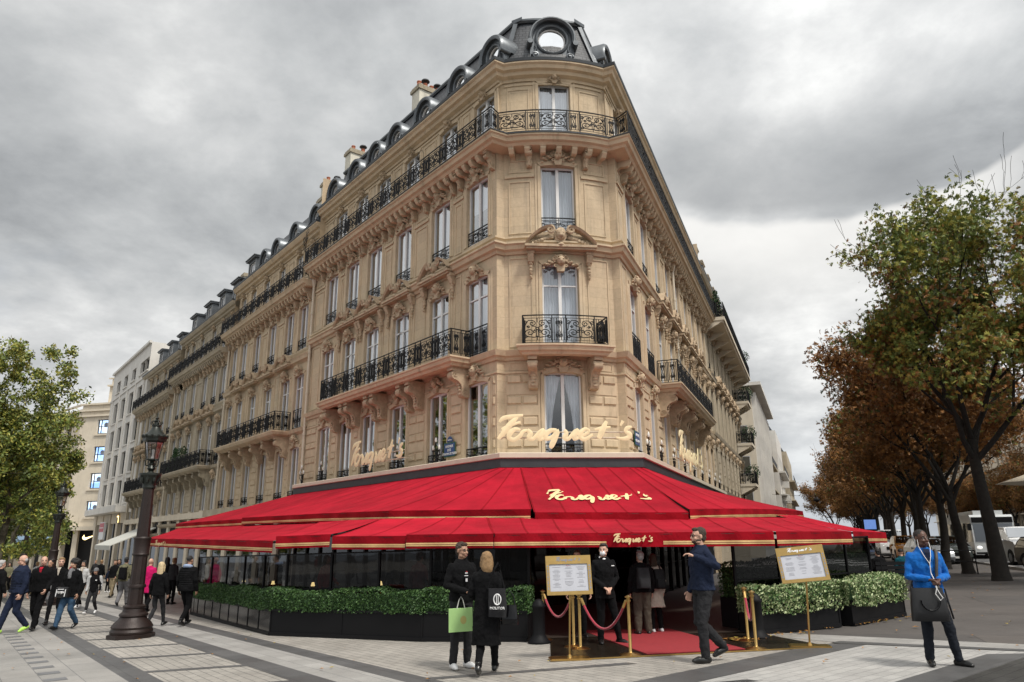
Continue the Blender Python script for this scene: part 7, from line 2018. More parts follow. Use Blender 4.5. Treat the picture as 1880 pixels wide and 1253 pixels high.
# suspended lamp over the right avenue
p = at_depth(1499, 917, 90); t = thing('hanging_lamp', 'small dark lamp hanging from a wire over the right avenue', 'lamp', (p.x, p.y, p.z))
b = MB(); b.lathe([(.0, -.35), (.42, -.12), (.40, 0), (.12, .12), (.03, .3)], 10, (p.x, p.y, p.z)); b.build('lamp_head', BLKM, t)
b = MB(); b.tube([(p.x-14, p.y-2, p.z+1.0), (p.x, p.y, p.z+.3), (p.x+14, p.y+2, p.z+1.0)], .02, 4); b.build('wire', IRON, t)
# pale cafe umbrella at the right edge
p = at_depth(1890, 900, 30); t = thing('sun_umbrella', 'edge of a pale square umbrella at the right edge', 'umbrella', (p.x+1.2, p.y, gz(p.x, p.y)))
b = MB(); b.lathe([(2.2, 3.65), (0, 4.35)], 8, (p.x+1.2, p.y, gz(p.x, p.y)), caps=False); b.build('canopy', LEDGE, t); b = MB(); b.tube([(p.x+1.2, p.y, gz(p.x, p.y)), (p.x+1.2, p.y, 4.2)], .04, 6); b.build('pole', IRON, t)
# pale awning and blue awning on the left avenue shops
CREAMC = mat('cream_canvas', (.52, .52, .48), .8); BLUEC = mat('blue_canvas', (.16, .24, .34), .8)
t = thing('shop_awning', 'small pale grey shop awning left of the red awnings', 'awning', FL.pt(48, .5, 2))
b = MB(); b.prism([(.1, 2.6), (.1, 2.7), (3.2, 1.35), (3.2, 1.0), (3.17, 1.0), (3.17, 1.3)], 45.0, 51.5, FL.pt, 'x'); b.build('canvas', CREAMC, t)
p = at_depth(64, 1000, 70); t = thing('shop_awning', 'blue grey shop awning with white lettering far left, behind the lamps', 'awning', (p.x, p.y, p.z))
b = MB(); b.prism([(0, .7), (0, .8), (-2.5, 0), (-2.5, -.6), (-2.45, -.6), (-2.45, -.05)], p.x-2.4, p.x+2.4, lambda x, y, z: (x, p.y+y, p.z+z), 'x'); b.build('canvas', BLUEC, t)
textmesh('lettering', 'LE DEAUVILLE', .55, WENAM, t, (0, -2.52, -.32), (pi/2, 0, 0))
# ================================================================== PEOPLE
def cloth(name, col, rough=.85, **k): return mat(name, tuple(c*.72 for c in col), .95, spec=.18, vary=.18, vscale=9, bump=.35, bscale=55, **k)
SK1 = mat('skin_fair', (.56, .33, .24), .5, vary=.05); SK2 = mat('skin_dark', (.095, .042, .026), .42, vary=.08); SK3 = mat('skin_olive', (.42, .24, .16), .5, vary=.05); SK4 = mat('skin_brown', (.22, .11, .07), .45, vary=.06)
CB = cloth('black_cloth', (.006, .006, .007)); CN = cloth('navy_cloth', (.018, .026, .055)); CJ = cloth('dark_jeans', (.022, .026, .036)); CJB = cloth('blue_jeans', (.055, .11, .19)); CG = cloth('charcoal_cloth', (.035, .035, .038))
CBL = cloth('bright_blue_wool', (.010, .16, .58), sheen=.1); CP = cloth('pink_coat', (.72, .015, .16)); CBE = cloth('cream_coat', (.60, .53, .44)); CBR = cloth('brown_trousers', (.10, .085, .065)); CLV = cloth('olive_jacket', (.22, .21, .13)); CLG = cloth('light_grey_trousers', (.22, .22, .23)); CW = cloth('white_cloth', (.62, .62, .62)); CR = cloth('red_shirt', (.45, .02, .04)); CTE = cloth('teal_jacket', (.01, .10, .13)); CKH = cloth('khaki_trousers', (.30, .24, .15))
SHB = mat('black_leather_shoe', (.01, .01, .01), .3); SHW = mat('white_shoe', (.72, .72, .72), .5); SHN = mat('neon_shoe', (.45, .75, .12), .5)
HBK = mat('black_hair', (.012, .010, .009), .5, vary=.4, vscale=40, bump=.8, bscale=120); HBR = mat('brown_hair', (.045, .026, .014), .5, vary=.4, vscale=40, bump=.8, bscale=120); HBL = mat('blond_hair', (.62, .48, .28), .5, vary=.3, vscale=40, bump=.8, bscale=120)
HDB = mat('dark_blond_hair', (.30, .18, .08), .45, vary=.35, vscale=40, bump=.8, bscale=120); HGY = mat('grey_hair', (.42, .41, .40), .6, vary=.2, vscale=40, bump=.6, bscale=120)
EYEW = mat('eye_white', (.7, .68, .66), .3); EYED = mat('eye_dark', (.01, .008, .006), .2); LIP = mat('lip', (.30, .11, .10), .5); MASKM = mat('white_mask', (.75, .76, .77), .8)
_tex = bpy.data.textures.new('cloth_folds', 'CLOUDS'); _tex.noise_scale = .085; _tex.noise_depth = 2
_tex2 = bpy.data.textures.new('quilt_folds', 'CLOUDS'); _tex2.noise_scale = .05
def voxel(o, vs, sm=3, disp=0.0, tex=None, fac=.6):
    m = o.modifiers.new('union', 'REMESH'); m.mode = 'VOXEL'; m.voxel_size = vs; m.use_smooth_shade = True
    if sm: q = o.modifiers.new('soften', 'SMOOTH'); q.iterations = sm; q.factor = fac
    if disp:
        d = o.modifiers.new('folds', 'DISPLACE'); d.texture = tex or _tex; d.strength = disp; d.mid_level = .5; d.texture_coords = 'LOCAL'
def loft(b, rings, n=16):
    """rings (x, y, z, rx, ry) closed at both ends"""
    vs = []
    for (x, y, z, rx, ry) in rings:
        for k in range(n):
            a = 2*pi*k/n; c, s = cos(a), sin(a)
            vs.append((x+rx*abs(c)**.85*(1 if c > 0 else -1), y+ry*abs(s)**.85*(1 if s > 0 else -1), z))
    m = len(rings)
    b.add(vs, [(i*n+k, i*n+(k+1) % n, (i+1)*n+(k+1) % n, (i+1)*n+k) for i in range(m-1) for k in range(n)]+[list(range(n))[::-1], [(m-1)*n+k for k in range(n)]])
def limb(b, pts, rad, n=10, steps=3):
    """tapered limb with round ends"""
    P_, R_ = [], []
    for i in range(len(pts)-1):
        for j in range(steps): P_.append(Vector(pts[i]).lerp(Vector(pts[i+1]), j/steps)); R_.append(rad[i]+(rad[i+1]-rad[i])*j/steps)
    P_.append(Vector(pts[-1])); R_.append(rad[-1])
    b.tube(P_, R_, n); b.blob(P_[0], R_[0], 10, 6); b.blob(P_[-1], R_[-1], 10, 6)
    for p, r in zip(pts[1:-1], rad[1:-1]): b.blob(p, r, 10, 6)
def hand(b, wrist, d, palm_n, thumb_side, curl=.5, k=1.0, fr=.0095):
    """palm, four unequal bent fingers and a side thumb"""
    d = Vector(d).normalized(); n = Vector(palm_n); n = (n-d*n.dot(d)).normalized(); s = d.cross(n).normalized()*thumb_side
    w0 = Vector(wrist)
    for o_ in (-.026, -.009, .009, .026):
        b.tube([w0+s*o_*.6*k, w0+(d*.05+s*o_)*k, w0+(d*.092+s*o_*1.12)*k], [.017*k, .017*k, .013*k], 7)
    for o_, L_ in ((-.031, .060), (-.011, .078), (.011, .082), (.031, .074)):
        p0 = w0+(d*.088+s*o_*1.1)*k; a = curl*.9
        p1 = p0+(d*cos(a)+n*sin(a))*L_*.42*k; a2 = curl*2.0; p2 = p1+(d*cos(a2)+n*sin(a2))*L_*.34*k; a3 = curl*2.8; p3 = p2+(d*cos(a3)+n*sin(a3))*L_*.26*k
        b.tube([p0, p1, p2, p3], [fr*1.12*k, fr*1.05*k, fr*.95*k, fr*.8*k], 7); b.blob(p3, fr*.8*k, 6, 4)
    t0 = w0+(d*.028+s*.030)*k; t1 = t0+(d*.6+s*.75+n*.35).normalized()*.040*k; t2 = t1+(d*.85+s*.25+n*.45).normalized()*.032*k
    b.tube([t0, t1, t2], [.014*k, .0115*k, .0095*k], 7); b.blob(t2, .0095*k, 6, 4)
ARM0 = {'down': ((.235, .035, 1.13), (.25, -.035, .885)), 'swingf': ((.225, -.03, 1.14), (.215, -.20, .96)), 'swingb': ((.235, .12, 1.15), (.245, .17, .90)),
        'pocket': ((.27, .07, 1.13), (.20, -.02, .93)), 'front': ((.235, .0, 1.13), (.06, -.17, .98)), 'phone': ((.235, -.02, 1.13), (.065, -.22, 1.10)), 'carry': ((.24, .02, 1.13), (.18, -.20, 1.04)), 'back': ((.23, .10, 1.15), (.05, .16, 1.0))}
def person(label, pos, rz, H, outfit, legs='stand', arms=('down', 'down'), look=(0, 0), vs=.012, group=None, lean=0.0, build_=1.0):
    """faces local -Y; arms = (the figure's right (-x), left (+x)); look = head (yaw, pitch)"""
    t = thing('person', label, 'person', pos, rz, group); k = H/1.75
    W_ = build_
    def S(p): return Vector((p[0]*k, (p[1]-(p[2]-.9)*lean*(1 if p[2] > .9 else 0))*k, p[2]*k))
    hip = {e: (e*.085, .0, .92) for e in (-1, 1)}
    if legs == 'stand': kn = {e: (e*.10, -.015, .49) for e in (-1, 1)}; an = {e: (e*.115, .025, .085) for e in (-1, 1)}; toe = {e: Vector((e*.03, -.165, -.055)) for e in (-1, 1)}
    elif legs == 'contra': kn = {-1: (-.09, -.01, .49), 1: (.16, -.05, .50)}; an = {-1: (-.10, .03, .085), 1: (.24, -.02, .085)}; toe = {-1: Vector((-.03, -.165, -.055)), 1: Vector((.085, -.14, -.055))}
    elif legs in ('walkL', 'walkR'):
        f = 1 if legs == 'walkL' else -1
        kn = {f: (f*.085, -.17, .51), -f: (-f*.08, -.02, .49)}; an = {f: (f*.08, -.27, .10), -f: (-f*.08, .24, .16)}
        toe = {f: Vector((f*.01, -.165, -.02)), -f: Vector((-f*.01, -.13, -.125))}
    elif legs == 'stride': 
        f = 1; kn = {1: (.085, -.08, .50), -1: (-.08, -.05, .50)}; an = {1: (.08, -.06, .085), -1: (-.08, .27, .19)}; toe = {1: Vector((0, -.165, -.055)), -1: Vector((0, -.13, -.125))}
    elif legs == 'sit': kn = {e: (e*.12, -.42, .50) for e in (-1, 1)}; an = {e: (e*.12, -.40, .085) for e in (-1, 1)}; hip = {e: (e*.09, .0, .50) for e in (-1, 1)}; toe = {e: Vector((0, -.19, -.055)) for e in (-1, 1)}
    dzs = -.42 if legs == 'sit' else 0
    def U(p): return S((p[0], p[1], p[2]+dzs))
    sh = {e: (e*.160*W_, .01, 1.392) for e in (-1, 1)}
    el, wr = {}, {}
    for e, a in zip((-1, 1), arms):
        q = ARM0[a] if isinstance(a, str) else a; el[e] = (e*q[0][0]*(W_*.5+.5), q[0][1], q[0][2]); wr[e] = (e*q[1][0], q[1][1], q[1][2])
    # --- body
    b = MB()
    loft(b, [(0, 0, (.86)*k+dzs*k, .13*k, .10*k), (0, .0, (.95+dzs)*k, .155*k, .115*k)]+[tuple(U((0, y, z)))+(rx*k*W_, ry*k*W_) for y, z, rx, ry in ((0, 1.08, .125, .095), (0, 1.25, .15, .105), (.005, 1.37, .165, .10), (.01, 1.45, .11, .075), (.012, 1.48, .06, .06))])
    limb(b, [U((0, .015, 1.44)), U((0, .005, 1.52)), U((0, -.005, 1.56))], [.058*k, .052*k, .055*k])
    hd = U((0, -.012, 1.625)); R_ = Matrix.Rotation(look[0], 3, 'Z') @ Matrix.Rotation(look[1], 3, 'X')
    def Hd(x, y, z): v = R_ @ Vector((x*k, y*k, z*k)); return (hd.x+v.x, hd.y+v.y, hd.z+v.z)
    def hblob(bb, x, y, z, r, amp=0, nu=14, nv=10, seed=0, fr=3): bb.blob(Hd(x, y, z), tuple(q*k for q in r), nu, nv, amp, seed, fr, R=R_)
    hblob(b, 0, .012, .028, (.074, .092, .088)); hblob(b, 0, -.012, -.028, (.060, .070, .078)); hblob(b, 0, -.045, -.082, (.034, .032, .026)); hblob(b, 0, -.072, -.036, (.030, .022, .030))
    for e in (-1, 1):
        hblob(b, e*.034, -.062, -.030, (.024, .022, .022)); hblob(b, e*.030, -.075, .022, (.024, .012, .010)); hblob(b, e*.074, .012, -.004, (.009, .020, .032)); hblob(b, e*.042, -.02, -.072, (.022, .04, .026))
    b.tube([Hd(0, -.080, .016), Hd(0, -.098, -.012), Hd(0, -.106, -.028)], [.009*k, .011*k, .014*k], 8); hblob(b, 0, -.108, -.028, (.012, .010, .009))
    for e in (-1, 1): hblob(b, e*.012, -.095, -.032, (.010, .010, .008), nu=8, nv=6)
    hblob(b, 0, -.090, -.056, (.024, .010, .007)); hblob(b, 0, -.087, -.066, (.020, .010, .008))
    for e in (-1, 1):
        limb(b, [U(sh[e]), U(el[e]), U(wr[e])], [.050*k, .038*k, .026*k], 10)
        wd = (Vector(wr[e])-Vector(el[e])).normalized()
        if outfit.get('hands', True): hand(b, U(wr[e]), wd, (-e*1.0, -.15, 0) if abs(wd.z) > .6 else (0, 0, -1), (1 if abs(wd.z) > .6 else -e)*(-1 if e > 0 and abs(wd.z) > .6 else 1), .45, k, .0095 if vs < .011 else .012)
        limb(b, [S(hip[e]), S(kn[e]), S(an[e])], [.075*k, .052*k, .036*k], 10)
    o = b.build('body', outfit['skin'], t, loc=(0, 0, 0)); voxel(o, vs*.82, 2)
    # face
    if outfit.get('face', True):
        f = MB(); [f.blob(Hd(e*.030, -.0775, .006), (.0115*k, .007*k, .0055*k), 8, 6, R=R_) for e in (-1, 1)]; f.build('eyes', EYEW, t, loc=(0, 0, 0), smooth=60)
        f = MB(); [f.blob(Hd(e*.030, -.0845, .005), (.006*k, .003*k, .0055*k), 8, 6, R=R_) for e in (-1, 1)]; f.build('pupils', EYED, t, loc=(0, 0, 0), smooth=60)
        f = MB(); [f.tube([Hd(e*.014, -.088, .026), Hd(e*.032, -.088, .031), Hd(e*.050, -.076, .026)], [.0035*k, .0045*k, .003*k], 6) for e in (-1, 1)]; f.build('eyebrows', outfit.get('brow', HBK), t, loc=(0, 0, 0))
        f = MB(); f.tube([Hd(-.022, -.092, -.060), Hd(0, -.100, -.061), Hd(.022, -.092, -.060)], [.004*k, .0075*k, .004*k], 7); f.build('mouth', outfit.get('lip', LIP), t, loc=(0, 0, 0), smooth=60)
    # hair
    hs = outfit.get('hairstyle', 'short'); hm = outfit.get('hair', HBK)
    if hs != 'bald':
        h = MB()
        if hs == 'short': hblob(h, 0, .030, .045, (.083, .092, .083), .10, 16, 12, 1, 6); hblob(h, 0, .055, -.01, (.072, .058, .070), .1); hblob(h, 0, -.035, .092, (.058, .045, .028), .25, seed=2, fr=5)
        elif hs == 'crop': hblob(h, 0, .024, .042, (.078, .092, .080), .03)
        elif hs == 'curly': hblob(h, 0, .03, .055, (.115, .115, .105), .35, 20, 14, 3, 6); hblob(h, 0, .06, -.02, (.10, .07, .09), .3, seed=4, fr=6)
        elif hs in ('long', 'bob'):
            hblob(h, 0, .026, .040, (.086, .100, .090), .06, 18, 12, 1, 5); low = -.34 if hs == 'long' else -.20
            hb = [Hd(0, .06, .02), Hd(0, .075, -.08), Hd(0, .085, low*.6), Hd(0, .08, low)]
            loft(h, [(hb[3][0], hb[3][1], hb[3][2], .07*k, .03*k), (hb[2][0], hb[2][1], hb[2][2], .092*k, .045*k), (hb[1][0], hb[1][1], hb[1][2], .090*k, .055*k), (hb[0][0], hb[0][1], hb[0][2], .080*k, .06*k)])
            for e in (-1, 1): h.tube([Hd(e*.070, -.01, .05), Hd(e*.080, .0, -.04), Hd(e*.085, .01, low*.55)], [.022*k, .026*k, .018*k], 8)
        elif hs == 'side': hblob(h, 0, .05, -.005, (.078, .055, .06), .08); 
        elif hs == 'beanie': hblob(h, 0, .012, .055, (.088, .104, .088), .02); h.tube([Hd(.084*cos(2*pi*i/18), .012+.100*sin(2*pi*i/18), .030) for i in range(18)], .016*k, 6, closed=True)
        elif hs == 'cap': hblob(h, 0, .015, .05, (.084, .10, .075), .02); h.tube([Hd(-.04, -.09, .04), Hd(0, -.15, .03), Hd(.04, -.09, .04)], .012*k, 6)
        o = h.build('hair', hm, t, loc=(0, 0, 0), smooth=60)
        voxel(o, vs*.8, 1, .012 if hs != 'beanie' else .003, _tex2)
    if outfit.get('beard'):
        h = MB(); hblob(h, 0, -.045, -.078, (.044, .040, .032), .1); hblob(h, 0, -.086, -.076, (.024, .012, .014)); [hblob(h, e*.045, -.02, -.06, (.018, .04, .03)) for e in (-1, 1)]; h.build('beard', hm, t, loc=(0, 0, 0), smooth=60)
    if outfit.get('glasses'):
        h = MB()
        for e in (-1, 1): h.tube([Hd(e*.031+.019*cos(a), -.094, .004+.014*sin(a)) for a in [2*pi*i/12 for i in range(12)]], .0022*k, 5, closed=True); h.tube([Hd(e*.050, -.092, .008), Hd(e*.078, .0, .006)], .0022*k, 4)
        h.tube([Hd(-.012, -.096, .006), Hd(.012, -.096, .006)], .0022*k, 4)
        if outfit['glasses'] == 'dark':
            for e in (-1, 1): h.blob(Hd(e*.031, -.092, .004), (.019*k, .004*k, .014*k), 10, 6, R=R_)
        h.build('spectacles', EYED, t, loc=(0, 0, 0))
    if outfit.get('mask'):
        h = MB(); hblob(h, 0, -.062, -.052, (.052, .052, .048)); [h.tube([Hd(e*.045, -.07, -.03), Hd(e*.074, 0, .0)], .002, 4) for e in (-1, 1)]; h.build('face_mask', MASKM, t, loc=(0, 0, 0), smooth=60)
    # --- trousers
    tw = outfit.get('tw', 1.0); b = MB()
    if legs != 'sit': loft(b, [(0, .0, .86*k, .15*k*W_, .115*k*W_), (0, .005, .93*k, .168*k*W_, .128*k*W_), (0, 0, 1.02*k, .150*k*W_, .115*k*W_)])
    else: loft(b, [(0, .0, .44*k, .17*k, .13*k), (0, 0, .60*k, .16*k, .12*k)])
    for e in (-1, 1):
        a_, kn_, an_ = S(hip[e]), S(kn[e]), S(an[e]); low = an_.lerp(kn_, .02)
        limb(b, [a_, kn_, low], [.098*k*tw, .070*k*tw, .055*k*tw], 12)
    o = b.build('trousers', outfit['legs'], t, loc=(0, 0, 0)); voxel(o, vs, 3, .026)
    # --- shoes
    for e in (-1, 1):
        b = MB(); a_ = S(an[e]); d = toe[e]*k
        heel = a_+Vector((-d.x*.25, -d.y*.25, -.042*k)); ball = a_+d*.62+Vector((0, 0, -.005*k)); tip = a_+d*1.02+Vector((0, 0, .006*k))
        b.tube([heel, a_.lerp(ball, .4)+Vector((0, 0, -.03*k)), ball, tip], [.040*k, .045*k, .046*k, .030*k], 10); b.blob(tip, (.034*k, .034*k, .026*k), 10, 6); b.blob(heel, .042*k, 10, 6)
        b.tube([a_+Vector((0, 0, .06*k)), a_, heel], [.046*k, .046*k, .042*k], 10)
        o = b.build('shoe', outfit.get('shoes', SHB), t, loc=(0, 0, 0)); voxel(o, vs*.85, 2)
    # --- jacket / coat
    tk = outfit.get('thick', 1.0); hem = outfit.get('hem', .90); b = MB()
    rings = [(0, hem, .175, .135), (0, max(hem+.02, .95), .172, .132), (0, 1.08, .158, .125), (-.005, 1.25, .178, .135), (.0, 1.36, .196, .122), (.005, 1.41, .176, .108), (.01, 1.452, .118, .086), (.012, 1.51, .066, .066)]
    fl = outfit.get('flare', 0)
    if hem < .66: rings = [(0, hem, .19+fl, .15+fl), (0, .70, .182+fl*.6, .145+fl*.5), (0, .90, .176, .137)]+rings[2:]
    rings = [(y, max(z, hem), rx, ry) for (y, z, rx, ry) in rings]; rings = [rings[0]]+[q for p_, q in zip(rings, rings[1:]) if q[1] > p_[1]+.004]
    loft(b, [tuple(U((0, y, z)))[:3]+(rx*k*W_*tk, ry*k*W_*tk) for y, z, rx, ry in rings])
    for e in (-1, 1):
        w_ = Vector(wr[e]); e_ = Vector(el[e]); w2 = w_+(e_-w_)*.02
        limb(b, [U(sh[e]), U(el[e]), U(w2)], [.058*k*tk, .053*k*tk, .041*k*tk], 12)
    o = b.build(outfit.get('topname', 'jacket'), outfit['top'], t, loc=(0, 0, 0)); voxel(o, vs, 3, .030 if not outfit.get('smoothtop') else .012)
    if outfit.get('collar'):
        b = MB(); b.tube([U((.062*cos(a), .012+.066*sin(a), 1.485+.02*sin(a))) for a in [2*pi*i/16 for i in range(16)]], .022*k, 8, closed=True); o = b.build('collar', outfit['collar'], t, loc=(0, 0, 0), smooth=60)
    if outfit.get('scarf'):
        b = MB(); b.tube([U((.078*cos(a), -.005+.085*sin(a), 1.47+.015*sin(3*a))) for a in [2*pi*i/16 for i in range(16)]], .036*k, 8, closed=True); b.tube([U((.0, -.10, 1.46)), U((.02, -.145, 1.36)), U((.03, -.15, 1.26))], [.045*k, .05*k, .04*k], 8)
        o = b.build('scarf', outfit['scarf'], t, loc=(0, 0, 0), smooth=60); voxel(o, vs*.8, 1, .02, _tex2)
    if outfit.get('hood'):
        b = MB(); b.tube([U((.085*cos(a), .05+.085*sin(a), 1.47+.02*sin(a))) for a in [2*pi*i/16 for i in range(16)]], .045*k, 8, closed=True); b.build('hood', outfit['hood'], t, loc=(0, 0, 0), smooth=60)
    if outfit.get('shirt'):
        b = MB(); b.add([U((-.035, -.139, 1.44)), U((.035, -.139, 1.44)), U((.008, -.152, 1.28)), U((-.008, -.152, 1.28))], [(0, 1, 2, 3)]); b.add([U((-.045, -.09, 1.49)), U((.045, -.09, 1.49)), U((.035, -.141, 1.44)), U((-.035, -.141, 1.44))], [(0, 1, 2, 3)]); b.build('shirt_front', outfit['shirt'], t, loc=(0, 0, 0))
    if outfit.get('quilt'):
        b = MB()
        for i in range(9):
            z = 1.38-.055*i; rr_ = .180 if z > 1.2 else .168
            b.tube([U((rr_*W_*tk*1.0*cos(a), (.130*W_*tk+.004)*sin(a), z)) for a in [2*pi*j/24 for j in range(24)]], .006*k, 4, closed=True)
        b.build('quilt_seams', outfit['quilt'], t, loc=(0, 0, 0))
    t['k'] = k
    return t, U, k
BAGM = mat('black_leather_bag', (.008, .008, .009), .4, vary=.2, vscale=10, bump=.08, bscale=30); STRAP = mat('brown_strap', (.05, .04, .03), .6)
def bag_mesh(b, c, w_, h_, d, T, flare=.1, dim=.02, n=6):
    """soft bag: bulging box"""
    for s_ in (-1, 1): pass
    vs = []; N_ = 7
    for j in range(N_):
        v = j/(N_-1); ww = w_/2*(1-flare*v); z = -h_/2+h_*v
        for i in range(16):
            a = 2*pi*i/16; cx, cy = cos(a), sin(a)
            x = ww*(abs(cx)**.35)*(1 if cx > 0 else -1); y = d/2*(abs(cy)**.6)*(1 if cy > 0 else -1)*(1-.55*v**2)*(1 if v > 0 else .8)
            vs.append((c[0]+x+dim*noise.noise(Vector((x*5, z*5, y*9))), c[1]+y, c[2]+z+dim*.6*noise.noise(Vector((x*4, 3, z*4)))))
    b.add(vs, [(j*16+i, j*16+(i+1) % 16, (j+1)*16+(i+1) % 16, (j+1)*16+i) for j in range(N_-1) for i in range(16)]+[list(range(16))[::-1], [(N_-1)*16+i for i in range(16)]], T)
def local_T(t):
    """local coordinates of a figure -> world"""
    M_ = Matrix.Translation(t.location) @ Matrix.Rotation(t.rotation_euler[2], 4, 'Z')
    return lambda x, y, z: tuple(M_ @ Vector((x, y, z)))

# --- man in the blue sweater
p = ground(1726, 1223)
tb, U, k = person('man in a bright blue sweater standing with a phone, leather bag at his hip', p, radians(-8), 1.78, dict(skin=SK2, hair=HBK, hairstyle='crop', top=CBL, topname='sweater', legs=CJ, shoes=SHB, collar=CBL, shirt=CN, hem=.90, tw=1.0, lip=mat('dark_lip', (.12, .05, .045), .5), smoothtop=False), 'contra', ('phone', 'phone'), (radians(18), 0), .0085, build_=1.06)
TT = local_T(tb)
b = MB(); b.box(-.045, .045, -.30, -.235, 1.105, 1.125, TT); b.build('phone', BLKM, None); o = bpy.data.objects['phone']; tag(o, 'white edged phone held in both hands by the man in blue', 'phone')
t = thing('shoulder_bag', 'big black leather bag hanging before the man in the blue sweater', 'bag', TT(-.10, -.2, .8))
b = MB(); bag_mesh(b, (-.12, -.24, .80), .48, .42, .17, TT, .14); b.build('bag_body', BAGM, t, smooth=50)
b = MB(); b.tube([TT(-.12+.12*cos(a), -.335, .86+.13*sin(a)) for a in [pi+pi*i/12 for i in range(13)]], .010, 6); b.tube([TT(.12, -.22, 1.0), TT(.14, -.24, .8), TT(.17, -.24, .62)], .012, 6); b.build('bag_trim', BLK, t)
b = MB(); pts = [(.15, -.02, 1.50), (.13, -.10, 1.47), (.10, -.165, 1.38), (.07, -.175, 1.22), (.05, -.19, 1.06), (.04, -.24, .98)]; b.tube([TT(*q) for q in pts], .020, 6); b.tube([TT(*q) for q in ((.15, -.02, 1.50), (.13, .10, 1.44), (.02, .17, 1.25), (-.16, .16, 1.05), (-.26, -.05, .98), (-.28, -.2, .95))], .018, 6); b.build('strap', STRAP, t, smooth=60)
t = thing('earphones', 'thin white earphone cable of the man in the blue sweater', 'earphones', TT(0, -.2, 1.2))
b = MB(); wr_ = [(-.068, -.045, 1.64), (-.07, -.06, 1.55), (-.045, -.14, 1.42), (-.005, -.185, 1.32)]; b.tube([TT(*q) for q in wr_], .0045, 5); b.tube([TT(*q) for q in ((.088, .01, 1.64), (.08, -.06, 1.54), (.035, -.15, 1.42), (-.005, -.185, 1.32))], .0045, 5)
b.tube([TT(*q) for q in ((-.005, -.185, 1.32), (-.01, -.19, 1.2), (-.005, -.25, 1.12), (-.02, -.34, 1.02), (-.05, -.345, .94), (0, -.345, .86), (.035, -.345, .89), (.0, -.345, .95), (-.03, -.33, 1.04))], .006, 5); b.build('cable', WHITEP, t)
# --- walking man seen from the side
p = ground(1300, 1216)
person('tall man in navy jacket and black jeans striding left past the entrance', p, radians(-80), 1.92, dict(skin=SK1, hair=HBR, hairstyle='short', top=CN, legs=CG, shoes=SHB, beard=True, glasses='dark', hem=.92, thick=1.06, tw=1.12), 'stride', (((.22, .0, 1.13), (.20, -.10, .89)), ((.27, .10, 1.24), (.15, -.15, 1.36))), (0, 0), .0085, build_=1.08)
# --- the couple
p = ground(846, 1228)
tm, U, k = person('smiling man in black bomber jacket holding the green paper bag', p, radians(30), 1.81, dict(skin=SK3, hair=HBR, hairstyle='short', top=CB, legs=CG, shoes=SHW, glasses='clear', collar=CB, hem=.92, thick=1.08), 'stand', (((.25, -.02, 1.14), (.06, -.28, 1.06)), 'carry'), (radians(16), radians(4)), .0085)
TT = local_T(tm)
PATCH = mat('white_embroidery', (.7, .7, .72), .8); PATR = mat('red_embroidery', (.5, .04, .05), .8)
b = MB(); b.box(-.13, -.07, -.156, -.148, 1.35, 1.365, TT); b.box(.05, .13, -.156, -.148, 1.33, 1.342, TT); b.box(-.15, -.06, -.158, -.149, 1.315, 1.325, TT); b.box(-.12, -.08, -.16, -.15, 1.235, 1.28, TT); o = b.build('jacket_badges', PATCH, tm)
b = MB(); b.box(-.12, -.085, -.160, -.156, 1.372, 1.382, TT); b.build('red_badge', PATR, tm)
KG = mat('green_paper', (.36, .58, .22), .75, vary=.06); GOLDP = mat('gold_print_oval', (.42, .38, .12), .5)
wp = TT(-.06, -.30, 1.0); bw = at_depth(846, 1138, 11.35)
t = thing('paper_bag', 'light green paper carrier bag with an oval emblem hanging from the man\'s hand', 'bag', tuple(bw))
b = MB(); cx, cy, cz = bw; 
def TB(x, y, z): a = radians(8); return (cx+x*cos(a)-y*sin(a), cy+x*sin(a)+y*cos(a), cz+z)
b.prism([(-.175, -.17), (.175, -.155), (.165, .165), (-.18, .15)], -.05, .05, TB, 'y'); b.build('bag_body', KG, t)
b = MB(); b.add([TB(.035+.045*cos(a), -.053, .0+.058*sin(a)) for a in [2*pi*i/20 for i in range(20)]], [list(range(20))]); b.build('oval_emblem', GOLDP, t)
b = MB()
hx, hy, hz = [v for v in (wp[0]-cx, wp[1]-cy, wp[2]-cz)]
for y in (-.045, .045): b.tube([TB(-.06, y, .15), (cx-.03, cy+y*.4, cz+.27), (cx, cy, cz+.32), (cx+.03, cy+y*.4, cz+.27), TB(.06, y, .15)], .006, 5)
b.build('handle', CREAMC, t)
p = ground(893, 1240)
tw_, U, k = person('woman in a long black coat with dark blond hair, back to us, facing the man', p, radians(172), 1.66, dict(skin=SK1, hair=HDB, hairstyle='bob', top=CB, topname='coat', legs=CB, shoes=SHB, hem=.42, flare=.01, thick=1.10, face=True), 'walkR', ('down', 'carry'), (radians(14), 0), .0085)
TT = local_T(tw_)
t = thing('tote_bag', 'black cloth tote with a white ring logo on the woman\'s shoulder', 'bag', TT(-.2, .12, 1.0))
b = MB(); bag_mesh(b, (-.19, .20, .97), .25, .38, .07, TT, .05); b.build('bag_body', CG, t, smooth=50)
b = MB(); b.tube([TT(-.05, .20, 1.15), TT(-.14, .14, 1.42), TT(-.17, .02, 1.50), TT(-.18, -.1, 1.40), TT(-.28, .12, 1.15)], .012, 5); b.build('handle', CB, t)
b = MB(); b.tube([TT(-.20+.05*cos(a), .268, 1.02+.07*sin(a)) for a in [2*pi*i/20 for i in range(20)]], .008, 5, closed=True); b.tube([TT(-.188, .268, .955), TT(-.188, .268, 1.085)], .006, 5); b.tube([TT(-.212, .268, .955), TT(-.212, .268, 1.085)], .006, 5); b.build('ring_logo', WENAM, t)
textmesh('lettering', 'MOLITOR', .048, WENAM, t, tuple(Vector(TT(-.20, .272, .905))-Vector(t.location)), (pi/2, 0, tw_.rotation_euler[2]+pi))
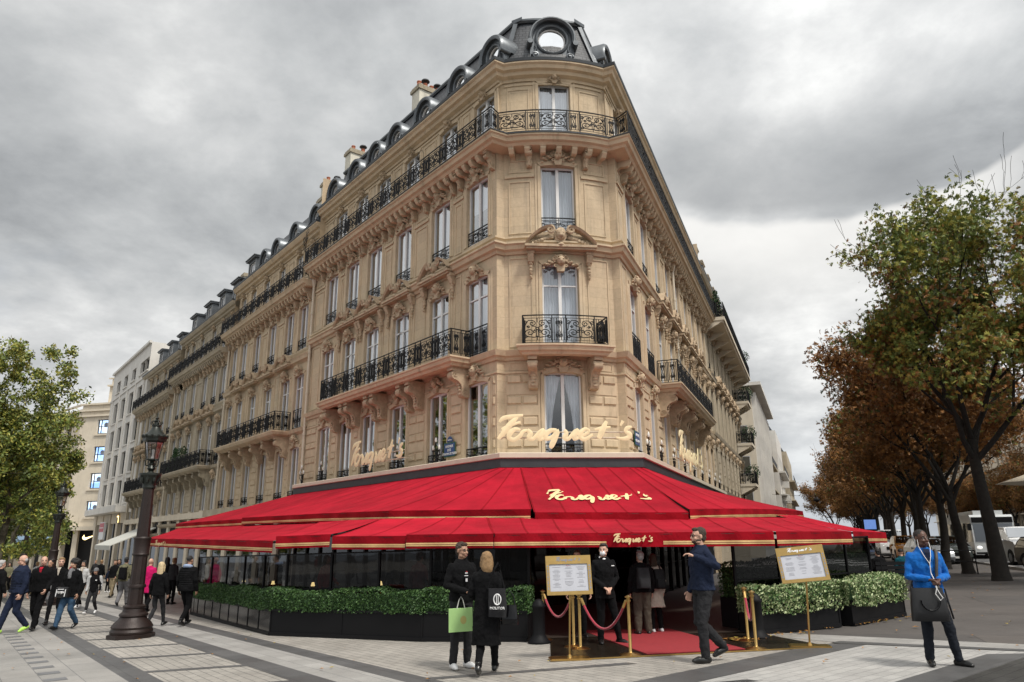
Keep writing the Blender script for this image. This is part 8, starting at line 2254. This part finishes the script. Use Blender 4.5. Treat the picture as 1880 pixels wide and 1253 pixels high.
t = thing('handbag', 'small glossy black handbag hanging at the woman\'s right elbow', 'bag', TT(-.3, .1, .8))
b = MB(); bag_mesh(b, (-.34, .06, .80), .24, .26, .12, TT, .15); b.build('bag_body', BLK, t, smooth=50)
b = MB(); b.tube([TT(-.42, .06, .92), TT(-.40, .05, 1.05), TT(-.34, .05, 1.13), TT(-.29, .06, 1.05), TT(-.26, .06, .92)], .010, 5); b.build('handle', BLK, t)
# --- doorman, guests at the door
p = ground(1114, 1183)
td, U, k = person('masked doorman in black with hands folded before the carpet', p, radians(12), 1.73, dict(skin=SK1, hair=HBK, hairstyle='short', top=CB, legs=CB, mask=True, hem=.78, shirt=None, collar=WENAM), 'contra', ('front', 'front'), (radians(-32), 0), .0095, build_=1.05)
TT = local_T(td); b = MB(); b.box(.07, .13, -.153, -.147, 1.33, 1.345, TT); b.build('name_tag', WENAM, td)
p = ground(1182, 1166)
tq, U, k = person('old man in black jacket and baggy brown trousers, back to us, wearing the rucksack', p, radians(185), 1.56, dict(skin=SK1, hair=HGY, hairstyle='short', top=CB, legs=CBR, tw=1.35, thick=1.15, hem=.88), 'stand', ('down', 'down'), (radians(10), 0), .0095, build_=1.12)
def rucksack(T_, k, label, m, lab2=None):
    TT = local_T(T_); t = thing('rucksack', label, 'rucksack', TT(0, .24*k, 1.2*k))
    b = MB(); bag_mesh(b, (0, .24*k, 1.20*k), .30*k, .44*k, .20*k, TT, .12); b.build('bag_body', m, t, smooth=50)
    b = MB(); bag_mesh(b, (0, .33*k, 1.10*k), .22*k, .20*k, .09*k, TT, .1); b.build('pocket', m, t, smooth=50)
    b = MB(); [b.tube([TT(e*.10*k, .16*k, 1.40*k), TT(e*.12*k, .02, 1.50*k), TT(e*.13*k, -.13*k, 1.40*k), TT(e*.15*k, -.12*k, 1.2*k), TT(e*.17*k, .10*k, 1.05*k)], .018*k, 5) for e in (-1, 1)]; b.build('straps', BLKM, t)
rucksack(tq, .88, 'black rucksack on the old man waiting at the door', CG)
p = ground(1206, 1162)
tq, U, k = person('woman in a cream coat and white trainers waiting beside the old man', p, radians(200), 1.50, dict(skin=SK1, hair=HBR, hairstyle='bob', top=CBE, topname='coat', legs=CB, shoes=SHW, hem=.56, flare=.03, thick=1.05), 'stand', ('down', 'front'), (radians(-15), 0), .0095)
rucksack(tq, .85, 'small black rucksack on the woman in the cream coat', BLKM)
p = Vector((1.25, 14.9, gz(1.25, 14.9)))
person('man in dark clothes half hidden behind the left menu stand', p, radians(5), 1.62, dict(skin=SK1, hair=HBR, hairstyle='short', top=CB, legs=CB), 'stand', ('down', 'down'), (radians(-20), 0), .012)
p = Vector((-2.2, 17.6, gz(-2.2, 17.6))); person('waiter in a white shirt inside the dark terrace, nearer the corner', p, radians(150), 1.66, dict(skin=SK3, hair=HBK, top=CW, topname='shirt', legs=CB), 'stand', ('carry', 'down'), (0, 0), .014, 'people inside the terrace')
p = Vector((-4.9, 19.8, gz(-4.9, 19.8))); person('guest in a red top inside the dark terrace, further left', p, radians(60), 1.66, dict(skin=SK3, hair=HBR, hairstyle='long', top=CR, topname='blouse', legs=CB), 'stand', ('down', 'carry'), (0, 0), .014, 'people inside the terrace')
# --- passers-by on the left pavement
GL = 'passers-by on the left pavement'
def P_(px, py): return ground(px, py)
person('white haired man in glasses and quilted navy jacket with neon trainers', P_(22, 1163), radians(-38), 1.90, dict(skin=SK1, hair=HGY, hairstyle='side', top=CN, legs=CN, shoes=SHN, glasses='clear', quilt=CB, thick=1.18, hem=.90, tw=1.12), 'walkR', ('down', 'down'), (radians(-12), radians(12)), .012, GL, build_=1.15)
person('balding man in a black fleece over a red shirt', P_(62, 1158), radians(10), 1.86, dict(skin=SK1, hair=HGY, hairstyle='side', top=CB, legs=CB, shirt=CR, thick=1.12, hem=.90, tw=1.1), 'walkL', ('down', 'swingf'), (radians(22), 0), .012, GL, build_=1.12)
person('dark figure cut off by the left edge of the picture', P_(-16, 1150), radians(160), 1.80, dict(skin=SK1, hair=HGY, hairstyle='short', top=CB, legs=CB, thick=1.1, hem=.86), 'stand', ('down', 'down'), (0, 0), .014, GL)
person('blonde woman in black coat and pale blouse, hair tied back', P_(96, 1148), radians(15), 1.82, dict(skin=SK1, hair=HDB, hairstyle='short', top=CB, topname='coat', legs=CB, shirt=CBE, hem=.78, tw=.85), 'walkR', ('down', 'down'), (radians(14), 0), .012, GL, build_=.92)
tq, U, k = person('curly haired woman in black coat, grey scarf and blue jeans', P_(120, 1156), radians(-10), 1.76, dict(skin=SK3, hair=HBK, hairstyle='curly', top=CB, topname='coat', legs=CJB, scarf=CLG, hem=.80, thick=1.12, tw=1.1), 'walkR', ('front', 'down'), (radians(-6), 0), .012, GL, build_=1.05)
TT = local_T(tq); t = thing('handbag', 'black handbag with white stripes and lettering carried before the curly haired woman', 'bag', TT(-.04, -.26, .88))
b = MB(); b.cbox(-.19, .19, -.05, .05, -.13, .13, .02, lambda x, y, z: TT(x-.04, -.24-y, .93+z)); b.build('bag_body', BAGM, t)
b = MB()
for x in (-.16, .10): b.prism([(x, -.10), (x+.025, -.10), (x+.045, .08), (x+.02, .08)], -.0, .004, lambda a, c, z: TT(a-.04, -.296-c, .93+z), 'y')
b.box(-.10, .08, 0, .004, .07, .09, lambda a, c, z: TT(a-.04, -.296-c, .93+z)); b.build('white_stripes', WENAM, t)
textmesh('lettering', 'PEPIJN', .075, WENAM, t, tuple(Vector(TT(-.05, -.302, .93))-Vector(t.location)), (pi/2, 0, tq.rotation_euler[2]))
tq, U, k = person('girl in grey beanie and black gilet with white sleeves and white trainers', P_(166, 1128), radians(5), 1.46, dict(skin=SK3, hair=CLG, hairstyle='beanie', top=CB, topname='gilet', legs=CG, shoes=SHW, hem=.84), 'walkR', ('down', 'down'), (radians(-5), radians(10)), .012, GL, build_=.95)
TT = local_T(tq); b = MB()
for e in (-1, 1): limb(b, [TT(e*.16, .01, 1.16), TT(e*.20, .03, .94), TT(e*.21, -.03, .75)], [.062, .052, .040], 10)
b.build('white_sleeves', CW, tq, smooth=60)
b = MB(); b.box(.05, .10, -.125, -.118, 1.06, 1.09, TT); b.build('chest_print', WENAM, tq)
person('woman in white and grey jacket with a pink scarf behind the girl', P_(143, 1118), radians(0), 1.72, dict(skin=SK3, hair=HBK, hairstyle='long', top=CW, legs=CB, shoes=SHW, scarf=CBE, hem=.92), 'walkL', ('down', 'down'), (0, 0), .014, GL)
person('small child with a dark blue school bag near the shopfronts', P_(196, 1088), radians(165), 1.32, dict(skin=SK3, hair=HBR, hairstyle='short', top=CN, legs=CB, shoes=SHW), 'stand', ('down', 'down'), (0, 0), .014, GL)
person('man seen between the two couples, grey trousers and white trainers', P_(79, 1128), radians(5), 1.78, dict(skin=SK3, hair=HBK, hairstyle='crop', top=CB, legs=CLG, shoes=SHW), 'walkR', ('down', 'down'), (0, 0), .014, GL)
tq, U, k = person('man in olive jacket and light grey trousers walking away', P_(222, 1113), radians(188), 1.80, dict(skin=SK1, hair=HBK, hairstyle='short', top=CLV, legs=CLG, shoes=CG, tw=1.25, hem=.88, thick=1.1), 'walkR', ('down', 'down'), (0, 0), .012, GL)
rucksack(tq, 1.0, 'black rucksack on the man in the olive jacket', CB)
person('bald man beside the olive jacket, mostly behind the lamp post', P_(240, 1102), radians(180), 1.80, dict(skin=SK1, hairstyle='bald', top=CB, legs=CG, thick=1.1), 'stand', ('down', 'down'), (0, 0), .014, GL)
person('person in a bright pink coat half hidden by the lamp post', P_(266, 1128), radians(180), 1.72, dict(skin=SK1, hairstyle='bald', top=CP, topname='coat', legs=CB, hem=.66, thick=1.1), 'walkL', ('down', 'down'), (0, 0), .012, GL)
person('woman with long blond hair in black, walking away beside the lamp post', P_(284, 1152), radians(176), 1.62, dict(skin=SK1, hair=HBL, hairstyle='long', top=CB, legs=CG, hem=.84, tw=.85, thick=1.08), 'walkR', ('down', 'down'), (radians(10), 0), .0105, GL)
person('tall person in a black quilted coat with pale blue hood lining walking away', P_(336, 1150), radians(170), 1.76, dict(skin=SK3, hair=HBK, hairstyle='crop', top=CB, topname='puffer_coat', legs=CB, hood=cloth('pale_blue_lining', (.38, .48, .68)), quilt=CG, hem=.86, thick=1.2), 'walkL', ('down', 'down'), (0, 0), .0105, GL, build_=1.08)
for i, (px, py, H_, top_, lg, lb, rz) in enumerate(((204, 1098, 1.72, CB, CKH, 'distant woman in black top and pale trousers near the white shopfronts', 0), (211, 1096, 1.75, CG, CB, 'distant man beside her in dark clothes', .2), (180, 1085, 1.74, CB, CB, 'distant dark figure below the bank sign', 3.0), (128, 1090, 1.72, CR, CB, 'distant person with a red top behind the curly haired woman', .1),
        (150, 1082, 1.75, CBR, CB, 'distant brown haired person behind the woman in white', 2.9), (60, 1095, 1.74, CW, CKH, 'distant person in white behind the man in the fleece', 3.1), (90, 1084, 1.76, CN, CB, 'distant navy figure in the crowd centre left', .3), (300, 1102, 1.76, CB, CB, 'dark figure beside the pale shop pillars under the red awning end', 3.0),
        (312, 1110, 1.72, CG, CB, 'grey figure just left of the black quilted coat', 2.8), (38, 1092, 1.72, CKH, CB, 'distant khaki figure behind the white haired man', 3.2), (10, 1088, 1.75, CLV, CB, 'distant olive figure at the far left', .2), (170, 1076, 1.74, CG, CB, 'furthest grey figure near the store entrance', .1))):
    q = ground(px, py); person(lb, q, rz, H_, dict(skin=SK3, hair=(HBR, HBK, HDB)[i % 3], hairstyle=('short', 'long', 'short')[i % 3], top=top_, legs=lg, hands=True), ('walkL', 'walkR', 'stand')[i % 3], ('down', 'swingf'), (0, 0), .02, 'distant passers-by on the left')
# --- three people on the bench
bt = bpy.data.objects['park_bench']
for i, (dx_, top_, lb) in enumerate(((-.75, CB, 'person in black on the bench, left of three, back to us'), (.0, CTE, 'person in a teal jacket on the bench, middle of three'), (.70, CB, 'dark figure on the bench, right of three, hidden by the man in blue'))):
    p = Vector(bt.location)+Vector((dx_, -.12, 0)); person(lb, p, radians(182), 1.72, dict(skin=SK1, hair=(HBK, HBK, HBR)[i], hairstyle=('short', 'cap', 'short')[i], top=top_, legs=CJ, thick=1.1), 'sit', ('front', 'front'), (0, 0), .014, 'people on the bench')
